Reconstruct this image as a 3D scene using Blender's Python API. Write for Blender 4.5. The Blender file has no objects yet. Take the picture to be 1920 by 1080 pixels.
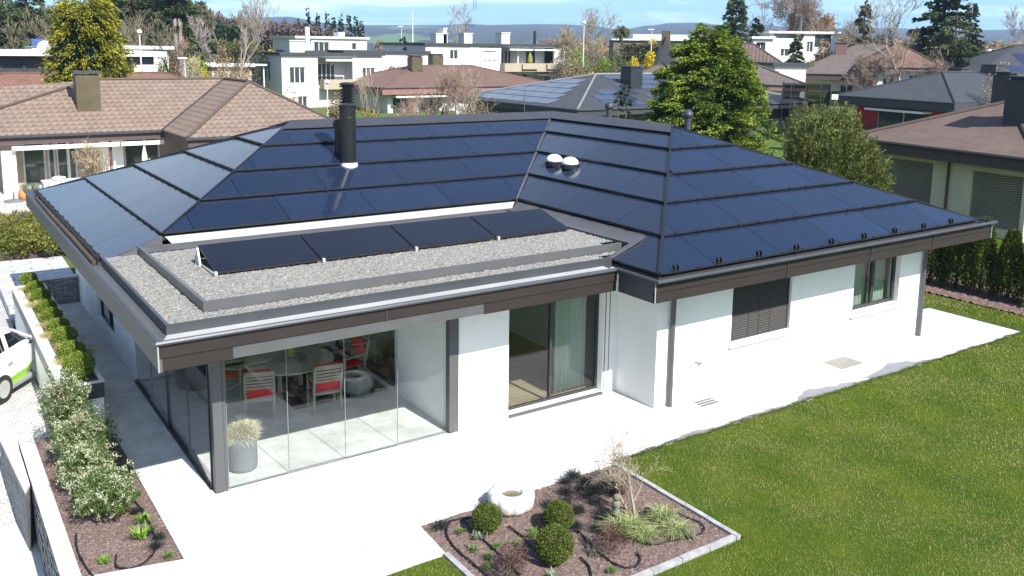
import bpy, math, random
import numpy as np
from mathutils import Matrix, Vector
random.seed(7); RNG=np.random.default_rng(7)
sc=bpy.context.scene
COL=sc.collection
# ---------------------------------------------------------------- camera geometry (metres, +Y runs to the back of the house)
CAM=np.array([-2.6716,-12.7475,7.2053])
CM=np.array([[0.82913864,-0.55888578,0.01325888],[0.08150327,0.14431038,0.98617023],[0.55306991,0.81659121,-0.16520433]])
FPX,PPY=1693.05,373.84
def ray(x,y): return CM.T@np.array([(x-960)/FPX,-(y-PPY)/FPX,1.])
def at(px,D,z=0.):
    r=ray(px,90);k=D/math.hypot(r[0],r[1]);return np.array([CAM[0]+r[0]*k,CAM[1]+r[1]*k,z])
def zat(px,py,D):
    r=ray(px,py);return CAM[2]+r[2]*D/math.hypot(r[0],r[1])
def gz(px,py,z=0.):
    r=ray(px,py);return CAM+r*(z-CAM[2])/r[2]
def xY(px,Y):
    r=ray(px,90);return CAM[0]+r[0]*(Y-CAM[1])/r[1]
def yX(px,X):
    r=ray(px,90);return CAM[1]+r[1]*(X-CAM[0])/r[0]
def DXY(x,y): return math.hypot(x-CAM[0],y-CAM[1])
def hz(px,py,x,y): return zat(px,py,DXY(x,y))
# ---------------------------------------------------------------- materials
MATS={}
def mat(name,c1,c2=None,scale=4.,rough=.7,bump=0.,metal=0.,spec=.5,detail=4.,stretch=(1,1,1),bscale=None,obj=0.,isl=0.,coat=0.):
    """noise-mixed principled material; obj / isl: brightness variation per object / per mesh island"""
    if name in MATS: return MATS[name]
    m=bpy.data.materials.new(name); m.use_nodes=True; MATS[name]=m
    nt=m.node_tree; N=nt.nodes; Lk=nt.links; b=N['Principled BSDF']
    b.inputs['Roughness'].default_value=rough; b.inputs['Metallic'].default_value=metal
    b.inputs['Specular IOR Level'].default_value=spec
    if coat: b.inputs['Coat Weight'].default_value=coat; b.inputs['Coat Roughness'].default_value=.05
    c2=c2 or tuple(v*.8 for v in c1)
    tc=N.new('ShaderNodeTexCoord'); mp=N.new('ShaderNodeMapping'); mp.inputs['Scale'].default_value=stretch
    Lk.new(tc.outputs['Object'],mp.inputs[0])
    nz=N.new('ShaderNodeTexNoise'); nz.inputs['Scale'].default_value=scale; nz.inputs['Detail'].default_value=detail
    Lk.new(mp.outputs[0],nz.inputs[0])
    cr=N.new('ShaderNodeValToRGB'); cr.color_ramp.elements[0].position=.32; cr.color_ramp.elements[1].position=.68
    cr.color_ramp.elements[0].color=(*c1,1); cr.color_ramp.elements[1].color=(*c2,1)
    Lk.new(nz.outputs[0],cr.inputs[0]); out=cr.outputs[0]
    if obj or isl:
        hs=N.new('ShaderNodeHueSaturation'); mr=N.new('ShaderNodeMapRange')
        if isl:
            g=N.new('ShaderNodeNewGeometry'); Lk.new(g.outputs['Random Per Island'],mr.inputs[0]); a=isl
        else:
            g=N.new('ShaderNodeObjectInfo'); Lk.new(g.outputs['Random'],mr.inputs[0]); a=obj
        mr.inputs[3].default_value=1-a; mr.inputs[4].default_value=1+a
        Lk.new(mr.outputs[0],hs.inputs['Value']); Lk.new(out,hs.inputs['Color']); out=hs.outputs[0]
    Lk.new(out,b.inputs['Base Color'])
    if bump:
        bp=N.new('ShaderNodeBump'); bp.inputs['Strength'].default_value=bump; bp.inputs['Distance'].default_value=.02
        n2=N.new('ShaderNodeTexNoise'); n2.inputs['Scale'].default_value=bscale or scale*4; n2.inputs['Detail'].default_value=6
        Lk.new(mp.outputs[0],n2.inputs[0]); Lk.new(n2.outputs[0],bp.inputs['Height']); Lk.new(bp.outputs[0],b.inputs['Normal'])
    return m
def mat_leaf(name,c1,c2,scale=1.5,isl=.35,trans=.25):
    if name in MATS: return MATS[name]
    m=mat(name,c1,c2,scale,rough=.6,spec=.25,isl=isl); nt=m.node_tree; b=nt.nodes['Principled BSDF']
    tr=nt.nodes.new('ShaderNodeBsdfTranslucent'); mx=nt.nodes.new('ShaderNodeMixShader'); mx.inputs[0].default_value=trans
    src=b.inputs['Base Color'].links[0].from_socket; nt.links.new(src,tr.inputs[0])
    o=[n for n in nt.nodes if n.type=='OUTPUT_MATERIAL'][0]
    nt.links.new(b.outputs[0],mx.inputs[1]); nt.links.new(tr.outputs[0],mx.inputs[2]); nt.links.new(mx.outputs[0],o.inputs[0])
    return m
def mat_brick(name,c1,c2,cm,w,h,mortar=.01,rough=.8,uv=True,bump=.4,offset=.5,noise=.25,nscale=3.,rot=0.,spec=.4,fine=60.):
    """tiles / slabs / boards: brick texture in metres (UV or object coordinates) with mottling"""
    if name in MATS: return MATS[name]
    m=bpy.data.materials.new(name); m.use_nodes=True; MATS[name]=m
    nt=m.node_tree; N=nt.nodes; Lk=nt.links; b=N['Principled BSDF']; b.inputs['Roughness'].default_value=rough
    b.inputs['Specular IOR Level'].default_value=spec
    tc=N.new('ShaderNodeTexCoord'); mp=N.new('ShaderNodeMapping'); mp.inputs['Rotation'].default_value=(0,0,rot)
    Lk.new(tc.outputs['UV' if uv else 'Object'],mp.inputs[0])
    br=N.new('ShaderNodeTexBrick'); br.offset=offset
    br.inputs['Color1'].default_value=(*c1,1); br.inputs['Color2'].default_value=(*c2,1); br.inputs['Mortar'].default_value=(*cm,1)
    br.inputs['Scale'].default_value=1; br.inputs['Mortar Size'].default_value=mortar; br.inputs['Mortar Smooth'].default_value=.1
    br.inputs['Brick Width'].default_value=w; br.inputs['Row Height'].default_value=h; br.inputs['Bias'].default_value=0
    Lk.new(mp.outputs[0],br.inputs[0])
    nz=N.new('ShaderNodeTexNoise'); nz.inputs['Scale'].default_value=nscale; nz.inputs['Detail'].default_value=8; nz.inputs['Roughness'].default_value=.65
    Lk.new(tc.outputs['Object'],nz.inputs[0])
    mr=N.new('ShaderNodeMapRange'); mr.inputs[1].default_value=.3; mr.inputs[2].default_value=.7; mr.inputs[3].default_value=1-noise; mr.inputs[4].default_value=1+noise
    Lk.new(nz.outputs[0],mr.inputs[0])
    n3=N.new('ShaderNodeTexNoise'); n3.inputs['Scale'].default_value=fine; n3.inputs['Detail'].default_value=3; Lk.new(tc.outputs['Object'],n3.inputs[0])
    m3=N.new('ShaderNodeMapRange'); m3.inputs[1].default_value=.3; m3.inputs[2].default_value=.7; m3.inputs[3].default_value=1-noise*.7; m3.inputs[4].default_value=1+noise*.7
    Lk.new(n3.outputs[0],m3.inputs[0]); mm=N.new('ShaderNodeMath'); mm.operation='MULTIPLY'; Lk.new(mr.outputs[0],mm.inputs[0]); Lk.new(m3.outputs[0],mm.inputs[1])
    hs=N.new('ShaderNodeHueSaturation'); Lk.new(mm.outputs[0],hs.inputs['Value']); Lk.new(br.outputs[0],hs.inputs['Color'])
    Lk.new(hs.outputs[0],b.inputs['Base Color'])
    bp=N.new('ShaderNodeBump'); bp.inputs['Strength'].default_value=bump; bp.inputs['Distance'].default_value=.02; bp.invert=True
    Lk.new(br.outputs['Fac'],bp.inputs['Height']); Lk.new(bp.outputs[0],b.inputs['Normal'])
    return m
def mat_tile(name,c1,c2,course=.36,wave=.3,amp=.6,dark=.35):
    """roof tiles in UV metres: u along the eave, v up the slope"""
    if name in MATS: return MATS[name]
    m=bpy.data.materials.new(name); m.use_nodes=True; MATS[name]=m
    nt=m.node_tree; N=nt.nodes; Lk=nt.links; b=N['Principled BSDF']; b.inputs['Roughness'].default_value=.8; b.inputs['Specular IOR Level'].default_value=.3
    tc=N.new('ShaderNodeTexCoord'); sp=N.new('ShaderNodeSeparateXYZ'); Lk.new(tc.outputs['UV'],sp.inputs[0])
    def M(op,a,bv=None,c=None):
        n=N.new('ShaderNodeMath'); n.operation=op
        for i,v in enumerate((a,bv,c)):
            if v is None: continue
            if isinstance(v,(int,float)): n.inputs[i].default_value=v
            else: Lk.new(v,n.inputs[i])
        return n.outputs[0]
    cell=M('FLOOR',M('DIVIDE',sp.outputs[1],course)); cu=M('FLOOR',M('DIVIDE',sp.outputs[0],wave))
    wv=M('SINE',M('ADD',M('MULTIPLY',sp.outputs[0],2*math.pi/wave),M('MULTIPLY',cell,.9)))
    vv=M('DIVIDE',M('ADD',sp.outputs[1],M('MULTIPLY',wv,.05*amp)),course); fv=M('FRACT',vv)
    h=M('ADD',M('MULTIPLY',wv,.35*amp),M('SUBTRACT',1.,fv))
    wn=N.new('ShaderNodeTexWhiteNoise'); wn.noise_dimensions='2D'; cb=N.new('ShaderNodeCombineXYZ'); Lk.new(cu,cb.inputs[0]); Lk.new(cell,cb.inputs[1]); Lk.new(cb.outputs[0],wn.inputs['Vector'])
    nz=N.new('ShaderNodeTexNoise'); nz.inputs['Scale'].default_value=1.3; nz.inputs['Detail'].default_value=5; Lk.new(tc.outputs['Object'],nz.inputs[0])
    f=M('ADD',M('MULTIPLY',wn.outputs[0],.22),M('MULTIPLY',nz.outputs[0],.8))
    cr=N.new('ShaderNodeValToRGB'); cr.color_ramp.elements[0].position=.25; cr.color_ramp.elements[1].position=.8
    cr.color_ramp.elements[0].color=(*c1,1); cr.color_ramp.elements[1].color=(*c2,1); Lk.new(f,cr.inputs[0])
    edge=M('LESS_THAN',fv,.14); val=M('SUBTRACT',1.,M('MULTIPLY',edge,dark))
    if amp>0: val=M('MULTIPLY',val,M('ADD',.97,M('MULTIPLY',wv,.09*amp)))  # shading of the tile rolls put into the colour along the wave
    hs=N.new('ShaderNodeHueSaturation'); Lk.new(val,hs.inputs['Value']); Lk.new(cr.outputs[0],hs.inputs['Color']); Lk.new(hs.outputs[0],b.inputs['Base Color'])
    bp=N.new('ShaderNodeBump'); bp.inputs['Strength'].default_value=.8; bp.inputs['Distance'].default_value=.05; Lk.new(h,bp.inputs['Height']); Lk.new(bp.outputs[0],b.inputs['Normal'])
    return m
def mat_glass(name,tint=(.82,.88,.86),ior=1.45,gain=1.6,rough=0.):
    if name in MATS: return MATS[name]
    m=bpy.data.materials.new(name); m.use_nodes=True; MATS[name]=m
    nt=m.node_tree; N=nt.nodes; Lk=nt.links; N.remove(N['Principled BSDF']); o=[n for n in N if n.type=='OUTPUT_MATERIAL'][0]
    t=N.new('ShaderNodeBsdfTransparent'); t.inputs[0].default_value=(*tint,1); g=N.new('ShaderNodeBsdfGlossy'); g.inputs['Roughness'].default_value=rough
    fr=N.new('ShaderNodeFresnel'); fr.inputs[0].default_value=ior; ml=N.new('ShaderNodeMath'); ml.operation='MULTIPLY'; ml.use_clamp=True; ml.inputs[1].default_value=gain
    ge=N.new('ShaderNodeNewGeometry'); mi=N.new('ShaderNodeMapRange'); mi.inputs[3].default_value=ior; mi.inputs[4].default_value=1/ior; Lk.new(ge.outputs['Backfacing'],mi.inputs[0]); Lk.new(mi.outputs[0],fr.inputs[0])
    Lk.new(fr.outputs[0],ml.inputs[0]); mx=N.new('ShaderNodeMixShader'); Lk.new(ml.outputs[0],mx.inputs[0]); Lk.new(t.outputs[0],mx.inputs[1]); Lk.new(g.outputs[0],mx.inputs[2]); Lk.new(mx.outputs[0],o.inputs[0])
    return m
# ---------------------------------------------------------------- mesh builder
class MB:
    def __init__(s): s.v=[];s.f=[];s.uv=[];s.arr=[]
    def add(s,vs,fs,uvs=None):
        o=len(s.v); s.v+= [tuple(map(float,p)) for p in vs]
        for i,f in enumerate(fs):
            s.f.append(tuple(o+k for k in f)); s.uv.append(uvs[i] if uvs else None)
        return s
    def poly(s,pts,uv=None): return s.add(pts,[tuple(range(len(pts)))],[uv] if uv else None)
    def box(s,x0,y0,z0,x1,y1,z1):
        v=[(x0,y0,z0),(x1,y0,z0),(x1,y1,z0),(x0,y1,z0),(x0,y0,z1),(x1,y0,z1),(x1,y1,z1),(x0,y1,z1)]
        return s.add(v,[(0,3,2,1),(4,5,6,7),(0,1,5,4),(1,2,6,5),(2,3,7,6),(3,0,4,7)])
    def obox(s,c,sx,sy,sz,rz=0.,tilt=None):
        R=Matrix.Rotation(rz,3,'Z')
        if tilt: R=R@Matrix.Rotation(tilt[1],3,tilt[0])
        v=[Vector(c)+R@Vector((a*sx/2,b*sy/2,d*sz/2)) for d in(-1,1) for a,b in((-1,-1),(1,-1),(1,1),(-1,1))]
        return s.add(v,[(0,3,2,1),(4,5,6,7),(0,1,5,4),(1,2,6,5),(2,3,7,6),(3,0,4,7)])
    def prism(s,pts,z0,z1):
        n=len(pts); a=sum(pts[i][0]*pts[(i+1)%n][1]-pts[(i+1)%n][0]*pts[i][1] for i in range(n))
        if a<0: pts=pts[::-1]
        v=[(p[0],p[1],z0) for p in pts]+[(p[0],p[1],z1) for p in pts]
        return s.add(v,[tuple(range(n-1,-1,-1)),tuple(range(n,2*n))]+[(i,(i+1)%n,n+(i+1)%n,n+i) for i in range(n)])
    def slab(s,top,t):
        """3-d polygon given a thickness straight down"""
        n=len(top); v=[tuple(p) for p in top]+[(p[0],p[1],p[2]-t) for p in top]
        return s.add(v,[tuple(range(n)),tuple(range(2*n-1,n-1,-1))]+[(i,n+i,n+(i+1)%n,(i+1)%n) for i in range(n)])
    def tube(s,pts,r,k=8,cap=True):
        pts=[np.array(p,float) for p in pts]; n=len(pts); rs=r if hasattr(r,'__len__') else [r]*n; V=[];F=[]
        for i,p in enumerate(pts):
            d=pts[min(i+1,n-1)]-pts[max(i-1,0)]; d/=np.linalg.norm(d)+1e-9
            a=np.cross(d,[0,0,1.] if abs(d[2])<.9 else [1.,0,0]); a/=np.linalg.norm(a); b=np.cross(d,a)
            for j in range(k):
                t=2*math.pi*j/k; V.append(p+rs[i]*(math.cos(t)*a+math.sin(t)*b))
        for i in range(n-1):
            for j in range(k): F.append((i*k+j,i*k+(j+1)%k,(i+1)*k+(j+1)%k,(i+1)*k+j))
        if cap: F.append(tuple(range(k-1,-1,-1))); F.append(tuple(range((n-1)*k,n*k)))
        return s.add(V,F)
    def bar(s,a,b,w,h=None):
        """rectangular bar from a to b"""
        h=h or w; a=np.array(a,float); b=np.array(b,float); d=b-a; L=np.linalg.norm(d); d/=L
        u=np.cross(d,[0,0,1.]) if abs(d[2])<.95 else np.array([1.,0,0]); u/=np.linalg.norm(u); q=np.cross(u,d)
        V=[p+u*w/2*i+q*h/2*j for p in(a,b) for i,j in((-1,-1),(1,-1),(1,1),(-1,1))]
        return s.add(V,[(0,1,2,3),(7,6,5,4),(0,4,5,1),(1,5,6,2),(2,6,7,3),(3,7,4,0)])
    def lathe(s,c,prof,k=24,sc=None):
        V=[];F=[];n=len(prof)
        for i,(r,z) in enumerate(prof):
            for j in range(k):
                t=2*math.pi*j/k; m=sc(t,i) if sc else 1.
                V.append((c[0]+r*m*math.cos(t),c[1]+r*m*math.sin(t),c[2]+z))
        for i in range(n-1):
            for j in range(k): F.append((i*k+j,i*k+(j+1)%k,(i+1)*k+(j+1)%k,(i+1)*k+j))
        F.append(tuple(range(k-1,-1,-1))); F.append(tuple(range((n-1)*k,n*k)))
        return s.add(V,F)
    def array(s,V,F):
        s.arr.append((np.asarray(V,np.float32),np.asarray(F,np.int64))); return s
def build(mb,name,loc=(0,0,0),smooth=False):
    me=bpy.data.meshes.new(name); loc=np.array(loc,np.float32)
    if mb.arr and not mb.f:
        V=[];tot=0;lv=[];ls=[];n0=0
        for v,f in mb.arr:
            V.append(v); lv.append((f+n0).ravel()); ls.append(np.full(len(f),f.shape[1])); n0+=len(v)
        V=np.concatenate(V)-loc; lv=np.concatenate(lv); lt=np.concatenate(ls); st=np.concatenate([[0],np.cumsum(lt)[:-1]])
        me.vertices.add(len(V)); me.vertices.foreach_set('co',V.astype(np.float32).ravel())
        me.loops.add(len(lv)); me.loops.foreach_set('vertex_index',lv.astype(np.int32))
        me.polygons.add(len(lt)); me.polygons.foreach_set('loop_start',st.astype(np.int32)); me.polygons.foreach_set('loop_total',lt.astype(np.int32))
        me.update(calc_edges=True)
    else:
        me.from_pydata([tuple(np.array(v)-loc) for v in mb.v],[],mb.f)
        if any(u is not None for u in mb.uv):
            ul=me.uv_layers.new(name='UV'); i=0
            for f,u in zip(mb.f,mb.uv):
                for k in range(len(f)):
                    if u is not None: ul.data[i].uv=u[k]
                    i+=1
        me.update()
    if smooth: me.polygons.foreach_set('use_smooth',[True]*len(me.polygons))
    return me
def wloc(o):
    p=np.zeros(3)
    while o is not None: p+=np.array(o.location); o=o.parent
    return p
def part(name,mb,m,parent=None,smooth=False,local=False,label=None):
    """one mesh object; vertices come in world metres (or in the parent's frame when local)"""
    me=build(mb,name,(0,0,0) if (local or parent is None) else wloc(parent),smooth)
    me.materials.append(m); o=bpy.data.objects.new(name,me); COL.objects.link(o)
    if parent is not None: o.parent=parent
    if label: o['label']=label
    return o
def tag(o,label,cat,group=None):
    o['label']=label; o['category']=cat
    if group: o['group']=group
    return o
def thing(name,label,cat,loc=(0,0,0),rz=0.,group=None):
    o=bpy.data.objects.new(name,None); COL.objects.link(o); o.location=tuple(map(float,loc)); o.rotation_euler=(0,0,rz); o.empty_display_size=.2
    return tag(o,label,cat,group)
def single(name,mb,m,label,cat,base,group=None,smooth=False):
    """a thing that is one mesh; origin at its base"""
    me=build(mb,name,base,smooth); me.materials.append(m); o=bpy.data.objects.new(name,me); COL.objects.link(o); o.location=tuple(map(float,base))
    return tag(o,label,cat,group)
def struct(name,mb,m,kind='structure',smooth=False):
    o=part(name,mb,m,None,smooth); o['kind']=kind; return o
def dup(root,loc,rz=0.,label=None,scale=None):
    r=root.copy(); COL.objects.link(r); r.location=tuple(map(float,loc)); r.rotation_euler=(0,0,rz)
    if label: r['label']=label
    if scale: r.scale=(scale,)*3 if not hasattr(scale,'__len__') else scale
    for ch in list(root.children):
        c=ch.copy(); COL.objects.link(c); c.parent=r
        for g in list(ch.children):
            d=g.copy(); COL.objects.link(d); d.parent=c
    return r
# ---------------------------------------------------------------- foliage helpers
def unit(n): 
    v=RNG.normal(size=(n,3)); return v/np.linalg.norm(v,axis=1)[:,None]
def leaves(P,D,L,W,up=None,droop=0.):
    """one narrow quad per point P along direction D (length L, width W)"""
    n=len(P); D=D/np.linalg.norm(D,axis=1)[:,None]; s=np.cross(D,unit(n)); s/=np.linalg.norm(s,axis=1)[:,None]+1e-9
    L=np.broadcast_to(L,(n,))[:,None]; W=np.broadcast_to(W,(n,))[:,None]
    a=P; b=P+D*L*.5+s*W*.5; c=P+D*L; c=c.copy(); c[:,2]-=droop*L[:,0]; d=P+D*L*.5-s*W*.5
    V=np.stack([a,b,c,d],1).reshape(-1,3); F=np.arange(4*n).reshape(n,4); return V,F
def blades(P,D,L,W,bend=.5):
    """grass blades: two-segment tapering strips"""
    n=len(P); D=D/np.linalg.norm(D,axis=1)[:,None]; s=np.cross(D,np.array([0,0,1.])+.01*unit(n)); s/=np.linalg.norm(s,axis=1)[:,None]+1e-9
    h=D.copy(); h[:,2]=0; L=np.broadcast_to(L,(n,))[:,None]; W=np.broadcast_to(W,(n,))[:,None]
    m=P+D*L*.55; t=P+D*L+h*L*bend; t[:,2]-=bend*L[:,0]*.35
    V=np.stack([P-s*W/2,P+s*W/2,m+s*W*.35,m-s*W*.35,t],1).reshape(-1,3); b=np.arange(n)[:,None]*5
    F4=b+np.array([[0,1,2,3]]); F3=b+np.array([[3,2,4]]); return V,F4,F3
def clump_shell(c,r,n,lump=.25,fill=.35,nl=14,zmin=None,th=.75):
    """points through a lumpy ellipsoidal crown, denser towards its surface"""
    c=np.array(c,float); r=np.array(r,float); d=unit(n); lob=unit(nl); amp=RNG.uniform(.3,1,nl)
    g=np.zeros(n)
    for k in range(nl): g=np.maximum(g,amp[k]*np.clip((d@lob[k]-th)/(1-th),0,1))
    rad=(1-lump+lump*g)*(1-fill*RNG.random(n)**2)
    P=c+d*rad[:,None]*r
    if zmin is not None: P=P[P[:,2]>zmin]; 
    return P
def tree_skeleton(base,h,r0,levels=4,spread=.6,lean=(0,0),up=.25,first=.35,nb=(3,5),seed=1,lenf=.62,wig=.12):
    """recursive bare branches -> list of (points, radii)"""
    R=random.Random(seed); out=[]; tips=[]
    def grow(p,d,L,r,lv):
        n=4; pts=[np.array(p)]; rs=[r]; dd=np.array(d,float)
        for i in range(n):
            dd=dd+np.array([R.gauss(0,wig),R.gauss(0,wig),R.gauss(0,wig*.5)+up*.12]); dd/=np.linalg.norm(dd)
            pts.append(pts[-1]+dd*L/n); rs.append(r*(1-.55*(i+1)/n))
        out.append((pts,rs,lv))
        if lv<=0: tips.append(pts[-1]); return
        k=R.randint(*nb)
        for j in range(k):
            t=(first if lv==levels else .25)+(1-(first if lv==levels else .25))*(j+R.random())/k
            i=min(int(t*n),n-1); q=pts[i]+(pts[i+1]-pts[i])*(t*n-i)
            a=R.uniform(0,2*math.pi); dv=pts[i+1]-pts[i]; dv/=np.linalg.norm(dv)
            s=np.cross(dv,[math.cos(a),math.sin(a),.3]); s/=np.linalg.norm(s)+1e-9
            nd=dv*(1-spread*.5)+s*spread+np.array([0,0,up]); nd/=np.linalg.norm(nd)
            grow(q,nd,L*lenf*R.uniform(.75,1.1),max(rs[i]*.55,.004),lv-1)
    d0=np.array([lean[0],lean[1],1.]); d0/=np.linalg.norm(d0)
    grow(base,d0,h,r0,levels); return out,tips
def limbs_mb(sk,minr=0.,thick=1.,keep=lambda lv:True):
    mb=MB()
    for pts,rs,lv in sk:
        if keep(lv): mb.tube(pts,[max(r*thick,minr) for r in rs],k=6 if lv>1 else (4 if lv>0 else 3),cap=False)
    return mb
# ================================================================ materials used around the house
M_white=mat('render_white',(.82,.82,.8),(.78,.78,.77),1.2,rough=.9,spec=.2,bump=.15,bscale=120)
M_metal=mat('anthracite_metal',(.06,.062,.073),(.05,.052,.06),1.5,rough=.42,metal=.35,spec=.5)
M_metal2=mat('zinc_grey_metal',(.105,.106,.112),(.09,.09,.096),2.,rough=.45,metal=.3)
M_bright=mat('bright_flashing',(.46,.47,.46),(.38,.39,.4),1.2,rough=.45,metal=.25)
M_black=mat('black_rail',(.012,.012,.015),rough=.45)
M_frame=mat('dark_window_frame',(.03,.032,.036),rough=.4)
M_fascia=mat_brick('brown_fascia_boards',(.0195,.0135,.0125),(.017,.012,.011),(.007,.005,.005),3.4,.2,.004,rough=.65,bump=.3,noise=.12,nscale=1.2,offset=0.)
M_side=mat('side_fascia_board',(.085,.085,.08),(.07,.072,.067),1.5,rough=.6)
M_panel=None
def solar_mat(name,base=(.0055,.0115,.030),rough=.1,ior=1.42):
    m=bpy.data.materials.new(name); m.use_nodes=True; nt=m.node_tree; N=nt.nodes; Lk=nt.links; b=N['Principled BSDF']
    tc=N.new('ShaderNodeTexCoord'); br=N.new('ShaderNodeTexBrick'); br.offset=0; br.inputs['Brick Width'].default_value=.16; br.inputs['Row Height'].default_value=.16
    br.inputs['Scale'].default_value=1; br.inputs['Mortar Size'].default_value=.006; br.inputs['Mortar Smooth'].default_value=.2
    br.inputs['Color1'].default_value=(*base,1); br.inputs['Color2'].default_value=(*[v*1.25 for v in base],1); br.inputs['Mortar'].default_value=(*[v*1.25+.001 for v in base],1)
    Lk.new(tc.outputs['UV'],br.inputs[0])
    g=N.new('ShaderNodeObjectInfo'); mr=N.new('ShaderNodeMapRange'); mr.inputs[3].default_value=.85; mr.inputs[4].default_value=1.2; Lk.new(g.outputs['Random'],mr.inputs[0])
    hs=N.new('ShaderNodeHueSaturation'); Lk.new(mr.outputs[0],hs.inputs['Value']); Lk.new(br.outputs[0],hs.inputs['Color']); Lk.new(hs.outputs[0],b.inputs['Base Color'])
    nz=N.new('ShaderNodeTexNoise'); nz.inputs['Scale'].default_value=.8; nz.inputs['Detail'].default_value=6; Lk.new(tc.outputs['Object'],nz.inputs[0])
    m2=N.new('ShaderNodeMapRange'); m2.inputs[3].default_value=rough*.7; m2.inputs[4].default_value=rough*1.7; Lk.new(nz.outputs[0],m2.inputs[0]); Lk.new(m2.outputs[0],b.inputs['Roughness'])
    b.inputs['IOR'].default_value=ior; b.inputs['Sheen Weight'].default_value=.03; b.inputs['Sheen Roughness'].default_value=.6; b.inputs['Sheen Tint'].default_value=(.8,.88,1,1)
    return m
M_panel=solar_mat('solar_glass')
M_glass=mat_glass('patio_glass',(.90,.94,.93),gain=1.9)
M_pane=mat_glass('window_glass',(.72,.78,.75),gain=2.2)
M_slab=None
# ================================================================ wall with openings
def wall(mb,p0,p1,z0,z1,t,holes=()):
    """solid wall from p0 to p1 (outside on the right of the direction), holes=(u0,u1,v0,v1) along / above z=0"""
    p0=np.array(p0,float);p1=np.array(p1,float);L=np.linalg.norm(p1-p0);d=(p1-p0)/L;n=np.array([-d[1],d[0]])
    U=sorted(set([0,L]+[h[0] for h in holes]+[h[1] for h in holes])); Z=sorted(set([z0,z1]+[h[2] for h in holes]+[h[3] for h in holes]))
    solid=lambda i,j:0<=i<len(U)-1 and 0<=j<len(Z)-1 and not any(h[0]<=(U[i]+U[i+1])/2<=h[1] and h[2]<=(Z[j]+Z[j+1])/2<=h[3] for h in holes)
    def P(u,w,z): q=p0+d*u+n*w; return (q[0],q[1],z)
    for i in range(len(U)-1):
        for j in range(len(Z)-1):
            if not solid(i,j): continue
            a,b,c,e=U[i],U[i+1],Z[j],Z[j+1]
            mb.poly([P(a,0,c),P(b,0,c),P(b,0,e),P(a,0,e)]); mb.poly([P(b,t,c),P(a,t,c),P(a,t,e),P(b,t,e)])
            if not solid(i-1,j): mb.poly([P(a,t,c),P(a,0,c),P(a,0,e),P(a,t,e)])
            if not solid(i+1,j): mb.poly([P(b,0,c),P(b,t,c),P(b,t,e),P(b,0,e)])
            if not solid(i,j-1): mb.poly([P(a,0,c),P(a,t,c),P(b,t,c),P(b,0,c)])
            if not solid(i,j+1): mb.poly([P(a,0,e),P(b,0,e),P(b,t,e),P(a,t,e)])
    return mb
def window(root,p0,p1,h,inset,frame_m,pane_m,mull=(),fw=.07,depth=.06,name='window',label=None,bars=()):
    """frame with mullions (fractions) as part, panes as one sub-part"""
    p0=np.array(p0,float);p1=np.array(p1,float);d=(p1-p0)/np.linalg.norm(p1-p0);n=np.array([-d[1],d[0]])
    u0,u1,v0,v1=h
    def B(mb,a,b,c,e,w0,w1):
        q=[p0+d*u+n*w for u,w in((a,w0),(b,w0),(b,w1),(a,w1))]; mb.prism([tuple(x) for x in q],c,e)
    fr=MB(); i0=inset; i1=inset+depth; g=.004
    B(fr,u0+g,u1-g,v0+g,v0+fw,i0,i1);B(fr,u0+g,u1-g,v1-fw,v1-g,i0,i1);B(fr,u0+g,u0+fw,v0+fw,v1-fw,i0,i1);B(fr,u1-fw,u1-g,v0+fw,v1-fw,i0,i1)
    for m in mull:
        c=u0+(u1-u0)*m; B(fr,c-fw*.6,c+fw*.6,v0+fw,v1-fw,i0-.004,i1+.004)
    for m in bars:
        c=v0+(v1-v0)*m; B(fr,u0+fw,u1-fw,c-fw*.4,c+fw*.4,i0-.002,i1+.002)
    f=part(name,fr,frame_m,root,label=label)
    pn=MB(); w=(i0+i1)/2; q0=p0+d*(u0+fw*.9)+n*w; q1=p0+d*(u1-fw*.9)+n*w
    pn.poly([(q0[0],q0[1],v0+fw*.9),(q1[0],q1[1],v0+fw*.9),(q1[0],q1[1],v1-fw*.9),(q0[0],q0[1],v1-fw*.9)])
    part('pane',pn,pane_m,f); return f
# ================================================================ solar house
K=.397; ZE=3.08; G=3.09
house=thing('solar_house','large white single-storey house with a hipped roof covered in black solar panels','house',(9.5,7,0))
# ---- walls (main block front x<9.17 at y=1.25, wing front at y=.03)
wb=MB(); TOP=2.95
wall(wb,(5.62,1.25),(9.54,1.25),0,TOP,.25,[(1.16,3.55,.06,2.45)])
wall(wb,(9.54,1.25),(9.54,.03),0,TOP,.3)
wall(wb,(9.84,.03),(18.85,.03),0,TOP,.3,[(1.86,3.78,1.02,2.45),(6.06,7.92,1.03,2.45)])
wall(wb,(18.85,.33),(18.85,14.9),0,TOP,.3,[(2,4,1,2.4),(8,10,1,2.4)])
wall(wb,(18.55,14.9),(1.08,14.9),0,TOP,.3,[(3,5,1,2.4),(9,11,1,2.4)])
wall(wb,(1.08,14.6),(1.08,7.2),0,TOP,.3,[(3.0,5.15,.3,2.3)])
wall(wb,(1.38,7.2),(5.5,7.2),0,TOP,.2,[(.8,3.9,.05,2.5)])       # back wall of the covered patio
wall(wb,(5.5,7.2),(5.5,3.3),0,TOP,.2,[(.3,3.6,.05,2.5)])
wb.prism([(5.5,1.27),(5.62,1.27),(5.62,3.3),(5.5,3.3)],0,TOP)
part('wall',wb,mat('textured_render',(.8,.8,.775),(.72,.725,.71),.7,rough=.92,spec=.2,bump=.5,bscale=90),house)
jb=MB(); jb.box(9.205,1.243,.02,9.225,1.249,2.45); jb.box(9.32,1.243,.0,9.335,1.249,2.7); part('shutter_guide',jb,M_metal2,house)
# window sills
for a,b in((11.62,13.64),(15.8,17.8)):
    s=MB(); s.box(a,-.06,.93,b,.32,1.0); part('window_sill',s,M_white,house)
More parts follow.
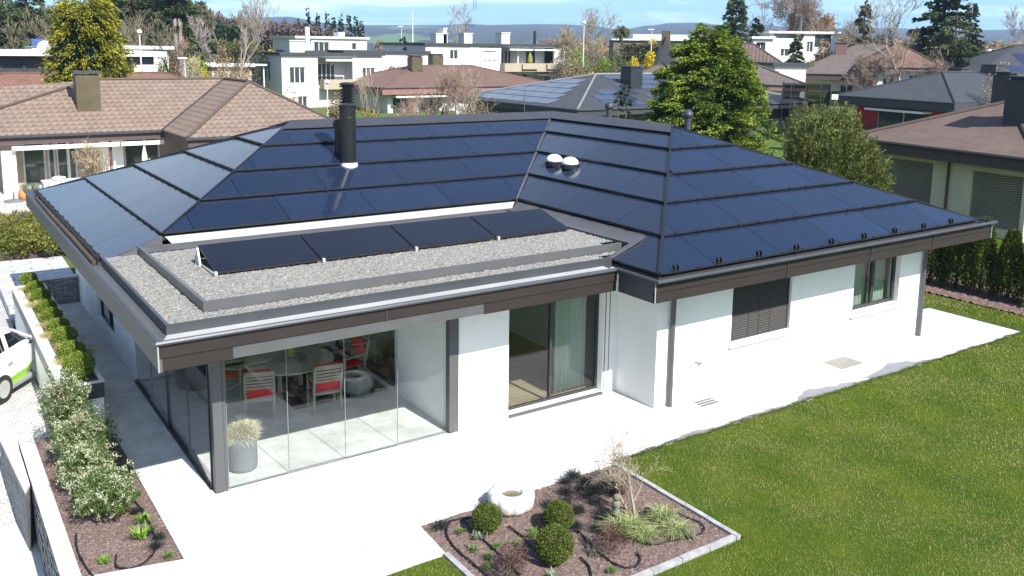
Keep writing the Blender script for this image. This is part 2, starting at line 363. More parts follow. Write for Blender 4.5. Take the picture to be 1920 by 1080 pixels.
# windows of the wing
w1=window(house,(9.84,.03),(18.85,.03),(1.86,3.78,1.02,2.45),.14,M_frame,M_pane,(.5,))
bl=MB()
for i in range(26): bl.obox((12.66,.115,1.04+i*.0545),1.84,.062,.006,0,('X',.75))
for x in(11.73,13.6): bl.box(x-.02,.09,1.02,x+.02,.15,2.45)
for x in(12.3,12.64,13.0): bl.box(x-.004,.08,1.03,x+.004,.086,2.45)
part('venetian_blind',bl,mat('blind_slats',(.062,.058,.055),(.055,.052,.05),2,rough=.5,metal=.2),house)
w2=window(house,(9.84,.03),(18.85,.03),(6.06,7.92,1.03,2.45),.13,M_frame,M_pane,(.5,),fw=.09)
def curtain(x0,x1,y,z0,z1,m,name='curtain',amp=.035,wl=.13,axis='x',root=None):
    mb=MB(); n=int(abs(x1-x0)/.02); P=[]
    for i in range(n+1):
        u=x0+(x1-x0)*i/n; v=y+amp*math.sin(2*math.pi*u/wl)+.012*math.sin(7.3*u); P.append((u,v) if axis=='x' else (v,u))
    mb.add([(a,b,z) for z in(z0,z1) for a,b in P],[(i,i+1,n+2+i,n+1+i) for i in range(n)]); return part(name,mb,m,root or house,smooth=True)
M_curt=mat_leaf('sheer_curtain',(.62,.72,.64),(.55,.66,.58),1,isl=0,trans=.35)
curtain(15.98,16.85,.42,.95,2.45,M_curt); curtain(17.0,17.72,.42,.95,2.45,M_curt)
# sliding door: two leaves, one in front of the other
dr=thing_door=window(house,(5.62,1.25),(9.54,1.25),(1.165,3.545,.065,2.445),.16,M_frame,M_pane,(.48,),fw=.055,name='sliding_door')
th=MB(); th.box(6.79,1.2,.0,9.16,1.5,.055); part('door_threshold',th,M_metal2,house)
curtain(8.25,9.05,1.72,.06,2.6,M_curt)
# interior of the living room seen through the door
fl=MB(); fl.box(5.72,1.5,-.02,13.5,7.0,.03); part('parquet_floor',fl,mat_brick('parquet',(.36,.27,.18),(.32,.235,.155),(.12,.08,.05),1.8,.18,.004,uv=False,noise=.12,rot=.0),house)
ib=MB(); ib.box(9.85,3.5,.03,9.95,7.0,2.9); ib.box(5.7,6.9,.03,13.5,7.0,2.9); ib.box(13.4,.4,.03,13.5,7,2.9)
ib.box(5.7,1.5,2.92,13.5,7,2.94); part('inner_wall',ib,M_white,house)
ib=MB(); ib.box(13.52,.34,.0,18.54,5,.03); ib.box(13.52,4.9,.03,18.5,5,2.9); part('bedroom_wall',ib,M_white,house)
# left side window, glimpsed in the shade
window(house,(1.08,14.6),(1.08,7.2),(3.0,5.15,.3,2.3),.08,M_frame,M_pane,(.55,))
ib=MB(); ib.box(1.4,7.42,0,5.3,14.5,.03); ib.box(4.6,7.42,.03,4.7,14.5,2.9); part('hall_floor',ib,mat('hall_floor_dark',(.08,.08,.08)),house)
# glazed patio rear and side glazing with curtains
window(house,(1.38,7.2),(5.5,7.2),(.8,3.9,.05,2.5),.05,M_frame,M_pane,(.33,.66),name='patio_door')
window(house,(5.5,7.2),(5.5,3.3),(.3,3.6,.05,2.5),.05,M_frame,M_pane,(.5,),name='patio_door')
curtain(3.5,4.2,5.78,.06,2.6,M_curt,axis='y'); curtain(5.2,6.4,5.78,.06,2.6,M_curt,axis='y')
# ---- ceiling / soffit
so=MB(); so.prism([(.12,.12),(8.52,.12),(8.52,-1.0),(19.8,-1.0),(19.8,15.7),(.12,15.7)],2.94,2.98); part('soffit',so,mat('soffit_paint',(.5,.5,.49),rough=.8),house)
# ---- fascia boards: front ones brown, long left one pale grey, cap strips, gutter lip
def fascia(a,b,out,z0,z1,m,name,ext=0.,joint=False,label=None):
    a=np.array(a,float);b=np.array(b,float);d=(b-a)/np.linalg.norm(b-a);L=np.linalg.norm(b-a);n=np.array(out,float)
    mb=MB()
    def Q(u,w,z): q=a+d*u+n*w; return (q[0],q[1],z)
    t=.04
    for w,fl in((0,1),(-t,-1)):
        pts=[Q(0,w,z0),Q(L,w,z0),Q(L,w,z1),Q(0,w,z1)]; uv=[(0,0),(L,0),(L,z1-z0),(0,z1-z0)]
        if fl<0: pts=pts[::-1];uv=uv[::-1]
        mb.poly(pts,uv)
    for pts in([Q(0,-t,z0),Q(L,-t,z0),Q(L,0,z0),Q(0,0,z0)],[Q(0,0,z1),Q(L,0,z1),Q(L,-t,z1),Q(0,-t,z1)],[Q(0,-t,z0),Q(0,0,z0),Q(0,0,z1),Q(0,-t,z1)],[Q(L,0,z0),Q(L,-t,z0),Q(L,-t,z1),Q(L,0,z1)]): mb.poly(pts,[(0,0)]*4)
    return part(name,mb,m,house,label=label)
fz=2.63
fascia((.05,.05),(8.45,.05),(0,-1),fz+.2,3.03,M_fascia,'fascia_board')
fascia((.05,.065),(1.09,.065),(0,-1),fz,fz+.197,M_fascia,'fascia_board'); fascia((5.45,.065),(8.45,.065),(0,-1),fz,fz+.197,M_fascia,'fascia_board')
fascia((1.092,.07),(5.448,.07),(0,-1),fz+.01,fz+.197,M_metal2,'fascia_board',label='grey metal lower fascia strip above the glazed patio')
fascia((8.45,-1.02),(19.88,-1.02),(0,-1),fz+.2,3.03,M_fascia,'fascia_board'); fascia((8.45,-1.005),(19.86,-1.005),(0,-1),fz,fz+.197,M_fascia,'fascia_board')
fascia((8.45,.0),(8.45,-1.0),(-1,0),fz,3.03,M_metal,'fascia_board',label='dark short return fascia at the step of the eaves')
fascia((.05,15.75),(.05,.06),(-1,0),fz,3.03,M_side,'fascia_board',label='pale grey fascia along the left eaves')
fascia((19.88,-1.0),(19.88,15.75),(1,0),fz,3.03,M_metal,'fascia_board'); fascia((19.88,15.77),(.05,15.77),(0,1),fz,3.03,M_metal,'fascia_board')
# joint lines of the fascia
for x,y in((3.57,.028),(12.1,-1.045),(14.9,-1.045),(17.3,-1.045)): part('joint_strip',MB().box(x-.004,y,fz+(.2 if x<5 else 0),x+.004,y+.02,3.03),M_metal2,house)
M_trim=mat('pale_trim',(.3,.31,.29),rough=.5); jm=None
for x,y in((.035,.03),(8.44,-1.03),(19.87,-1.03)): part('corner_strip',MB().box(x-.01,y-.01,fz+.01,x+.01,y+.01,3.02),M_trim,house)
# gutter: U profile swept round the eaves
gut=MB()
def sweep(mb,poly,prof,closed=False):
    """poly: plan points; prof: (offset inwards (left of travel), z)"""
    n=len(poly); P=[np.array(p,float) for p in poly]; rows=[]
    for i in range(n):
        a=P[i-1] if (i>0 or closed) else None; b=P[(i+1)%n] if (i<n-1 or closed) else None
        d1=(P[i]-a)/np.linalg.norm(P[i]-a) if a is not None else None; d2=(b-P[i])/np.linalg.norm(b-P[i]) if b is not None else None
        if d1 is None: m=np.array([-d2[1],d2[0]])
        elif d2 is None: m=np.array([-d1[1],d1[0]])
        else:
            n1=np.array([-d1[1],d1[0]]);n2=np.array([-d2[1],d2[0]]); m=(n1+n2)/(1+n1@n2)
        rows.append([(P[i][0]+m[0]*o,P[i][1]+m[1]*o,z) for o,z in prof])
    k=len(prof); V=[v for r in rows for v in r]; F=[]
    for i in range(n if closed else n-1):
        j=(i+1)%n
        for q in range(k-1): F.append((i*k+q,j*k+q,j*k+q+1,i*k+q+1))
    return mb.add(V,F)
EAVE=[(0,15.806),(0,0),(8.4,0),(8.4,-1.141),(19.94,-1.141),(19.94,15.806)]
sweep(gut,EAVE,[(.045,3.035),(0,3.035),(-.0,G-.03),(.015,G),(.05,G+.004),(.065,G-.012),(.07,G-.06),(.17,G-.065),(.2,G-.06),(.235,G-.058),(.236,2.99)],True)
part('gutter',gut,M_metal,house)
# ---- roof planes under the panels
def plane_z(face,x,y):
    return {'L':ZE+K*(x-.3),'F':ZE+K*(y-4.37),'W':ZE+K*(x-8.735),'C':ZE+K*(y+.81),'R':ZE+K*(19.6-x),'B':ZE+K*(15.44-y)}[face]
RZ=5.235; P1=(5.72,9.905); P2=(14.165,9.905); P3=(14.165,4.62)
YC=5.43
faces={'L':[(.3,YC),(1.36,YC),P1,(.3,15.44)],'F':[(1.36,YC),(9.795,YC),P2,P1],'W':[(8.735,.62),(8.735,-.81),P3,P2,(9.795,YC),(9.795,.62)],
 'C':[(8.735,-.81),(19.6,-.81),P3],'R':[(19.6,-.81),(19.6,15.44),P2,P3],'B':[(19.6,15.44),(.3,15.44),P1,P2]}
rd=MB()
for k_,pg in faces.items():
    rd.slab([(x,y,plane_z(k_,x,y)-.05) for x,y in pg],.06)
roof=part('roof',rd,mat('roof_underlay',(.02,.02,.022),rough=.7),house)
def clip(poly,axis,lo,hi):
    """clip 2-d polygon to lo<=coord<=hi"""
    for s,c in((1,lo),(-1,-hi)):
        out=[];n=len(poly)
        for i in range(n):
            a,b=poly[i],poly[(i+1)%n]; fa=s*a[axis]-c; fb=s*b[axis]-c
            if fa>=0: out.append(a)
            if fa*fb<0:
                t=fa/(fa-fb); out.append(tuple(a[k]+(b[k]-a[k])*t for k in(0,1)))
        poly=out
        if len(poly)<3: return []
    return poly
def area(p): return abs(sum(p[i][0]*p[(i+1)%len(p)][1]-p[(i+1)%len(p)][0]*p[i][1] for i in range(len(p))))/2
ROW=1.073; npan=0
# face: slope axis, sign, eave coordinate, joint start, joint step
spec={'L':(0,1,.3,5.0,1.9),'F':(1,1,4.37,1.3,2.0),'W':(0,1,8.735,-.9,2.0),'C':(1,1,-.81,8.3,1.93),'R':(0,-1,19.6,-.8,4.1),'B':(1,-1,15.44,.3,5.)}
rails=MB()
for k_,(ax,sg,e0,j0,js) in spec.items():
    for r in range(6):
        a=r*ROW; b=min((r+1)*ROW,5.0 if k_ not in('L','C') else 5.42)
        if k_ in 'RB' and r>4: continue
        if b-a<.15: continue
        lo,hi=(e0+a,e0+b) if sg>0 else (e0-b,e0-a)
        strip=clip(faces[k_],ax,lo+.008,hi-.008)
        if not strip: continue
        o=1-ax; u0=min(p[o] for p in strip); u1=max(p[o] for p in strip)
        j=j0+(.35*js if r%2 and k_ in'FW' else 0)-js*40
        while j<u1:
            c=clip(strip,o,j+.006,j+js-.006)
            if c and area(c)>.02:
                f=.0 ; mb=MB()
                def up(p):
                    q=abs(p[ax]-e0)-a
                    return plane_z(k_,*p)+.035*(1-q/ROW)-.012
                top=[(p[0],p[1],up(p)) for p in c]
                if sum(c[i][0]*c[(i+1)%len(c)][1]-c[(i+1)%len(c)][0]*c[i][1] for i in range(len(c)))<0: top=top[::-1]
                n=len(top); V=top+[(x,y,z-.03) for x,y,z in top]
                uv=[(p[o],abs(p[ax]-e0)*1.08) for p in top]
                mb.add(V,[tuple(range(n))]+[(i,n+i,n+(i+1)%n,(i+1)%n) for i in range(n)],[uv]+[[(0.003,.003)]*4]*n)
                part('solar_panel',mb,M_panel,roof); npan+=1
            j+=js
        # rail with clips under the lower edge of each row
        if k_ in'RB': continue
        full=clip(faces[k_],ax,(e0+a-.001 if sg>0 else e0-a-.03),(e0+a+.03 if sg>0 else e0-a+.001))
        if full:
            v0=min(p[o] for p in full);v1=max(p[o] for p in full)
            if k_=='W' and r==0: v1=.6
            z=ZE+K*a
            def pt(u,s,dz): 
                p=[0,0,z+dz]; p[ax]=e0+(a-s)*sg; p[o]=u; return p
            rails=MB(); rails.bar(pt(v0+.02,.01,.03),pt(v1-.02,.01,.03),.022,.034)
            u=v0+.35
            while u<v1-.1:
                rails.bar(pt(u-.03,.02,.033),pt(u+.03,.02,.033),.04,.045)
                u+=.62
            part('mounting_rail',rails,M_black,roof)
# snow guards along the front and the left eaves
sg_=MB()
for x in np.arange(9.15,19.3,1.15):
    for dx in(-.05,.05): sg_.bar((x+dx,-.84,3.08),(x+dx,-.80,3.24),.02,.05); sg_.tube([(x+dx-.02,-.83,3.2),(x+dx+.02,-.83,3.2)],.035,8)
sg_.bar((8.8,-.86,3.11),(19.5,-.86,3.11),.02,.02)
part('snow_guard',sg_,M_black,roof); sg_=MB()
for y in np.arange(5.7,15.3,.75):
    for dy in(-.05,.05): sg_.bar((.22,y+dy,3.06),(.24,y+dy,3.22),.05,.02)
for z in(3.12,3.17): sg_.bar((.2,5.5,z),(.2,15.2,z),.018,.018)
part('snow_guard',sg_,M_black,roof)
bs=MB()
bs.tube([(.16,5.6,3.05),(.17,8,3.055),(.155,11,3.05),(.165,14.2,3.05)],[.05,.06,.055,.04],8); part('leaf_litter',bs,mat('brown_litter',(.05,.03,.022),(.09,.06,.04),8,rough=.9,bump=1),roof)
# ridge cap and hip / valley strips
cap=MB()
def capz(face,x,y): return plane_z(face,x,y)+.03
cap.slab([(5.27,9.45,5.125),(13.72,9.45,5.125),(14.165,9.905,5.29),(5.72,9.905,5.29)],.02)
cap.slab([(13.72,9.45,5.125),(13.72,4.18,5.125),(14.165,4.62,5.29),(14.165,9.905,5.29)],.02)
cap.slab([(14.165,9.905,5.29),(14.165,4.62,5.29),(14.6,4.62,5.12),(14.6,9.905,5.12)],.02)
cap.slab([(5.72,9.905,5.29),(14.165,9.905,5.29),(14.6,10.34,5.12),(5.3,10.34,5.12)],.02)
part('ridge_cap',cap,M_metal,roof)
hp=MB()
for a,b,w,h in(((8.72,-.83,3.12),(14.165,4.62,5.27),.06,.05),((1.36,5.43,3.53),(5.72,9.905,5.27),.03,.03),((19.62,-.83,3.09),(14.165,4.62,5.25),.03,.03),((.3,15.44,3.09),(5.72,9.905,5.25),.03,.03)): part('hip_strip',MB().bar(a,b,w,h),M_black,roof)
vl=MB(); vl.bar((9.76,5.40,3.5),(14.15,9.89,5.235),.05,.07); part('valley_strip',vl,M_metal2,roof)
# ---- flat gravel roof with two parapets
fr=MB(); fr.prism([(.26,.41),(8.44,.41),(8.44,.64),(9.74,.64),(9.74,YC-.01),(.26,YC-.01)],2.99,3.128); part('flat_roof_deck',fr,M_metal2,house)
def ring(mb,poly,w,z0,z1): sweep(mb,poly,[(0,z0),(0,z1),(w,z1),(w,z0)]); return mb
pa=MB(); ring(pa,[(.24,YC-.02),(.24,.39),(8.6,.39)],.05,3.0,3.2); part('parapet',pa,M_metal,house,label='outer dark sheet-metal upstand of the gravel roof')
pa=MB(); ring(pa,[(.9,YC-.02),(.9,.86),(9.25,.86)],.06,3.13,3.335); part('parapet',pa,mat('inner_upstand_metal',(.11,.11,.118),(.095,.095,.1),2,rough=.4,metal=.3),house,label='inner grey sheet-metal upstand of the gravel roof')
fs=MB(); fs.slab([(.08,YC,3.036),(.08,.08,3.036),(.238,.385,3.046),(.238,YC,3.046)],.01); part('edge_flashing',fs,M_metal2,house)
fs=MB(); fs.slab([(.09,.08,3.038),(8.38,.08,3.038),(8.38,.388,3.056),(.245,.388,3.056)],.01); part('edge_flashing',fs,M_bright,house)
fs=MB()
fs.slab([(1.5,YC-.22,3.36),(9.5,YC-.22,3.36),(9.7,YC-.02,3.47),(1.42,YC-.02,3.47)],.01); part('roof_flashing',fs,M_bright,house)
fs=MB(); fs.box(1.3,YC-.235,3.2,9.55,YC-.222,3.36); fs.slab([(.95,YC-.6,3.325),(9.2,YC-.6,3.325),(9.2,YC-.24,3.33),(.95,YC-.24,3.33)],.01)
fs.slab([(.25,YC-.05,3.06),(1.36,YC-.05,3.48),(1.36,YC+.01,3.49),(.25,YC+.01,3.07)],.2)
fs.slab([(9.3,.66,3.36),(9.53,.66,3.36),(9.8,.66,3.47),(9.8,YC,3.47),(9.53,YC-.2,3.36),(9.3,YC-.2,3.3)],.02); fs.box(9.3,.8,3.13,9.32,YC-.2,3.34)
fs.bar((8.55,.6,3.07),(9.55,.62,3.44),.08,.05)
part('roof_flashing',fs,M_metal2,house)
def pebbles(name,x0,y0,x1,y1,z,step,amp,m,root,holes=()):
    nx=int((x1-x0)/step);ny=int((y1-y0)/step); X,Y=np.meshgrid(np.linspace(x0,x1,nx+1),np.linspace(y0,y1,ny+1))
    X=X+RNG.uniform(-.35,.35,X.shape)*step; Y=Y+RNG.uniform(-.35,.35,Y.shape)*step; X=np.clip(X,x0,x1);Y=np.clip(Y,y0,y1)
    Z=z+RNG.uniform(-1,1,X.shape)*amp; V=np.stack([X,Y,Z],-1).reshape(-1,3); i=np.arange((nx+1)*(ny+1)).reshape(ny+1,nx+1)
    F=np.stack([i[:-1,:-1],i[:-1,1:],i[1:,1:],i[1:,:-1]],-1).reshape(-1,4)
    c=V[F].mean(1); keep=np.ones(len(F),bool)
    for h in holes: keep&=~((c[:,0]>h[0])&(c[:,0]<h[1])&(c[:,1]>h[2])&(c[:,1]<h[3]))
    return part(name,MB().array(V,F[keep]),m,root)
def gravel_mat(name,cs,scale,isl=False):
    m=bpy.data.materials.new(name); m.use_nodes=True; nt=m.node_tree; N=nt.nodes; Lk=nt.links; b=N['Principled BSDF']; b.inputs['Roughness'].default_value=.85
    tc=N.new('ShaderNodeTexCoord'); vo=N.new('ShaderNodeTexVoronoi'); vo.inputs['Scale'].default_value=scale; Lk.new(tc.outputs['Object'],vo.inputs['Vector'])
    sp=N.new('ShaderNodeSeparateColor'); Lk.new(vo.outputs['Color'],sp.inputs[0]); cr=N.new('ShaderNodeValToRGB'); e=cr.color_ramp.elements
    for i,c in enumerate(cs):
        p=i/(len(cs)-1)
        if i<2: e[i].position=p if i==0 else 1.; e[i].color=(*c,1)
    e[0].color=(*cs[0],1); e[1].position=1; e[1].color=(*cs[-1],1)
    for i in range(1,len(cs)-1): q=e.new(i/(len(cs)-1)); q.color=(*cs[i],1)
    Lk.new(sp.outputs[0],cr.inputs[0]); mr=N.new('ShaderNodeMapRange'); mr.inputs[1].default_value=0; mr.inputs[2].default_value=.5; mr.inputs[3].default_value=1.05; mr.inputs[4].default_value=.75; Lk.new(vo.outputs['Distance'],mr.inputs[0])
    hs=N.new('ShaderNodeHueSaturation'); Lk.new(mr.outputs[0],hs.inputs['Value']); Lk.new(cr.outputs[0],hs.inputs['Color']); Lk.new(hs.outputs[0],b.inputs['Base Color'])
    bp=N.new('ShaderNodeBump'); bp.inputs['Strength'].default_value=.6; bp.inputs['Distance'].default_value=.02; bp.invert=True; Lk.new(vo.outputs['Distance'],bp.inputs['Height']); Lk.new(bp.outputs[0],b.inputs['Normal'])
    return m
M_gravel=gravel_mat('roof_gravel',[(.12,.12,.115),(.25,.25,.24),(.31,.305,.28),(.21,.19,.15),(.4,.4,.385)],34)
g1=pebbles('gravel',.29,.44,9.24,YC-.05,3.18,.03,.014,M_gravel,house,[(.88,9.3,.84,6),(8.47,10,0,.64)]); g1['kind']='stuff'
g2=pebbles('gravel',.96,.92,9.3,YC-.25,3.3,.03,.014,M_gravel,house,[(8.9,9.3,.8,1.2)]); g2['kind']='stuff'
# small cement splash by the gravel: tilted modules on a metal stand
M_panel2=solar_mat('module_glass',(.0035,.005,.012),.2,1.3)
for i in range(4):
    x0=1.56+i*1.9; x1=x0+1.87; t=thing('solar_module',['tilted black solar module at the left end of the row on the gravel roof','tilted black solar module second from the left on the gravel roof','tilted black solar module third from the left on the gravel roof','tilted black solar module at the right end of the row on the gravel roof'][i],'solar panel',((x0+x1)/2,3,3.3),0,'four tilted solar modules on the gravel roof')
    a=[(x0,2.46,3.37),(x1,2.46,3.37),(x1,3.53,3.64),(x0,3.53,3.64)]
    part('frame',MB().slab(a,.035),M_black,t)
    q=[(x0+.015,2.475,3.3775),(x1-.015,2.475,3.3775),(x1-.015,3.515,3.640),(x0+.015,3.515,3.640)]
    part('glass',MB().poly(q,[(0,0),(1.84,0),(1.84,1.04),(0,1.04)]),M_panel2,t)
    st=MB()
    x=x0+.03 if i else x0-.015; st.bar((x,2.42,3.325),(x,3.6,3.325),.035); st.obox((x,2.44,3.355),.05,.06,.06); st.bar((x,3.55,3.31),(x,3.55,3.6),.04)
    if i==0: st.add([(x0-.05,3.3,3.3),(x0-.05,3.62,3.3),(x0-.05,3.45,3.6),(x0-.02,3.3,3.3),(x0-.02,3.62,3.3),(x0-.02,3.45,3.6)],[(0,1,2),(5,4,3),(0,3,4,1),(1,4,5,2),(2,5,3,0)])
    part('bracket',st,M_bright,t)
    wd=MB(); wd.slab([(x0,3.54,3.635),(x1,3.54,3.635),(x1,3.82,3.33),(x0,3.82,3.33)],.004); part('wind_plate',wd,M_metal2,t)
# ---- chimneys, domes, vents on the roof: parts of the roof
ch=MB(); cx,cy=6.3,7.67
ch.lathe((cx,cy,4.3),[(.2,0),(.2,.72),(.203,.725),(.203,1.2),(.2,1.21),(.2,1.44),(.21,1.45),(.21,1.5),(.13,1.51)],32)
for i in range(6): ch.lathe((cx,cy,5.84+i*.075),[(.12,0),(.19,.012),(.195,.03),(.12,.05)],28)
ch.lathe((cx,cy,6.27),[(.17,0),(.2,.01),(.15,.06),(.05,.075)],28)
cm=part('chimney_pipe',ch,mat('black_flue_metal',(.02,.021,.024),(.016,.017,.019),3,rough=.35,metal=.4),roof,smooth=False)
cc=MB(); cc.lathe((cx,cy,5.85),[(.11,0),(.11,.42)],16); part('flue_core',cc,M_black,roof)
co=MB(); co.lathe((cx,cy-.0,4.32),[(.26,-.05),(.225,.07),(.205,.08)],32); part('chimney_collar',co,M_bright,roof)
c2=MB(); c2.tube([(6.31,8.25,4.45),(6.31,8.25,5.22)],.1,20); c2.lathe((6.31,8.25,5.2),[(.13,0),(.135,.12),(.1,.2),(.03,.22)],20); part('vent_pipe',c2,M_black,roof)
M_dome=mat('acrylic_dome',(.7,.72,.74),(.75,.77,.78),3,rough=.12,coat=.6)
for y in(5.56,6.24):
    z=plane_z('W',11.55,y); d=MB(); d.lathe((11.53,y,z-.03),[(.25,0),(.25,.1),(.22,.12)],28); dm=part('dome_collar',d,M_black,roof)
    d=MB(); d.lathe((11.52,y,z+.07),[(.22,0),(.225,.05),(.2,.11),(.15,.16),(.08,.19),(.01,.2)],28); part('light_dome',d,M_dome,dm,smooth=True)
for (px,X,zt) in((1296,14.95,205),(1146,14.75,190)):
    y=yX(px,X); z=ZE+K*(19.6-X); t=hz(px,zt,X,y); v=MB(); v.tube([(X,y,z-.1),(X,y,t-.28)],.09,20); v.lathe((X,y,t-.3),[(.1,0),(.1,.04),(.09,.05),(.13,.1),(.14,.16),(.12,.23),(.06,.29),(.01,.3)],20)
    part('vent_pipe',v,M_metal,roof,smooth=False)
ant=MB(); ax_=xY(985,10.5); ant.tube([(ax_,10.5,4.9),(ax_,10.5,hz(985,170,ax_,10.5))],.012,6); part('antenna',ant,M_metal2,roof)
# ---- patio glazing, posts, tracks
def post(x,y,rz=0.):
    m=MB(); m.box(x,y,.03,x+.16,y+.14,2.94); m.box(x+.17,y+.02,.0,x+.21,y+.1,2.94); m.box(x+.05,y+.14,.03,x+.12,y+.2,2.94); return m
part('corner_post',post(1.06,1.2),M_metal2,house); part('corner_post',post(5.42,1.2),M_metal2,house)
tr=MB()
for dx in(0,.05,.1): tr.box(1.03+dx,1.4,.0,1.05+dx,7.15,.028)
tr.box(1.02,1.4,-.002,1.19,7.15,.008); part('glass_track',tr,M_metal,house)
tr=MB(); 
for dy in(.02,.07): tr.box(1.3,1.25+dy,.0,5.42,1.262+dy,.012)
part('glass_track',tr,M_metal2,house)
for i in range(4):
    y0=1.42+i*1.43; g=MB(); xx=1.06+.02*(i%2); g.poly([(xx,y0+1.42,.03),(xx,y0,.03),(xx,y0,2.66),(xx,y0+1.42,2.66)]); part('glass_panel',g,M_glass,house)
    fr_=MB(); fr_.box(xx-.012,y0-.018,.03,xx+.022,y0+.012,2.93); fr_.box(xx-.008,y0,.03,xx+.018,y0+1.42,.07); part('glass_edge',fr_,M_frame,house)
for i in range(4):
    x0=1.3+i*1.03; g=MB(); yy=1.29+.02*(i%2); g.poly([(x0,yy,.02),(x0+1.03,yy,.02),(x0+1.03,yy,2.66),(x0,yy,2.66)]); part('glass_panel',g,M_glass,house)
    e=MB(); e.box(x0-.005,yy-.003,.015,x0+.005,yy+.013,2.66); e.box(x0+.005,yy-.003,.015,x0+1.02,yy+.013,.03); part('glass_edge',e,mat('polished_glass_edge',(.2,.23,.23),rough=.3),house)
# downpipes
for x in(9.9,18.7):
    d=MB(); d.tube([(x,-.045,.0),(x,-.045,2.5),(x,-.35,2.95)],.05,14); d.tube([(x,-.045,.48),(x,-.045,.52)],.056,14); d.tube([(x,-.045,.0),(x,-.045,.5)],.053,14)
    d.box(x-.06,-.05,2.3,x+.06,.03,2.33); part('downpipe',d,M_metal2,house)
wt=MB(); wt.tube([(10.67,.03,.78),(10.67,-.06,.78),(10.67,-.07,.7)],.014,8); wt.tube([(10.8,.03,.74),(10.8,-.02,.74)],.018,8); wt.tube([(10.67,-.02,.66),(10.67,-.02,.84)],.01,6); part('garden_tap',wt,M_metal2,house)
# ================================================================ near ground
def rect(x0,y0,x1,y1,z): return MB().poly([(x0,y0,z),(x1,y0,z),(x1,y1,z),(x0,y1,z)])
# terrain sheet with a hole-free far relief
def sstep(a,b,v): 
    t=np.clip((v-a)/(b-a),0,1); return t*t*(3-2*t)
def terr(x,y):
    x=np.asarray(x,float);y=np.asarray(y,float); dx=x-CAM[0];dy=y-CAM[1]; D=np.hypot(dx,dy); az=np.degrees(np.arctan2(dx,dy))
    left=1-sstep(17.,21.,az); right=sstep(38.,43.,az); A=1.0+4.6*left+4.2*right
    z=A*sstep(78,140,D)-.06
    z=z-sstep(330,900,D)*14
    # driveway at the left, below the terrace
    lo=(1-sstep(-1.7,-1.3,x))*(1-sstep(13.,20.,y)); z=np.where(D<60,z-.02-.0*lo,z)
    return z
tb=MB(); rr=np.concatenate([[.01],np.linspace(6,60,19),np.geomspace(64,1500,60)]); aa=np.radians(np.arange(0,360,1.5))
Rr,Aa=np.meshgrid(rr,aa,indexing='ij'); X=CAM[0]+Rr*np.sin(Aa);Y=CAM[1]+Rr*np.cos(Aa); Z=terr(X,Y); Z=np.where((X<.5)&(Rr<40),-1.6,Z)
V=np.stack([X,Y,Z],-1).reshape(-1,3); n1,n2=Rr.shape; i=np.arange(n1*n2).reshape(n1,n2); j=np.roll(i,-1,1)
tb.array(V,np.stack([i[:-1],i[1:],j[1:],j[:-1]],-1).reshape(-1,4))
ground=struct('ground',tb,mat('meadow_ground',(.06,.1,.022),(.1,.13,.04),.12,rough=.95,spec=.1,detail=10),smooth=True)
# terrace paving
M_slab=mat_brick('pale_granite_slabs',(.50,.50,.49),(.475,.475,.47),(.3,.3,.3),1.2,.6,.004,uv=False,bump=.2,noise=.24,nscale=1.6,rough=.75,fine=75.)
tz=0.
tp=MB(); 
tp.prism([(.14,-2.3),(3.33,-2.3),(3.38,-1.42),(7.25,-1.42),(7.25,-1.33),(21.38,-1.32),(21.39,1.31),(18.85,1.31),(18.85,7),(1.12,7),(1.12,14.4),(.14,14.4),(.14,-.43),(.14,-2.3)][:-2],-.12,0)
struct('terrace',tp,M_slab)
tp=MB(); tp.prism([(-1.16,-2.3),(.138,-2.3),(.138,-.43),(-1.16,-.13)],-.12,0); struct('terrace',tp,M_slab)
st_m=mat('wet_slab_stain',(.16,.165,.19),(.2,.205,.23),3.,rough=.6,bump=.2)
def blob(cx,cy,rx,ry,z,seed,n=26):
    R=random.Random(seed); ph=[R.uniform(0,6.3) for _ in range(4)]
    return MB().poly([(cx+rx*math.cos(t)*(1+.12*math.sin(5*t+ph[0])+.08*math.sin(9*t+ph[1])),max(cy+ry*math.sin(t)*(1+.25*math.sin(4*t+ph[2])+.15*math.sin(11*t+ph[3])),-1.315),z) for t in [2*math.pi*k/n for k in range(n)]])
for k,(a,b,w) in enumerate(((8.6,9.9,.12),(10.6,11.9,.1),(12.3,14.3,.3),(14.7,17.2,.33))):
    o=struct('paving',blob((a+b)/2,-1.32,(b-a)/2,w,.004,k),st_m)
    o.name='wet_patch'
single('manhole_cover',MB().box(14.83,-.57,.001,15.66,-.02,.006),mat('cover_steel',(.23,.225,.21),(.19,.185,.17),5,rough=.6,metal=.3),'square recessed stone cover plate in the terrace beside the white wall','cover',(15.2,-.3,0))
dg=MB()
for q in range(3): dg.box(10.45+q*.02,-.42+q*.1,.001,10.95,-.36+q*.1,.008)
single('drain_grate',dg,M_metal2,'small slotted drain grate in the terrace near the downpipe','drain',(10.7,-.3,0))
# rug zone: dark mat under the dining set
single('outdoor_rug',MB().box(3.38,3.85,.002,5.45,7.0,.014),mat('rug_weave',(.012,.012,.014),(.02,.02,.022),30,rough=.9,bump=.4),'dark square rug on the patio floor under the dining table','rug',(4.4,5.4,0))
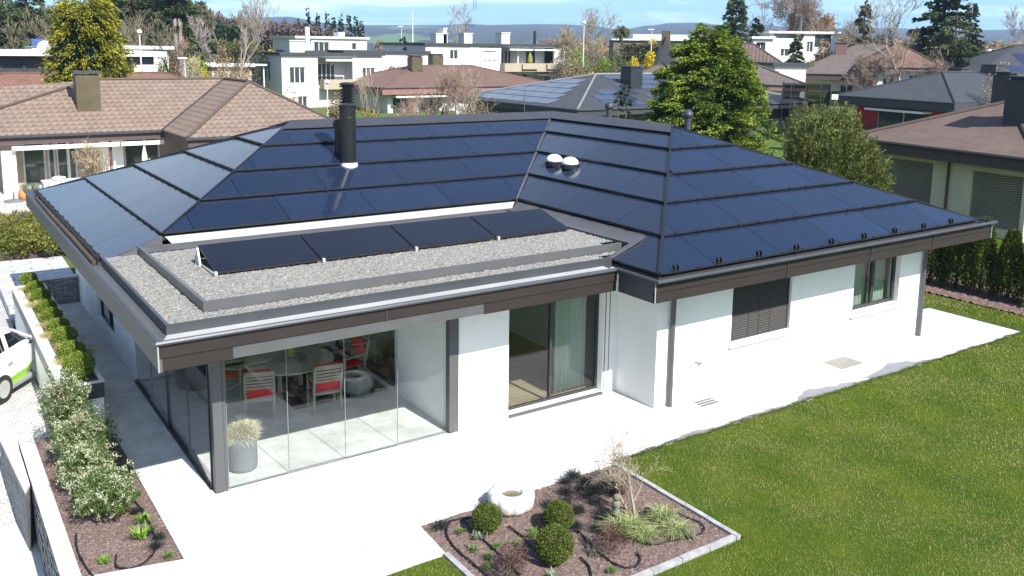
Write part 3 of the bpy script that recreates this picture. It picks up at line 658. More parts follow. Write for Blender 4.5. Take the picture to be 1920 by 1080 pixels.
# ---- lawn: base sheets and blades
M_lawn=mat('lawn_base',(.035,.065,.006),(.07,.095,.01),.9,rough=.95,spec=.1,detail=9)
lawns=[[(7.33,-1.35),(7.33,-9),(34,-9),(34,-1.35)],[(21.42,-1.35),(34,-1.35),(34,11),(18.9,11),(18.9,1.34),(21.42,1.34)],[(-1.1,-2.33),(3.27,-2.33),(3.27,-9),(-1.1,-9)],[(3.27,-4.34),(7.33,-4.34),(7.33,-9),(3.27,-9)]]
lb=MB()
for q in lawns: lb.prism(q,-.1,-.012)
struct('lawn',lb,M_lawn)
def inpoly(P,poly):
    x,y=P[:,0],P[:,1]; c=np.zeros(len(P),bool); n=len(poly)
    for i in range(n):
        x1,y1=poly[i];x2,y2=poly[(i+1)%n]; m=((y1>y)!=(y2>y)); c^=m&(x<(x2-x1)*(y-y1)/((y2-y1) if y2!=y1 else 1e-9)+x1)
    return c
gm=MB()
for poly,box in ((lawns[0],(7.33,-7.8,23.6,-1.3)),(lawns[1],(18.9,-1.4,27,6.5)),(lawns[2],(1.2,-3.6,3.3,-2.3)),(lawns[3],(4.2,-6,7.4,-4.3))):
    A=(box[2]-box[0])*(box[3]-box[1]); N=int(A*2300); P=np.stack([RNG.uniform(box[0],box[2],N),RNG.uniform(box[1],box[3],N),np.full(N,-.015)],1)
    P=P[inpoly(P,poly)]; D=np.hypot(P[:,0]-CAM[0],P[:,1]-CAM[1]); keep=RNG.random(len(P))<np.clip((15./D)**1.6,.16,1); P=P[keep]; D=D[keep]
    # keep to what the frame can see with a margin
    v=(P-CAM)@CM.T; px=960+FPX*v[:,0]/v[:,2]; py=PPY-FPX*v[:,1]/v[:,2]; k=(px>-250)&(px<2200)&(py<1350); P=P[k];D=D[k]
    n=len(P); d=unit(n)*.55; d[:,2]=1.; sc_=np.clip(D/15,1,2.2)
    V,F4,F3=blades(P,d,RNG.uniform(.025,.05,n)*np.sqrt(sc_),.0055*sc_**1.2,.7); gm.array(V,F4); gm.arr.append((np.zeros((0,3),np.float32),F3-0))
# merge triangle index arrays onto their vertex blocks
fix=[]; base=0
arr=gm.arr; gm.arr=[]
for a in range(0,len(arr),2):
    V,F4=arr[a]; F3=arr[a+1][1]; T=np.concatenate([F4[:,[0,1,2]],F4[:,[0,2,3]],F3]); gm.arr.append((V,T))
M_grass=mat_leaf('grass_blades',(.062,.14,.007),(.165,.2,.018),.8,isl=.6,trans=.25)
_nt=M_grass.node_tree; _N=_nt.nodes; _L=_nt.links; _b=_N['Principled BSDF']; _src=_b.inputs['Base Color'].links[0].from_socket
_g=_N.new('ShaderNodeNewGeometry'); _tc=_N.new('ShaderNodeTexCoord'); _n=_N.new('ShaderNodeTexNoise'); _n.inputs['Scale'].default_value=.55; _n.inputs['Detail'].default_value=8; _n.inputs['Roughness'].default_value=.7; _L.new(_tc.outputs['Object'],_n.inputs[0])
_m=_N.new('ShaderNodeMath'); _m.operation='MULTIPLY_ADD'; _m.inputs[1].default_value=.3; _L.new(_g.outputs['Random Per Island'],_m.inputs[0]); _L.new(_n.outputs[0],_m.inputs[2])
_r=_N.new('ShaderNodeMapRange'); _r.inputs[1].default_value=.66; _r.inputs[2].default_value=.8; _L.new(_m.outputs[0],_r.inputs[0]); _x=_N.new('ShaderNodeMix'); _x.data_type='RGBA'; _x.inputs[7].default_value=(.34,.31,.12,1); _L.new(_r.outputs[0],_x.inputs[0]); _L.new(_src,_x.inputs[6]); _L.new(_x.outputs[2],_b.inputs['Base Color']); [_L.new(_x.outputs[2],q.inputs[0]) for q in _N if q.type=='BSDF_TRANSLUCENT']
_g=struct('grass',gm,M_grass,'stuff')
# tufted grass fringe over the terrace edge
fr=[]; n=9000; x=RNG.uniform(7.3,21.5,n); P=np.stack([x,-1.34+RNG.normal(0,.012,n)+.02*np.sin(x*3.1)+.012*np.sin(x*11),np.full(n,-.02)],1)
P2=np.stack([21.41+RNG.normal(0,.012,1600),RNG.uniform(-1.35,1.35,1600),np.full(1600,-.02)],1); P=np.concatenate([P,P2]); d=unit(len(P))*.8; d[:,2]=.9
V,F4,F3=blades(P,d,RNG.uniform(.04,.085,len(P)),.008,.8); fm=MB().array(V,np.concatenate([F4[:,[0,1,2]],F4[:,[0,2,3]],F3]))
o=struct('grass_fringe',fm,mat_leaf('grass_edge',(.06,.1,.02),(.14,.14,.05),3.,isl=.4,trans=.2),'stuff')
# ---- garden beds
M_soil=gravel_mat('lava_mulch',[(.085,.055,.05),(.2,.135,.12),(.14,.1,.085),(.3,.22,.19)],42)
b1=pebbles('soil',3.32,-4.22,7.22,-1.405,-.018,.03,.014,M_soil,None); b1['kind']='stuff'; b1.name='mulch'
b2=pebbles('soil',-1.155,-.45,.138,5.09,-.018,.03,.014,M_soil,None); b2['kind']='stuff'; b2.name='mulch'
b3=pebbles('soil',22.9,-6,25.4,6.4,.03,.06,.03,gravel_mat('hedge_mulch',[(.09,.045,.045),(.2,.12,.11),(.13,.08,.07),(.28,.2,.17)],22),None); b3['kind']='stuff'; b3.name='mulch'
M_kerb=mat('granite_kerb',(.36,.36,.36),(.24,.24,.25),6,rough=.8,bump=.4)
def kerb(name,pts,w,label):
    t=thing(name,label,'kerb',(*pts[0],0)); a=np.array(pts[0]);b=np.array(pts[1]);L=np.linalg.norm(b-a);d=(b-a)/L;n=int(L/.5)
    mb=MB()
    for i in range(n): 
        c=a+d*(L*(i+.5)/n); mb.obox((c[0],c[1],-.025+.004*(i%2)),L/n-.012,w*.85,.1,math.atan2(d[1],d[0]))
    part('kerbstones',mb,M_kerb,t); return t
kerb('bed_kerb',[(7.25,-1.42),(7.25,-4.31)],.1,'row of pale granite kerb stones between the garden bed and the large lawn')
kerb('bed_kerb',[(7.2,-4.26),(3.3,-4.26)],.1,'row of pale granite kerb stones along the near edge of the garden bed')
kerb('bed_kerb',[(3.32,-2.32),(3.32,-4.3)],.1,'row of pale granite kerb stones beside the small grass patch')
def hose(px,label,z=.01):
    P=[gz(x,y,z) for x,y in px]; Q=[]
    for i in range(len(P)-1):
        a=P[max(i-1,0)];b=P[i];c=P[i+1];d=P[min(i+2,len(P)-1)]
        for t in np.linspace(0,1,6)[:-1]: Q.append(.5*((2*b)+(c-a)*t+(2*a-5*b+4*c-d)*t*t+(3*b-a-3*c+d)*t**3))
    Q.append(P[-1]); Q=[q+np.array([0,0,.006*math.sin(k*1.3)]) for k,q in enumerate(Q)]
    m=MB().tube(Q,.013,7)
    for k in range(4,len(Q)-2,7): m.tube([Q[k]-(Q[k+1]-Q[k])*.3,Q[k]+(Q[k+1]-Q[k])*.3],.02,7)
    single('drip_hose',m,M_black,label,'hose',P[0],'black irrigation hoses on the mulch')
hose([(900,968),(870,971),(847,976),(837,993),(843,1013),(860,1033),(880,1050),(907,1073),(930,1092)],'black drip hose looping round the left side of the garden bed')
hose([(867,973),(893,1000),(920,1023),(940,1043),(975,1078)],'black drip hose running diagonally past the leftmost ball shrub')
hose([(953,987),(977,1003),(1000,1027),(1015,1045)],'short black drip hose between the two nearest ball shrubs')
hose([(1000,968),(1001,983),(1012,992),(1030,1000),(1060,995),(1085,997),(1110,1023),(1133,1043),(1160,1060),(1187,1063),(1201,1050),(1193,1035)],'black drip hose looping round the dark red shrub in the middle of the bed')
hose([(1270,962),(1307,977),(1321,990),(1307,1003),(1260,1013),(1220,1020),(1190,1012)],'black drip hose looping round the striped grasses at the right of the bed')
hose([(1088,1045),(1105,1062),(1110,1090)],'short black drip hose end right of the largest ball shrub')
hose([(233,900),(240,925),(262,950),(283,985),(293,1020),(283,1043),(260,1060),(233,1065),(217,1060),(218,1040)],'black drip hose looping at the front of the left bed')
hose([(143,1000),(143,1020),(150,1043),(165,1068),(178,1085)],'short black drip hose along the white wall top')
# ---- planter with cladding
pl=thing('long_planter','long white raised planter with a grey band, full of ball shrubs','planter',(-.27,9.3,0))
X0,X1,Y0,Y1,ZT=-.65,.11,5.1,13.5,.88
m=MB(); m.box(X0+.02,Y0+.02,-.5,X1-.02,Y1-.02,ZT-.34); part('planter_base',m,M_white,pl)
m=MB(); o_=[(X0,Y0),(X1,Y0),(X1,Y1),(X0,Y1)]; w=.1
m.box(X0,Y0,ZT-.33,X1,Y0+w,ZT-.03); m.box(X0,Y1-w,ZT-.33,X1,Y1,ZT-.03); m.box(X0,Y0+w,ZT-.33,X0+w,Y1-w,ZT-.03); m.box(X1-w,Y0+w,ZT-.33,X1,Y1-w,ZT-.03); part('planter_band',m,M_metal,pl)
m=MB(); w=.12; m.box(X0-.01,Y0-.01,ZT-.028,X1+.01,Y0+w-.04,ZT); m.box(X0-.01,Y1-w,ZT-.028,X1+.01,Y1+.01,ZT); m.box(X0-.01,Y0+w-.04,ZT-.028,X0+.2,Y1-w,ZT); m.box(X1-.07,Y0+w-.04,ZT-.028,X1+.01,Y1-w,ZT)
part('planter_rim',m,mat('pale_rim',(.62,.63,.63),(.56,.57,.58),2,rough=.6),pl)
m=MB(); m.box(X0+.1,Y0+.1,ZT-.3,X1-.1,Y1-.1,ZT-.1); part('planter_soil',m,M_soil,pl)
# ---- stone-clad walls
M_clad=mat_brick('split_stone_cladding',(.17,.18,.19),(.3,.3,.31),(.05,.05,.05),.35,.06,.008,uv=True,bump=1.,noise=.4,nscale=9,offset=.37)
def cladwall(name,a,b,z0,z1,t,label,cap=True,capm=None):
    a=np.array(a,float);b=np.array(b,float);L=np.linalg.norm(b-a);d=(b-a)/L;n=np.array([-d[1],d[0]]); o=thing(name,label,'wall',(*((a+b)/2),z0))
    mb=MB(); nu=int(L/.18);nv=max(2,int((z1-z0)/.06)); R=random.Random(3)
    for w,sgn in((0,-1),(t,1)):
        for j in range(nv):
            for i in range(nu):
                u0,u1=L*i/nu,L*(i+1)/nu; e=R.uniform(0,.018)*sgn; c0,c1=z0+(z1-z0)*j/nv,z0+(z1-z0)*(j+1)/nv
                q=[(*(a+d*u0+n*(w+e)),c0),(*(a+d*u1+n*(w+e)),c0),(*(a+d*u1+n*(w+e)),c1),(*(a+d*u0+n*(w+e)),c1)]
                if sgn>0:q=q[::-1]
                mb.poly(q,[(u0,c0),(u1,c0),(u1,c1),(u0,c1)] if sgn<0 else [(u0,c1),(u1,c1),(u1,c0),(u0,c0)])
    for u in(0,L): mb.poly([(*(a+d*u),z0),(*(a+d*u+n*t),z0),(*(a+d*u+n*t),z1),(*(a+d*u),z1)],[(0,z0),(t,z0),(t,z1),(0,z1)])
    part('stone_cladding',mb,M_clad,o)
    if cap:
        c=MB(); q=[a-n*.02,b-n*.02,b+n*(t+.02),a+n*(t+.02)]; c.prism([tuple(p) for p in q],z1,z1+.04); part('coping',c,capm or M_slab,o)
    return o
cladwall('retaining_wall',(.1,14.42),(1.06,14.42),0,.73,.14,'dark stone-clad wall closing the shaded side passage')
cladwall('retaining_wall',(-1.37,5.3),(-1.37,-3.5),-1.3,.01,.2,'stone-clad retaining wall with a broad pale coping along the left bed')
# low wedge wall beyond it
ww=thing('wedge_wall','low stone-clad wedge-shaped wall tapering beside the cobbled drive','wall',(-1.5,5,-1))
m=MB(); tri=[(-1.4,5.35),(-1.40,3.3),(-1.5,3.0),(-1.66,5.6)]
for (a,b) in((3,2),(2,1)):
    p,q=tri[a],tri[b]; m.poly([(*p,-1.2),(*q,-1.2),(*q,-.1),(*p,-.1)],[(0,0),(2,0),(2,1.1),(0,1.1)])
m.poly([(*p,-1.2) for p in tri][::-1],[(0,0)]*4); part('stone_cladding',m,M_clad,ww); part('coping',MB().prism(tri,-.1,-.05),M_slab,ww)
# lower cobbled drive and pale landing
M_cob=mat_brick('pale_cobbles',(.5,.5,.48),(.4,.4,.39),(.27,.27,.26),.11,.09,.01,uv=False,bump=.9,noise=.25,nscale=5,rough=.8)
dv=MB(); 
def dz(y): return -.3 if y>7.5 else -.3-(7.5-y)/3.3*.8 if y>4.2 else -1.1
ys=[40,17.5,7.5,6.5,5.5,4.2]
for a,b in zip(ys[:-1],ys[1:]): dv.poly([(-30,b,dz(b)),(-.66 if b>5 else -1.3,b,dz(b)),(-.66 if a>5 else -1.3,a,dz(a)),(-30,a,dz(a))])
struct('driveway',dv,M_cob)
struct('path',MB().prism([(-30,-12),(-1.36,-12),(-1.36,4.2),(-30,4.2)],-1.4,-1.09),M_slab)
# upper stone path behind the side passage, z .72
struct('path',MB().prism([(-8,17.4),(-.66,17.4),(-.66,14.58),(1.4,14.58),(1.5,20.95),(-.3,21.1),(-1.6,20.4),(-8,19.8)],-.5,-.04) ,mat_brick('rough_stone_paving',(.5,.5,.5),(.38,.385,.4),(.26,.26,.27),1.1,.42,.02,uv=False,bump=.8,noise=.3,nscale=4,rot=.05)).name='stone_path'
struct('ground',MB().prism([(-8,19.9),(-1.6,20.5),(-.3,21.2),(1.6,21.05),(1.7,27.1),(-8,27.1)],-.2,.1),mat('earth',(.08,.06,.045),(.05,.05,.03),3,rough=1)).name='earth_bank'
struct('patio',MB().prism([(-6,27.2),(16,27.2),(16,38),(-6,38)],-.2,.02),mat_brick('neighbour_paving',(.42,.4,.36),(.38,.37,.33),(.2,.2,.2),.5,.5,.01,uv=False,noise=.15)).name='paving'
struct('lawn',MB().prism([(1.7,17.5),(19,17.5),(19,27.2),(1.7,27.2)],-.2,.0),M_lawn)
# ---- furniture
M_teak=mat('weathered_teak',(.3,.27,.22),(.22,.2,.165),4,rough=.8,stretch=(1,1,1),bump=.3)
M_red=mat('red_cushion',(.5,.015,.025),(.42,.01,.02),5,rough=.85,bump=.2)
tb_=thing('dining_table','large round grey teak table with a turntable on the dark rug','table',(3.62,4.72,0))
m=MB(); m.lathe((3.62,4.72,.72),[(.88,0),(.9,.01),(.9,.035),(.89,.04)],56); part('table_top',m,mat('table_wood',(.4,.39,.31),(.28,.275,.22),2.2,rough=.6,stretch=(1,9,1)),tb_)
m=MB(); m.lathe((3.62,4.72,.765),[(.36,0),(.36,.025),(.35,.03)],40); part('turntable',m,M_teak,tb_)
for k in range(4):
    a=.785+k*1.5708; m=MB(); m.bar((3.62+.5*math.cos(a),4.72+.5*math.sin(a),.0),(3.62+.5*math.cos(a),4.72+.5*math.sin(a),.72),.08); part('leg',m,M_teak,tb_)
m=MB(); m.obox((3.62,4.72,.65),1.,.06,.1,.785); m.obox((3.62,4.72,.651),1.,.06,.098,-.785); part('apron',m,M_teak,tb_)
v=MB().lathe((3.66,4.74,.796),[(.05,0),(.08,.04),(.085,.12),(.05,.18),(.06,.2)],20)
single('vase',v,mat('yellow_green_glaze',(.28,.3,.03),rough=.3),'small yellow-green vase on the round turntable','vase',(3.66,4.74,.796),smooth=True)
def make_chair():
    t=thing('garden_chair','','chair',(0,0,0))
    for sx in(-1,1):
        m=MB(); m.bar((sx*.27,-.24,0),(sx*.27,-.24,.64),.045); part('leg',m,M_teak,t,local=True)
        m=MB(); m.bar((sx*.27,.26,0),(sx*.27,.24,.45),.045); m.bar((sx*.27,.24,.45),(sx*.27,.36,.98),.045); part('leg',m,M_teak,t,local=True)
        m=MB(); m.bar((sx*.27,-.29,.655),(sx*.27,.29,.67),.06,.03); m.bar((sx*.27,-.22,.35),(sx*.27,.28,.12),.03,.03); part('armrest',m,M_teak,t,local=True)
    m=MB(); 
    for z in(.40,): m.bar((-.25,-.24,z),(.25,-.24,z),.03,.06); m.bar((-.25,.24,z),(.25,.24,z),.03,.06)
    for k in range(6): m.obox((0,-.2+k*.08,.435),.5,.06,.018)
    part('seat',m,M_teak,t,local=True)
    m=MB()
    for k in range(7):
        z=.52+k*.07; m.obox((0,.24+(z-.45)*.226,z),.5,.018,.05,0,('X',-.22))
    m.obox((0,.358,.985),.56,.03,.06,0,('X',-.22)); part('backrest',m,M_teak,t,local=True)
    def cush(c,sx,sy,sz,tilt=0):
        b=MB(); 
        V=[];F=[];N=8
        for i in range(N+1):
            for j in range(N+1):
                u=i/N*2-1;w=j/N*2-1; b_=(1-abs(u)**6)*(1-abs(w)**6); V.append((u*sx/2*(1-.03*(1-b_)),w*sy/2,sz*(.45+.55*b_**.5)))
        n0=len(V); V+=[(x,y,0) for x,y,z in V]
        for i in range(N):
            for j in range(N):
                q=(i*(N+1)+j,(i+1)*(N+1)+j,(i+1)*(N+1)+j+1,i*(N+1)+j+1); F.append(q); F.append(tuple(n0+k for k in q[::-1]))
        for i in range(N):
            for (a,bb) in((i*(N+1),(i+1)*(N+1)),((i+1)*(N+1)+N,i*(N+1)+N),(i+1,i),(N*(N+1)+i,N*(N+1)+i+1)): F.append((a,n0+a,n0+bb,bb))
        R=Matrix.Rotation(tilt,3,'X'); return b.add([tuple(Vector(c)+R@Vector(p)) for p in V],F)
    part('seat_cushion',cush((0,-.01,.445),.5,.48,.06),M_red,t,local=True,smooth=False)
    part('back_cushion',cush((0,.265,.76),.48,.5,.06,math.radians(102)),M_red,t,local=True)
    return t
cp=make_chair()
chairs=[((2.72,3.98),2.85,'teak chair with red cushions at the front left of the round table'),((3.92,3.62),3.02,'teak chair with red cushions at the front right of the round table'),((4.88,4.62),-1.45,'teak chair with red cushions right of the round table seen from its side'),((4.25,5.75),-.45,'teak chair with red cushions behind the round table'),((2.6,5.3),1.0,'teak chair with red cushions at the far left of the round table')]
for k,((x,y),a,lab) in enumerate(chairs):
    if k==0: cp.location=(x,y,0.014*(x>3.4)); cp.rotation_euler=(0,0,a); cp['label']=lab; cp['group']='teak chairs round the table'
    else: dup(cp,(x,y,.014*(x>3.4)),a,lab)
# scalloped stone bowls
def bowl(cx,cy,r,h,m,label,water=None,wallm=None):
    t=thing('stone_bowl',label,'bowl',(cx,cy,0)); f=lambda th,i:1-.07*abs(math.cos(4.5*th))**6 if i<5 else 1
    mb=MB(); mb.lathe((cx,cy,0),[(r*.78,0),(r*.95,h*.25),(r,h*.6),(r*.96,h*.9),(r*.82,h),(r*.5,h*.98),(r*.44,h*.9),(r*.4,h*.55)],72,f); part('basin',mb,m,t,smooth=True)
    w=MB(); w.lathe((cx,cy,h*.72),[(r*.43,0),(r*.43,.005)],32); part('bowl_content',w,water,t); return t
bowl(4.86,-1.72,.38,.29,mat('white_stone',(.62,.61,.57),(.5,.49,.45),6,rough=.75,bump=.3),'white scalloped stone basin holding water at the edge of the garden bed',mat('basin_water',(.16,.13,.07),(.1,.1,.08),4,rough=.03))
bowl(4.85,4.1,.36,.4,mat('grey_stone',(.3,.3,.28),(.2,.2,.19),6,rough=.75,bump=.3),'grey scalloped stone bowl on the dark rug inside the glazed patio',M_black)
M_pot=mat('grey_concrete_pot',(.13,.14,.155),(.16,.17,.18),3,rough=.7)
def pot(x,y,r,h,m,label):
    t=thing('planter_pot',label,'pot',(x,y,0)); p=MB().lathe((x,y,0),[(r*.93,0),(r,.05),(r,h-.01),(r*.99,h),(r*.9,h),(r*.88,h-.08)],40); part('pot',p,m,t,smooth=False); return t
tp_=pot(1.72,1.92,.255,.62,M_pot,'grey round pot with a mound of dried cream grass just inside the glass corner')
n=5200; P=clump_shell((1.72,1.92,.66),(.24,.24,.2),n,.3,.9); d=P-np.array([1.72,1.92,.5]); d=d/np.linalg.norm(d,axis=1)[:,None]+unit(len(P))*.6; V,F4,F3=blades(P,d,RNG.uniform(.08,.17,len(P)),.008,.6)
part('dried_grass',MB().array(V,np.concatenate([F4[:,[0,1,2]],F4[:,[0,2,3]],F3])),mat_leaf('cream_grass',(.8,.76,.6),(.62,.57,.42),5,isl=.3),tp_)
pot(2.1,6.3,.42,.6,mat('dark_pot',(.035,.037,.04),rough=.5),'large dark round pot behind the side glass of the patio')
# ---- car below the planter
cr=thing('parked_car','white hatchback with lime green grass graphics parked beside the long planter','car',(-2.38,8.2,-.3),math.radians(53))
# local frame: +x = tail direction, right side = -y ; side plane y=-.86
prof=[(-2.0,.35,.62,.55),(-1.8,.25,.75,.72),(-1.2,.2,.86,.8),(-.7,.2,.95,.84),(0,.2,.98,.86),(.8,.2,1.0,.86),(1.5,.22,1.02,.84),(1.85,.28,1.0,.76),(1.97,.4,.85,.62)]
m=MB();V=[];F=[]
for x,z0,z1,w in prof: V+=[(x,-w*.9,z0),(x,-w,z0+.25),(x,-w*.98,z1-.12),(x,-w*.9,z1),(x,w*.9,z1),(x,w*.98,z1-.12),(x,w,z0+.25),(x,w*.9,z0)]
for i in range(len(prof)-1):
    for j in range(8): F.append((i*8+j,(i+1)*8+j,(i+1)*8+(j+1)%8,i*8+(j+1)%8))
F+=[tuple(range(8)),tuple(range(len(V)-1,len(V)-9,-1))]
cm_=bpy.data.materials.new('car_paint'); cm_.use_nodes=True; nt=cm_.node_tree; b=nt.nodes['Principled BSDF']; b.inputs['Roughness'].default_value=.25; b.inputs['Coat Weight'].default_value=.8
tc=nt.nodes.new('ShaderNodeTexCoord'); sp=nt.nodes.new('ShaderNodeSeparateXYZ'); nt.links.new(tc.outputs['Object'],sp.inputs[0]); nz=nt.nodes.new('ShaderNodeTexNoise'); nz.inputs['Scale'].default_value=1.; mp=nt.nodes.new('ShaderNodeMapping'); mp.inputs['Scale'].default_value=(22,1,1.5); nt.links.new(tc.outputs['Object'],mp.inputs[0]); nt.links.new(mp.outputs[0],nz.inputs[0])
ma=nt.nodes.new('ShaderNodeMath'); ma.operation='MULTIPLY_ADD'; ma.inputs[1].default_value=-.5; nt.links.new(nz.outputs[0],ma.inputs[0]); nt.links.new(sp.outputs[2],ma.inputs[2])
lt=nt.nodes.new('ShaderNodeMath'); lt.operation='LESS_THAN'; lt.inputs[1].default_value=.22; nt.links.new(ma.outputs[0],lt.inputs[0]); mxx=nt.nodes.new('ShaderNodeMix'); mxx.data_type='RGBA'; mxx.inputs[6].default_value=(.78,.79,.8,1); mxx.inputs[7].default_value=(.36,.72,.03,1)
nt.links.new(lt.outputs[0],mxx.inputs[0]); nt.links.new(mxx.outputs[2],b.inputs['Base Color'])
m.add(V,F); part('body',m,cm_,cr,local=True,smooth=False)
m=MB();V=[];F=[]
cab=[(-1.05,.9,.72),(-.35,1.38,.62),(.5,1.43,.62),(1.3,1.36,.6),(1.85,1.0,.68)]
for x,z1,w in cab: V+=[(x,-w-.12,.93),(x,-w,z1-.04),(x,w,z1-.04),(x,w+.12,.93)]
for i in range(len(cab)-1):
    for j in range(3): F.append((i*4+j,(i+1)*4+j,(i+1)*4+j+1,i*4+j+1))
m.add(V,F); part('windows',m,mat('car_glass',(.01,.012,.014),rough=.04,coat=1),cr,local=True,smooth=False)
m=MB()
for a,b2_ in zip(cab[1:-1],cab[2:]):
    if a[0]>1.2: continue
    m.slab([(a[0],-a[2]-.02,a[1]-.02),(b2_[0],-b2_[2]-.02,b2_[1]-.02),(b2_[0],b2_[2]+.02,b2_[1]-.02),(a[0],a[2]+.02,a[1]-.02)],.04)
for x,w in((.1,.64),(.95,.63)): m.bar((x,-w-.14,.92),(x,-w-.02,1.38),.09,.03)
m.bar((1.35,-.62,1.34),(1.88,-.8,.98),.1,.04); part('roof',m,mat('car_white',(.8,.8,.81),rough=.25,coat=.8),cr,local=True)
for x in(-1.75,.55):
    for s in(-1,1):
        m=MB(); m.tube([(x,s*.66,.3),(x,s*.875,.3)],.3,24); w_=part('wheel',m,mat('tyre_rubber',(.015,.015,.015),rough=.9),cr,local=True)
        m=MB(); m.tube([(x,s*.87,.3),(x,s*.885,.3)],.19,16); part('rim',m,M_bright,w_,local=True)
m=MB(); m.bar((.75,-.885,.8),(.9,-.885,.8),.03,.04); part('door_handle',m,M_bright,cr,local=True)
m=MB(); m.box(-1.75,-.845,.18,1.75,.845,.24); part('sill',m,mat('grey_sill',(.25,.25,.26),rough=.5),cr,local=True)
# ================================================================ near plants
T3=lambda F4,F3:np.concatenate([F4[:,[0,1,2]],F4[:,[0,2,3]],F3])
L_box=mat_leaf('boxwood_leaf',(.055,.085,.014),(.11,.13,.025),6,isl=.45,trans=.15)
L_box2=mat_leaf('planter_box_leaf',(.10,.165,.015),(.19,.235,.035),5,isl=.45,trans=.2)
L_twig=mat('twig',(.12,.085,.06),(.2,.15,.11),6,rough=.9)
def ball(x,y,r,z,n,m,label,group,squash=.95,ls=.028):
    t=thing('ball_shrub',label,'shrub',(x,y,z),0,group)
    P=clump_shell((x,y,z+r*squash),(r,r,r*squash),n,.1,.35,30,z+.01); d=P-np.array([x,y,z+r*.6]); d=d/np.linalg.norm(d,axis=1)[:,None]*.7+unit(len(P))
    V,F=leaves(P,d,RNG.uniform(.6,1.3,len(P))*ls,ls*.55); part('foliage',MB().array(V,F),m,t)
    part('stem',MB().tube([(x,y,z),(x,y,z+r*1.2)],[.02,.012],6),L_twig,t); return t
def surf(px,py): p=gz(px,py,0); return p
for (px,py,rp,lab) in((920,1003,27,'leftmost dark green clipped ball shrub in the garden bed beside the stone basin'),(1056,998,27,'dark green clipped ball shrub in the garden bed, furthest back of three'),(1050,1062,35,'largest dark green clipped ball shrub in the garden bed, nearest to the camera')):
    p=gz(px,py,0); D=np.linalg.norm(p-CAM); r=rp/FPX*D; ball(p[0],p[1]+r*.5,r,0.,int(9000*(r/.25)**2),L_box,lab,'clipped ball shrubs in the garden bed')
pos=['farthest','second farthest','third farthest','fourth farthest','middle','fourth nearest','third nearest','second nearest','nearest']
for k,((px,py),rr_) in enumerate(zip([(54,530),(66,547),(77,562),(88,584),(97,601),(110,621),(121,641),(134,670),(148,698)],[.22,.22,.23,.23,.24,.24,.26,.27,.3])):
    p=gz(px,py,.9); ball(p[0]-.0,p[1],rr_,.80,int(3600),L_box2,'clipped green ball shrub in the planter, %s from the camera'%pos[k] if pos[k]!='middle' else 'clipped green ball shrub at the middle of the row in the long planter','ball shrubs in the long planter',.85,.035)
L_feather=mat_leaf('feather_grass',(.6,.52,.27),(.42,.38,.15),5,isl=.35,trans=.3)
def tuft(name,cat,x,y,z,n,L,W,m,label,group,spread=.6,bend=.7,r=.05):
    P=np.stack([x+RNG.normal(0,r,n),y+RNG.normal(0,r,n),np.full(n,z)],1); d=unit(n)*spread; d[:,2]=np.abs(d[:,2])*.4+.75
    V,F4,F3=blades(P,d,RNG.uniform(.55,1.1,n)*L,W,bend); return single(name,MB().array(V,T3(F4,F3)),m,label,cat,(x,y,z),group)
for k,(px,py) in enumerate([(46,545),(57,560),(68,575),(80,598),(88,613),(97,632),(110,654),(120,682),(160,665)]):
    p=gz(px,py,.85); tuft('feather_grass','grass tuft',p[0]+.04+.06*math.sin(k*2.3),p[1],.84,230+60*(k%3),.3,.007,L_feather,'pale feather grass tuft leaning over the %s of the planter, %s'%(('outer rim','number %s from the far end'%['one','two','three','four','five','six','seven','eight'][k]) if k<8 else ('walkway rim','the only tuft hanging over the passage')),'feather grass tufts in the long planter',1.2,1.3,.07)
# flowering shrubs of the left bed: dark evergreen leaves with cream tips
L_pi=mat_leaf('variegated_leaf',(.035,.07,.014),(.09,.14,.03),5,isl=.5,trans=.2)
L_cream=mat_leaf('cream_leaf_tip',(.5,.51,.36),(.33,.37,.2),7,isl=.25,trans=.25)
def pieris(x,y,h,w,seed,label,tall=1.):
    t=thing('flowering_shrub',label,'shrub',(x,y,0),0,'cream-tipped evergreen shrubs in the left bed'); sk,tips=tree_skeleton((x,y,0),h*.5,.03,3,.9,up=.35,first=.1,nb=(4,5),seed=seed,lenf=.72)
    part('branches',limbs_mb(sk,.004),L_twig,t)
    n=int(4600*tall); P=clump_shell((x,y,h*.5),(w*1.05,w*1.15,h*.55),n,.55,.8,60,.04,.88)
    d=P-np.array([x,y,h*.2]); d=d/np.linalg.norm(d,axis=1)[:,None]*.8+unit(len(P))*.9; V,F=leaves(P,d,RNG.uniform(.035,.07,len(P)),.019,droop=.1); part('foliage',MB().array(V,F),L_pi,t)
    P=clump_shell((x,y,h*.5),(w*1.1,w*1.2,h*.6),int(430*tall),.6,.5,60,.1,.88); V_=[];F_=[]
    Q=np.repeat(P,8,0)+RNG.normal(0,.02,(len(P)*8,3)); d=unit(len(Q)); d[:,2]=np.abs(d[:,2])+.2; V,F=leaves(Q,d,RNG.uniform(.025,.055,len(Q)),.017); part('cream_tips',MB().array(V,F),L_cream,t)
pieris(-.62,4.75,1.35,.5,11,'tallest cream-tipped evergreen shrub standing in front of the planter end',1.25)
pieris(-.5,3.55,.95,.62,12,'broad cream-tipped shrub in the left bed between the tallest and the middle shrub',1.25)
pieris(-.62,2.45,.85,.5,13,'middle cream-tipped shrub of the left bed close to the pale coping')
pieris(-.55,1.45,.8,.55,14,'cream-tipped shrub nearest the camera in the left bed',1.15)
L_lime=mat_leaf('lime_leaf',(.14,.26,.03),(.2,.34,.05),4,isl=.3,trans=.3); L_mondo=mat_leaf('black_mondo',(.012,.014,.016),(.03,.035,.03),4,isl=.5,trans=.05)
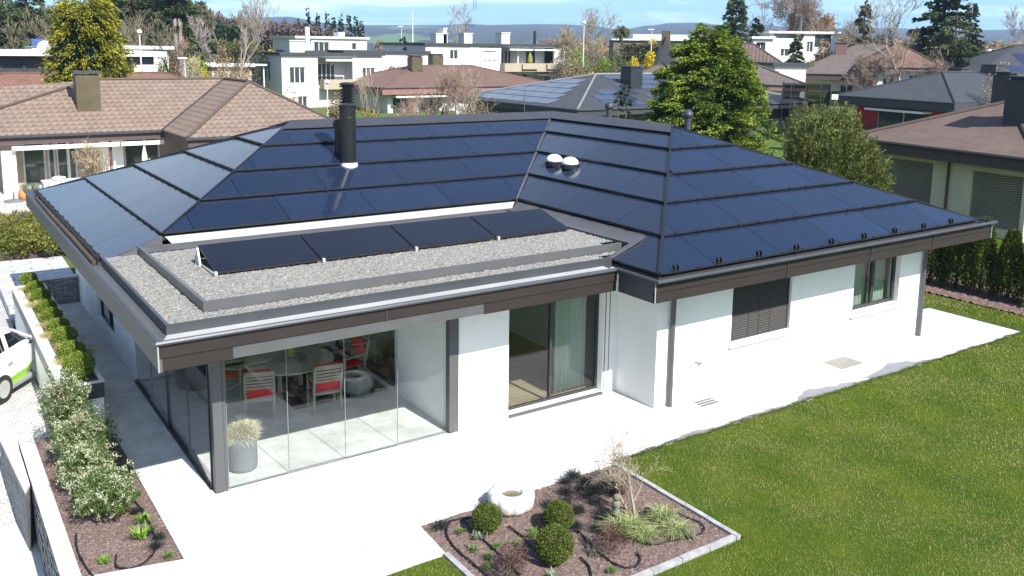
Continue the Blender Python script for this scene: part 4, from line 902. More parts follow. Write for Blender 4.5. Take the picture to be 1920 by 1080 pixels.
L_green=mat_leaf('herb_leaf',(.09,.17,.03),(.14,.22,.06),4,isl=.4,trans=.3); L_grey=mat_leaf('grey_green_leaf',(.16,.2,.13),(.24,.28,.2),4,isl=.3,trans=.2)
def T(px,py,n,L,W,m,nm,label,group,spread=.9,bend=.7,r=.03,z=.02): p=gz(px,py,0); return tuft(nm,'plant',p[0],p[1],z,n,L,W,m,label,group,spread,bend,r)
T(263,1010,34,.24,.03,L_lime,'strap_leaf_plant','bright lime strap-leaved plant in front of the cream-tipped shrubs',None,.8,.5)
T(268,980,30,.2,.028,L_lime,'strap_leaf_plant','smaller lime strap-leaved plant right behind the bright one',None,.8,.5)
T(317,1045,60,.1,.012,L_green,'herb_tuft','small green herb tuft at the front corner of the left bed','small herbs in the left bed')
T(195,1055,60,.12,.014,L_lime,'herb_tuft','small lime herb tuft near the front edge of the left bed','small herbs in the left bed')
T(258,930,50,.11,.012,L_green,'herb_tuft','small green herb tuft beside the paving halfway along the left bed','small herbs in the left bed')
for k,(px,py) in enumerate([(222,882),(243,893),(255,962),(298,1010),(293,1028),(278,1000)]):
    T(px,py,110,.13,.008,L_mondo,'black_mondo_grass','black mondo grass tuft in the left bed, %s'%['farthest from the camera','second farthest','halfway along the paving edge','beside the hose loop','nearest the camera','left of the hose loop'][k],'black grass tufts in the left bed',1.3,.8)
for k,(px,py) in enumerate([(1062,905),(1060,925),(1100,905),(1138,912),(1105,932),(1118,945),(1060,945),(1085,960),(1030,950),(1128,965),(1025,975),(1093,918),(1150,925),(1080,990),(1120,995),(912,955),(825,990),(1075,895),(1115,920),(1130,975)]):
    T(px,py,130,.15,.009,L_mondo,'black_mondo_grass','black mondo grass tuft among the back rows of the garden bed' if k<15 or k>16 else ('black mondo grass tuft at the left corner of the garden bed' if k==16 else 'black mondo grass tuft left of the white stone basin'),'black grass tufts in the garden bed' if k<15 or k>16 else None,1.3,.8,.05)
for k,(px,py) in enumerate([(892,1012),(903,1008),(1112,1040),(1035,1085),(1120,890),(1145,885),(1298,1008)]):
    T(px,py,22,.13,.022,L_grey,'bulb_shoots','grey-green bulb shoots in the garden bed, %s'%['left one of two below the leftmost ball','right one of two below the leftmost ball','right of the largest ball shrub','at the near edge below the largest ball shrub','at the back edge near the kerb corner','at the back corner of the kerb','inside the hose loop at the right'][k],'bulb shoots in the garden bed',.6,.3)
for k,(px,py) in enumerate([(932,1027),(918,1048),(915,1068),(888,1033),(864,1000),(967,1022),(997,1008),(1148,1073),(1000,1000)]):
    T(px,py,45,.1,.014,L_green,'herb_tuft','low green herb tuft in the garden bed, %s'%['between the first two hoses','left of the near dark red shrub','at the near end beside the hose','inside the left hose loop','at the left near the hose start','between the diagonal hoses','in front of the middle ball shrub','below the big dark red shrub','beside the short hose'][k],'green herbs in the garden bed')
L_var=mat_leaf('striped_blade',(.45,.47,.22),(.12,.2,.05),22,isl=.5,trans=.25)
for k,(px,py) in enumerate([(1158,998),(1206,1010),(1240,975),(1268,1000),(1185,992)]):
    T(px,py,230,.28,.013,L_var,'striped_grass','yellow-striped arching grass in the garden bed, %s'%['leftmost of the group','in the centre at the front','at the back beside the kerb','at the right front','second from the left'][k],'yellow-striped grasses in the garden bed',1.1,1.0,.05)
L_red=mat_leaf('barberry_leaf',(.035,.012,.014),(.075,.02,.02),6,isl=.5,trans=.2)
for k,(px,py,r,lab) in enumerate(((1160,1048,.3,'dark red barberry shrub in the middle of the garden bed'),(972,1092,.3,'dark red barberry shrub at the near edge of the garden bed'),(1165,935,.2,'small dark red barberry behind the stone figure'))):
    p=gz(px,py,0); t=thing('barberry_shrub',lab,'shrub',(p[0],p[1],0),0,None); x,y=p[0],p[1]+r*.5; sk,_=tree_skeleton((x,y,0),r*.9,.008,3,.9,up=.2,first=.05,nb=(5,6),seed=40+k,lenf=.8); part('twigs',limbs_mb(sk,.0025),L_twig,t)
    P=clump_shell((x,y,r*.9),(r,r,r*.85),2600 if k<2 else 900,.35,.8,20,.02); V,F=leaves(P,unit(len(P)),RNG.uniform(.012,.024,len(P)),.011); part('foliage',MB().array(V,F),L_red,t)
# stone figure
p=gz(1155,965,0); sf=MB(); q_=.55; sf.lathe(p,[(a*q_*1.15,b*q_) for a,b in[(.11,0),(.12,.08),(.1,.12),(.08,.2),(.095,.26),(.11,.34),(.07,.42),(.05,.44)]],16); sf.lathe(p+np.array([0,0,.44*q_]),[(a*q_*1.15,b*q_) for a,b in[(.05,0),(.085,.05),(.09,.1),(.06,.17),(.01,.2)]],16)
single('stone_figure',sf,mat('mossy_stone',(.2,.19,.14),(.11,.11,.07),12,rough=.9,bump=1),'small mossy stone figure standing among the black grass tufts','statue',p,smooth=True)
single('pump_box',MB().lathe(gz(1214,968,0),[(.07,0),(.07,.1),(.06,.12)],12),M_black,'small black valve box between the striped grasses','box',gz(1214,968,0))
# leafless magnolia-like shrub
def bare(name,label,cat,x,y,z,h,r0,lv,spread,seed,m,group=None,minr=.0,lenf=.62,nb=(3,5),up=.25,lean=(0,0),first=.35,wig=.12,tw=None,thick=1.):
    t=thing(name,label,cat,(x,y,z),0,group); sk,tips=tree_skeleton((x,y,z),h,r0,lv,spread,lean,up,first,nb,seed,lenf,wig)
    part('trunk',limbs_mb(sk,minr,thick,lambda l:l>=lv-1),m,t); part('crown',limbs_mb(sk,minr,thick,lambda l:l<lv-1),tw or m,t); return t,tips
M_bark=mat('pale_bark',(.3,.25,.18),(.2,.17,.12),8,rough=.9,bump=.5); M_barkd=mat('dark_bark',(.08,.065,.05),(.13,.1,.08),5,rough=.95)
p=gz(1190,972,0)
q=bare('bare_shrub','leafless pale-barked shrub spreading over the kerb of the garden bed','shrub',p[0],p[1],0,.75,.027,4,.95,17,M_bark,lean=(.5,.35),first=.2,nb=(3,4),lenf=.66,wig=.22,up=.35,minr=.004)
p=gz(1170,955,0)
bare('bare_shrub','second leafless shrub leaning left behind the stone figure','shrub',p[0]+.05,p[1],0,.7,.02,3,.9,9,M_bark,lean=(-.3,.35),first=.2,nb=(3,4),lenf=.7,wig=.2,up=.3,minr=.004)
# thuja hedge on the right, one plant after the other
L_thuja=mat_leaf('thuja_leaf',(.03,.055,.01),(.12,.14,.02),1.3,isl=.5,trans=.15)
def thuja(x,y,z,h,r,n,label,group):
    t=thing('thuja',label,'conifer',(x,y,z),0,group); part('trunk',MB().tube([(x,y,z),(x,y,z+h*.85)],[.06,.02],7),M_barkd,t)
    u=RNG.random(n)**.8; a=RNG.uniform(0,2*np.pi,n); pr=r*np.clip(1.15*(1-u)**.55,.08,1)*(.85+.15*np.sin(5*a+9*u+x))*(1-.45*RNG.random(n)**2)
    P=np.stack([x+pr*np.cos(a),y+pr*np.sin(a),z+.05+u*h*.97],1); d=np.stack([np.cos(a)*.7,np.sin(a)*.7,np.full(n,.9)],1)+unit(n)*.35
    V,F=leaves(P,d,RNG.uniform(.08,.17,n),.05); part('foliage',MB().array(V,F),L_thuja,t)
for k,y in enumerate([4.6,3.75,2.95,2.15,1.35,.55,-.25,-1.05,-1.9]):
    thuja(24.1+.1*(k%2),y,0,2.2+.15*math.sin(k*2.1),.5,4200,'thuja of the right-hand hedge, %s'%['hidden farthest at the back','second from the back','third from the back','fourth from the back','at the middle of the row','fourth from the front','third from the front','second from the front','nearest the camera at the frame edge'][k],'thujas in the hedge right of the lawn')
# conifers right behind the house
def spruce(x,y,z,h,r,n,m,label,name='spruce',group=None,nb=None,droop=.35,ll=.22,taper=.9,jag=.35,z0=.06,tm=None,body=.45,spray=1,lobe=0):
    """whorled conifer: drooping branches carrying short needle sprays"""
    t=thing(name,label,'tree',(x,y,z),0,group)
    nb=nb or int(h*14); 
    N0=n; n=N0//spray; hb=np.sort(z0+(1-z0)*RNG.random(nb)**.85); L=r*np.clip((1-hb)**taper,.03,1)*RNG.uniform(1-jag,1.08,nb); a=RNG.uniform(0,2*np.pi,nb)
    if lobe: L=L*(1+lobe*np.clip(np.cos(a-2.55),0,1)**2*np.clip(1-abs(hb-.3)/.22,0,1))
    bi=RNG.choice(nb,n,p=L/L.sum()); s=1-(1-body)*0-RNG.random(n)**1.4*(1-.12); s=np.clip(s+.0,.05,1); 
    out=np.stack([np.cos(a),np.sin(a)],1)[bi]; side=np.stack([-out[:,1],out[:,0]],1); wd=(RNG.random(n)-.5)*2*(.42*(1-s*.75))*L[bi]
    zz=z+hb[bi]*h-droop*L[bi]*s**1.5+.22*droop*L[bi]*s**4+RNG.normal(0,.05,n)*L[bi]*.6
    P=np.stack([x+out[:,0]*L[bi]*s+side[:,0]*wd,y+out[:,1]*L[bi]*s+side[:,1]*wd,zz],1)
    d=np.concatenate([out*.9+side*(wd/(L[bi]+1e-6))[:,None]*1.6,(np.full(n,-.15)+RNG.normal(0,.25,n))[:,None]],1)
    if spray>1:
        P=np.repeat(P,spray,0); d=np.repeat(d,spray,0); k=len(P); t_=RNG.random(k)[:,None]; dn=d/np.linalg.norm(d,axis=1)[:,None]; sd_=np.cross(dn,[0,0,1.]); sd_/=np.linalg.norm(sd_,axis=1)[:,None]+1e-9; w_=(RNG.random(k)[:,None]*2-1); P=P+dn*t_*ll*2.6+sd_*w_*(1.1-t_)*ll*1.5+RNG.normal(0,.025,(k,3)); P[:,2]+=(t_[:,0]-.3)*ll*.5; d=dn+sd_*w_*.8+unit(k)*.25
    n=len(P); V,F=leaves(P,d,RNG.uniform(.6,1.2,n)*ll,ll*.42,droop=.12); part('crown',MB().array(V,F),m,t)
    bm=MB().tube([(x,y,z),(x,y,z+h*.5),(x,y,z+h*.98)],[r*.07+.05,r*.045+.03,.015],8)
    for k in range(0,nb,max(1,nb//60)): bm.tube([(x,y,z+hb[k]*h),(x+math.cos(a[k])*L[k]*.9,y+math.sin(a[k])*L[k]*.9,z+hb[k]*h-droop*L[k]*.8)],[.03+.01*L[k],.008],4,False)
    part('trunk',bm,tm or M_barkd,t); return t
L_spr=mat_leaf('spruce_needle',(.045,.095,.012),(.2,.25,.03),.9,isl=.5,trans=.2)
spruce(24.8,13.6,0,hz(1335,44,24.8,13.6),4.1,190000,L_spr,'broad bright green spruce standing right behind the solar roof',nb=230,droop=.28,ll=.14,taper=.5,jag=.42,z0=.1,spray=22,lobe=.45)
_t=[o for o in bpy.data.objects if o.get('label','').startswith('broad bright green spruce')][0]; _H=hz(1335,44,24.8,13.6)
P=clump_shell((24.8,13.6,_H*.45),(2.3,2.3,_H*.42),14000,.3,.7,30); V,F=leaves(P,unit(len(P)),.16,.06); part('inner_foliage',MB().array(V,F),mat_leaf('inner_shade_needle',(.012,.025,.008),(.03,.045,.012),1.,isl=.4,trans=.05),_t)  # darker needle colour inside paints the shaded depth of the crown
L_yew=mat_leaf('pale_conifer_needle',(.075,.10,.02),(.155,.17,.045),1.2,isl=.4,trans=.25)
def roundcon(x,y,z,h,r,n,m,label,name='bushy_conifer',ll=.2):
    t=thing(name,label,'tree',(x,y,z)); part('trunk',MB().tube([(x,y,z),(x,y,z+h*.8)],[.12,.04],7),M_barkd,t)
    P=clump_shell((x,y,z+h*.36),(r,r,h*.64),n//16,.38,.3,150,th=.94); d=P-np.array([x,y,z+h*.15]); d=d/np.linalg.norm(d,axis=1)[:,None]+unit(len(P))*.35; d[:,2]+=.1; P=np.repeat(P,16,0); d=np.repeat(d,16,0); t_=RNG.random(len(P))[:,None]; P=P+d*(t_-.6)*.5+RNG.normal(0,.05,P.shape)*(1.2-t_); P[:,2]-=.12*t_[:,0]**2; d=d+unit(len(P))*.5
    V,F=leaves(P,d,RNG.uniform(.4,1.,len(P))*ll,ll*.22,droop=.3); part('crown',MB().array(V,F),m,t); return t
roundcon(23.9,6.9,0,hz(1570,190,23.9,6.9),2.15,84000,L_yew,'pale green rounded conifer between the solar roof and the brown-roofed house')
# evergreen mass left of the roof on the earth bank, and neighbour's bare shrub
L_bank=mat_leaf('bank_leaf',(.07,.1,.015),(.19,.17,.04),.8,isl=.5,trans=.2)
for k,(px,D,r,h,lab) in enumerate(((8,35.2,1.15,1.15,'leafy yellow-green bank shrub cut by the left frame edge'),(52,35.6,1.2,1.2,'leafy yellow-green bank shrub in the middle of the bank left of the roof'),(95,34.6,.8,.9,'low leafy bank shrub touching the left eaves of the solar roof'))):
    p=at(px,D+1); z=.15; t=thing('bank_shrub',lab,'shrub',(p[0],p[1],z),0,'shrubs on the bank left of the roof'); P=clump_shell((p[0],p[1]-.1,z+h*.25),(r*1.05,r*3.1,h*.6),9000,.4,.5,60,z,.9); V,F=leaves(P,unit(len(P))+np.array([0,0,.4]),RNG.uniform(.07,.13,len(P)),.06); part('foliage',MB().array(V,F),L_bank,t)
    sk,_=tree_skeleton((p[0],p[1],z),h*.7,.03,2,.9,seed=70+k,up=.3,first=.1); part('branches',limbs_mb(sk,.008),L_twig,t)
# ================================================================ neighbouring buildings
M_cream=mat('cream_render',(.68,.6,.44),(.62,.55,.4),1,rough=.9); M_beige=mat('beige_render',(.36,.29,.24),(.33,.27,.22),1,rough=.9)
M_wht=mat('white_facade',(.6,.6,.58),(.53,.53,.51),.6,rough=.9); M_gry=mat('grey_facade',(.62,.63,.65),(.57,.58,.6),.5,rough=.9)
M_red_w=mat('red_facade',(.42,.012,.03),(.36,.01,.025),1,rough=.8); M_darkf=mat('dark_fascia',(.035,.037,.045),(.03,.032,.038),1,rough=.6); M_brf=mat('brown_fascia_far',(.075,.045,.045),(.065,.04,.04),1,rough=.7)
M_pinkf=mat('pink_fascia',(.22,.12,.1),(.2,.105,.09),1,rough=.8)
M_far=mat('far_window_glass',(.03,.04,.045),(.05,.06,.06),1.5,rough=.08,spec=.8); M_wfr=mat('white_window_frame',(.7,.7,.69),rough=.6)
M_tileA=mat_tile('pink_clay_tiles',(.16,.117,.092),(.215,.162,.13),.38,.34,1.,.55); M_tileB=mat_tile('red_clay_tiles',(.15,.075,.055),(.22,.12,.09),.4,.3,.9,.45)
M_shing=mat_tile('brown_shingles',(.098,.07,.06),(.14,.1,.086),.2,.3,0,.35); M_shing2=mat_tile('red_brown_shingles',(.125,.073,.06),(.16,.1,.08),.3,.4,0,.25)
M_shing3=mat_tile('grey_brown_shingles',(.1,.08,.075),(.145,.115,.105),.25,.3,0,.35); M_slate=mat_tile('dark_slate',(.038,.042,.05),(.055,.06,.07),.25,.3,0,.3)
M_rust=mat('bronze_sheet',(.11,.085,.045),(.07,.055,.032),1.5,rough=.5,metal=.3)
def uvface(mb,P,flip=False):
    """roof polygon; first edge is the eave -> uv metres"""
    P=[np.array(p,float) for p in P]; u=P[1]-P[0]; u/=np.linalg.norm(u); n=np.cross(u,P[-1]-P[0]); n/=np.linalg.norm(n); v=np.cross(n,u)
    mb.poly(P,[((p-P[0])@u,(p-P[0])@v) for p in P])
def blinds(root,p0,p1,h,inset,m,n):
    p0=np.array(p0,float);p1=np.array(p1,float);d=(p1-p0)/np.linalg.norm(p1-p0);nn=np.array([-d[1],d[0]]); mb=MB(); a=math.atan2(d[1],d[0])
    for i in range(n):
        z=h[2]+(h[3]-h[2])*(i+.5)/n; c=p0+d*(h[0]+h[1])/2+nn*inset; mb.obox((c[0],c[1],z),h[1]-h[0]-.06,.03,(h[3]-h[2])/n*.72,a,('X',.5))
    return part('roller_blind',mb,m,root,local=True)
def openings(root,p0,p1,hs,inset=.12):
    """hs: (u0,u1,v0,v1,kind[,nmull])"""
    for h in hs:
        k=h[4] if len(h)>4 else 'w'; nm=h[5] if len(h)>5 else 1
        if k in'wdf':
            P0=np.array(p0,float);P1=np.array(p1,float);d=(P1-P0)/np.linalg.norm(P1-P0);n=np.array([-d[1],d[0]])
            u0,u1,v0,v1=h[:4]; fr=MB(); q=lambda u,w:tuple(P0+d*u+n*w); fw=.07
            def B(a,b,c,e): fr.prism([q(a,inset),q(b,inset),q(b,inset+.06),q(a,inset+.06)],c,e)
            B(u0,u1,v0,v0+fw);B(u0,u1,v1-fw,v1);B(u0,u0+fw,v0+fw,v1-fw);B(u1-fw,u1,v0+fw,v1-fw)
            for i in range(nm): c=u0+(u1-u0)*(i+1)/(nm+1); B(c-.05,c+.05,v0+fw,v1-fw)
            f=part('window',fr,M_wfr if k!='f' else M_frame,root,local=True)
            pn=MB().poly([(*q(u0+.02,inset+.03),v0+.02),(*q(u1-.02,inset+.03),v0+.02),(*q(u1-.02,inset+.03),v1-.02),(*q(u0+.02,inset+.03),v1-.02)]); part('pane',pn,M_far,f,local=True)
        elif k=='b': blinds(root,p0,p1,h,inset,mat('taupe_blind',(.33,.29,.25),(.3,.265,.23),1,rough=.6),int((h[3]-h[2])/.09))
def awning(root,p0,p1,u0,u1,z,out=.35,th=.18):
    P0=np.array(p0,float);P1=np.array(p1,float);d=(P1-P0)/np.linalg.norm(P1-P0);n=np.array([-d[1],d[0]]); q=lambda u,w:tuple(P0+d*u-n*w)
    part('awning',MB().prism([q(u0,out),q(u1,out),q(u1,.01),q(u0,.01)],z,z+th),mat('awning_white',(.75,.74,.7),rough=.8),root,local=True)
def hip_house(name,label,loc,rz,W,Dp,ze,zr,roofm,wallm,fasm,over=1.,fh=.35,S=(),Wt=(),E=(),chim=(),ridge='x',capm=None,gable=False,group=None,aw=(),ws=0.):
    t=thing(name,label,'house',loc,rz,group); h=min(W,Dp)/2
    if ridge=='x': A=(h if not gable else 0,Dp/2); B=(W-(h if not gable else 0),Dp/2)
    else: A=(W/2,h if not gable else 0); B=(W/2,Dp-(h if not gable else 0))
    C=[(0,0),(W,0),(W,Dp),(0,Dp)]; z=lambda p,zz:(p[0],p[1],zz); mb=MB()
    if ridge=='x':
        uvface(mb,[z(C[0],ze),z(C[1],ze),z(B,zr),z(A,zr)]); uvface(mb,[z(C[2],ze),z(C[3],ze),z(A,zr),z(B,zr)])
        if not gable: uvface(mb,[z(C[1],ze),z(C[2],ze),z(B,zr)]); uvface(mb,[z(C[3],ze),z(C[0],ze),z(A,zr)])
    else:
        uvface(mb,[z(C[1],ze),z(C[2],ze),z(B,zr),z(A,zr)]); uvface(mb,[z(C[3],ze),z(C[0],ze),z(A,zr),z(B,zr)])
        if not gable: uvface(mb,[z(C[0],ze),z(C[1],ze),z(A,zr)]); uvface(mb,[z(C[2],ze),z(C[3],ze),z(B,zr)])
    mb.poly([z(c,ze-.01) for c in C[::-1]],[(0,0)]*4)
    rf=part('roof',mb,roofm,t,local=True)
    cp=MB(); cw=.13
    edges=[(z(A,zr+.02),z(B,zr+.02))]
    if not gable: edges+=[(z(c,ze+.02),z(A if (c[0]<W/2 if ridge=='x' else c[1]<Dp/2) else B,zr+.02)) for c in C]
    for a,b in edges: cp.tube([a,b],cw*.7,7)
    part('ridge_tiles',cp,capm or roofm,rf,local=True)
    f=MB(); e=.02
    for a,b in zip(C,C[1:]+C[:1]):
        a=np.array(a,float);b=np.array(b,float);d=(b-a)/np.linalg.norm(b-a);n=np.array([-d[1],d[0]]); f.prism([tuple(a+n*e),tuple(b+n*e),tuple(b+n*(e+.05)),tuple(a+n*(e+.05))],ze-fh,ze-.015)
    part('fascia',f,fasm,t,local=True)
    gt=MB()
    for a,b in((C[0],C[1]),(C[3],C[0])): gt.tube([(a[0]-.05*(a[0]==0 and b[0]==0),a[1]-.05*(a[1]==0 and b[1]==0),ze-.06),(b[0]-.05*(a[0]==0 and b[0]==0),b[1]-.05*(a[1]==0 and b[1]==0),ze-.06)],.06,6)
    part('gutter',gt,M_darkf,t,local=True)
    o=over; w=MB(); zt=ze-fh*.4
    w1=((o,o+ws),(W-o,o+ws)); w2=((o,Dp-o-.25),(o,o+ws+.25)); w3=((W-o,o+ws+.25),(W-o,Dp-o-.25))
    wall(w,*w1,-.3,zt,.25,[s[:4] for s in S]); wall(w,*w2,-.3,zt,.25,[s[:4] for s in Wt]); wall(w,*w3,-.3,zt,.25,[s[:4] for s in E]); wall(w,(W-o,Dp-o),(o,Dp-o),-.3,zt,.25,[])
    if gable:
        if ridge=='x':
            for x in(o,W-o): w.poly([(x,o,zt),(x,Dp-o,zt),(x,Dp/2,zr-.15)])
        else:
            for y in(o,Dp-o): w.poly([(o,y,zt),(W-o,y,zt),(W/2,y,zr-.15)])
    part('wall',w,wallm,t,local=True)
    openings(t,*w1,S);openings(t,*w2,Wt);openings(t,*w3,E)
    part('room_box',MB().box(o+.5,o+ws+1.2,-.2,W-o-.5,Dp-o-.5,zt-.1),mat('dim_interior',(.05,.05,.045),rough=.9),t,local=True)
    for (u0,u1,zz) in aw: awning(t,*w1,u0,u1,zz,over+.06)
    for (cx,cy,z0,z1,sx,sy,m) in chim:
        c=MB(); c.box(cx-sx/2,cy-sy/2,z0,cx+sx/2,cy+sy/2,z1); cc=part('chimney',c,m,rf,local=True)
        part('chimney_cap',MB().box(cx-sx/2-.08,cy-sy/2-.08,z1+.08,cx+sx/2+.08,cy+sy/2+.08,z1+.16).box(cx-sx/2+.1,cy-sy/2+.1,z1,cx+sx/2-.1,cy+sy/2-.1,z1+.08),M_darkf,rf,local=True)
    return t
# ---- left: pink tiled house with covered terrace (two roof bodies)
LH=thing('tiled_house','long single-storey house with pink clay tile roof left behind the solar house','house',(-3,35.2,0))
def tolocal(loc,rz,x,y):
    c,s_=math.cos(rz),math.sin(rz); dx,dy=x-loc[0],y-loc[1]; return (c*dx+s_*dy,-s_*dx+c*dy)
def chw(loc,rz,px,D,z0,z1,w,m):
    p=at(px,D); l=tolocal(loc,rz,p[0],p[1]); return (l[0],l[1],z0-loc[2],z1-loc[2],w,w*.9,m)
def roofpoly(root,faces,m,name='roof'):
    mb=MB(); [uvface(mb,f) for f in faces]; return part(name,mb,m,root)
ze=2.85; ye=35.3; xr=xY(300,ye); bx0=xY(347,30.6); 
ZR=5.25; x1=8.3; xb0=8.3; yb=30.6; xb1=16.8
ym=39.6; xa=5.9; xc=13.1
# main body eave y=35.3 x -3..8.3 ; front bay x 8.3..16.8 from y 30.6 ; ridges
rf=roofpoly(LH,[[(-3,ye,ze),(xb0,ye,ze),(xc-.3,ym,ZR),(xa,ym,ZR),(-1.4,ye+1.1,ze+.55)],
 [(-9,35.3,ze-.0),(-3,35.3,ze),(-1.4,ye+1.1,ze+.55),(xa,ym,ZR),(-9,38.0,ze+1.4)],
 [(xb0,yb+4.7,ze),(xb0,yb,ze),(xc-.3,yb+4.6,ZR),(xc-.3,ym,ZR)],
 [(xb0,yb,ze),(xb1,yb,ze),(xc-.3,yb+4.6,ZR)],
 [(xb1,yb,ze),(xb1,44,ze),(xc-.3,ym,ZR),(xc-.3,yb+4.6,ZR)],
 [(xb1,44,ze),(-9,44,ze),(-9,38,ze+1.4),(xa,ym,ZR),(xc-.3,ym,ZR)]],M_tileA)
cp=MB()
for a,b in(((xa,ym,ZR+.03),(xc-.3,ym,ZR+.03)),((xc-.3,ym,ZR+.03),(xc-.3,yb+4.6,ZR+.03)),((xc-.3,yb+4.6,ZR+.03),(xb0,yb,ze+.03)),((xc-.3,yb+4.6,ZR+.03),(xb1,yb,ze+.03)),((xa,ym,ZR+.03),(-3,ye,ze+.03))): cp.tube([a,b],.08,7)
part('ridge_tiles',cp,M_tileA,rf)
vv=MB().bar((xb0,ye,ze+.03),(xc-.3,ym,ZR+.02),.1,.05); part('valley_strip',vv,M_darkf,rf)
chx=xY(158,37.4); c=MB(); c.box(chx-.55,37.0,3.3,chx+.55,37.9,hz(158,140,chx,37)); cc=part('chimney',c,M_rust,rf); part('chimney_cap',MB().box(chx-.65,36.9,hz(158,138,chx,37),chx+.65,38,hz(158,133,chx,37)),M_darkf,rf)
g=MB(); sweep(g,[(-9,ye-.02),(xb0+.02,ye-.02),(xb0+.02,yb-.02),(xb1,yb-.02)],[(0,ze-.1),(0,ze+.02),(-.1,ze+.02),(-.1,ze-.1),(0,ze-.1)]); part('gutter',g,M_darkf,LH)
f=MB(); sweep(f,[(-9,ye+.05),(xb0+.05,ye+.05),(xb0+.05,yb+.05),(xb1,yb+.05)],[(0,ze-.42),(0,ze-.02),(.05,ze-.02),(.05,ze-.42),(0,ze-.42)]); part('fascia',f,M_brf,LH)
so=MB(); so.prism([(-9,ye+.1),(xb0+.1,ye+.1),(xb0+.1,yb+.1),(xb1,yb+.1),(xb1,43.9),(-9,43.9)],ze-.44,ze-.425); part('soffit',so,M_white,LH)
w=MB(); Yw=37.3; q=lambda px:xY(px,Yw)
hs=[(q(27)+9,q(71)+9,.05,2.3,'w',0),(q(75)+9,q(90)+9,.05,2.3,'w',0),(q(92)+9,q(131)+9,.05,2.3,'w',1),(q(222)+9,q(290)+9,.05,2.3,'w',1)]
wall(w,(-9,Yw),(9.7,Yw),0,ze-.44,.3,[h[:4] for h in hs]); wall(w,(9.7,Yw),(9.7,32),0,ze-.44,.3); wall(w,(10.0,32),(16.4,32),0,ze-.44,.3,[(2,4,.9,2.2)]); wall(w,(16.4,32),(16.4,43),0,ze-.44,.3); part('wall',w,M_beige,LH)
for h in hs:
    fr=MB(); u0,u1,v0,v1=h[0]-9,h[1]-9,h[2],h[3]
    for a,b,c,d in((u0,u1,v0,v0+.08),(u0,u1,v1-.08,v1),(u0,u0+.08,v0+.08,v1-.08),(u1-.08,u1,v0+.08,v1-.08)): fr.box(a,Yw+.1,c,b,Yw+.18,d)
    if h[5]: c=(u0*.42+u1*.58); fr.box(c-.07,Yw+.1,v0+.08,c+.07,Yw+.17,v1-.08)
    f=part('window',fr,M_wfr,LH); part('pane',MB().poly([(u0+.05,Yw+.14,v0+.05),(u1-.05,Yw+.14,v0+.05),(u1-.05,Yw+.14,v1-.05),(u0+.05,Yw+.14,v1-.05)]),M_far,f)
for a,b in((7,212),(215,297)):
    xa_,xb_=xY(a,35.6),xY(b,35.6); part('awning',MB().box(xa_,35.42,2.12,xb_,35.62,2.32),mat('awning_white',(.75,.74,.7),rough=.8),LH)
p=MB(); xp=xY(2,35.8); p.box(xp-.35,35.7,0,xp+.25,36.1,2.1); part('pillar',p,M_white,LH)
p=MB(); x_=xY(206,35.8); p.box(x_-.55,36.6,0,x_+.5,37.28,2.4); part('pillar',p,M_white,LH)
part('downpipe',MB().tube([(xY(196,35.7),35.75,0),(xY(196,35.7),35.75,2.5)],.07,8),mat('brown_pipe',(.1,.05,.04),rough=.5),LH)
# terrace furniture next door
def patio_table(x,y,L,W,m,label):
    t=thing('terrace_table',label,'table',(x,y,.02)); part('table_top',MB().box(x-L/2,y-W/2,.7,x+L/2,y+W/2,.76),m,t)
    for a in(-1,1):
        for b in(-1,1): part('leg',MB().box(x+a*(L/2-.06)-.04,y+b*(W/2-.06)-.04,.02,x+a*(L/2-.06)+.04,y+b*(W/2-.06)+.04,.7),m,t)
tw=mat('white_paint',(.72,.72,.7),rough=.6); X_=lambda px,Y=34.3:xY(px,Y)
patio_table(X_(105),34.2,2.0,.95,tw,'long white table on the terrace of the pink tiled house')
single('table_bowl',MB().lathe((X_(93),34.3,.76),[(.2,0),(.32,.06),(.3,.14),(.15,.18)],20),tw,'white oval bowl on the long white terrace table','bowl',(X_(93),34.3,.76),smooth=True)
def wchair(x,y,rz,label):
    t=thing('terrace_chair',label,'chair',(x,y,.02),rz,'white chairs on the neighbouring terrace')
    part('seat',MB().box(-.24,-.24,.4,.24,.24,.45),tw,t,local=True); b=MB()
    for xx in(-.2,-.1,0,.1,.2): b.box(xx-.02,.2,.45,xx+.02,.24,.82)
    b.box(-.24,.19,.8,.24,.25,.88); b.bar((-.24,-.22,.64),(-.24,.22,.66),.04); b.bar((.24,-.22,.64),(.24,.22,.66),.04); part('backrest',b,tw,t,local=True)
    for a in(-1,1):
        for c in(-1,1): part('leg',MB().box(a*.21-.02,c*.21-.02,0,a*.21+.02,c*.21+.02,.4 if c>0 else .64),tw,t,local=True)
wchair(X_(88,33.2),33.2,3.1,'white chair in front of the long white terrace table'); wchair(X_(152),34.2,-1.4,'white chair at the right end of the long white terrace table')
M_terra=mat('terracotta',(.6,.22,.07),(.52,.19,.06),4,rough=.8)
for px,lab in((27,'left terracotta pot on the neighbouring terrace'),(46,'right terracotta pot on the neighbouring terrace beside the white table')):
    x,y=X_(px,33.6),33.6; t=thing('flower_pot',lab,'pot',(x,y,.02),0,'terracotta pots'); part('pot',MB().lathe((x,y,.02),[(.2,0),(.3,.15),(.32,.35),(.27,.42),(.29,.47),(.24,.47)],24),M_terra,t,smooth=True)
    n=160; P=np.stack([x+RNG.normal(0,.08,n),y+RNG.normal(0,.08,n),np.full(n,.47)],1); d=unit(n)*.5; d[:,2]=1; V,F=leaves(P,d,.35,.02); part('stems',MB().array(V,F),L_grey,t)
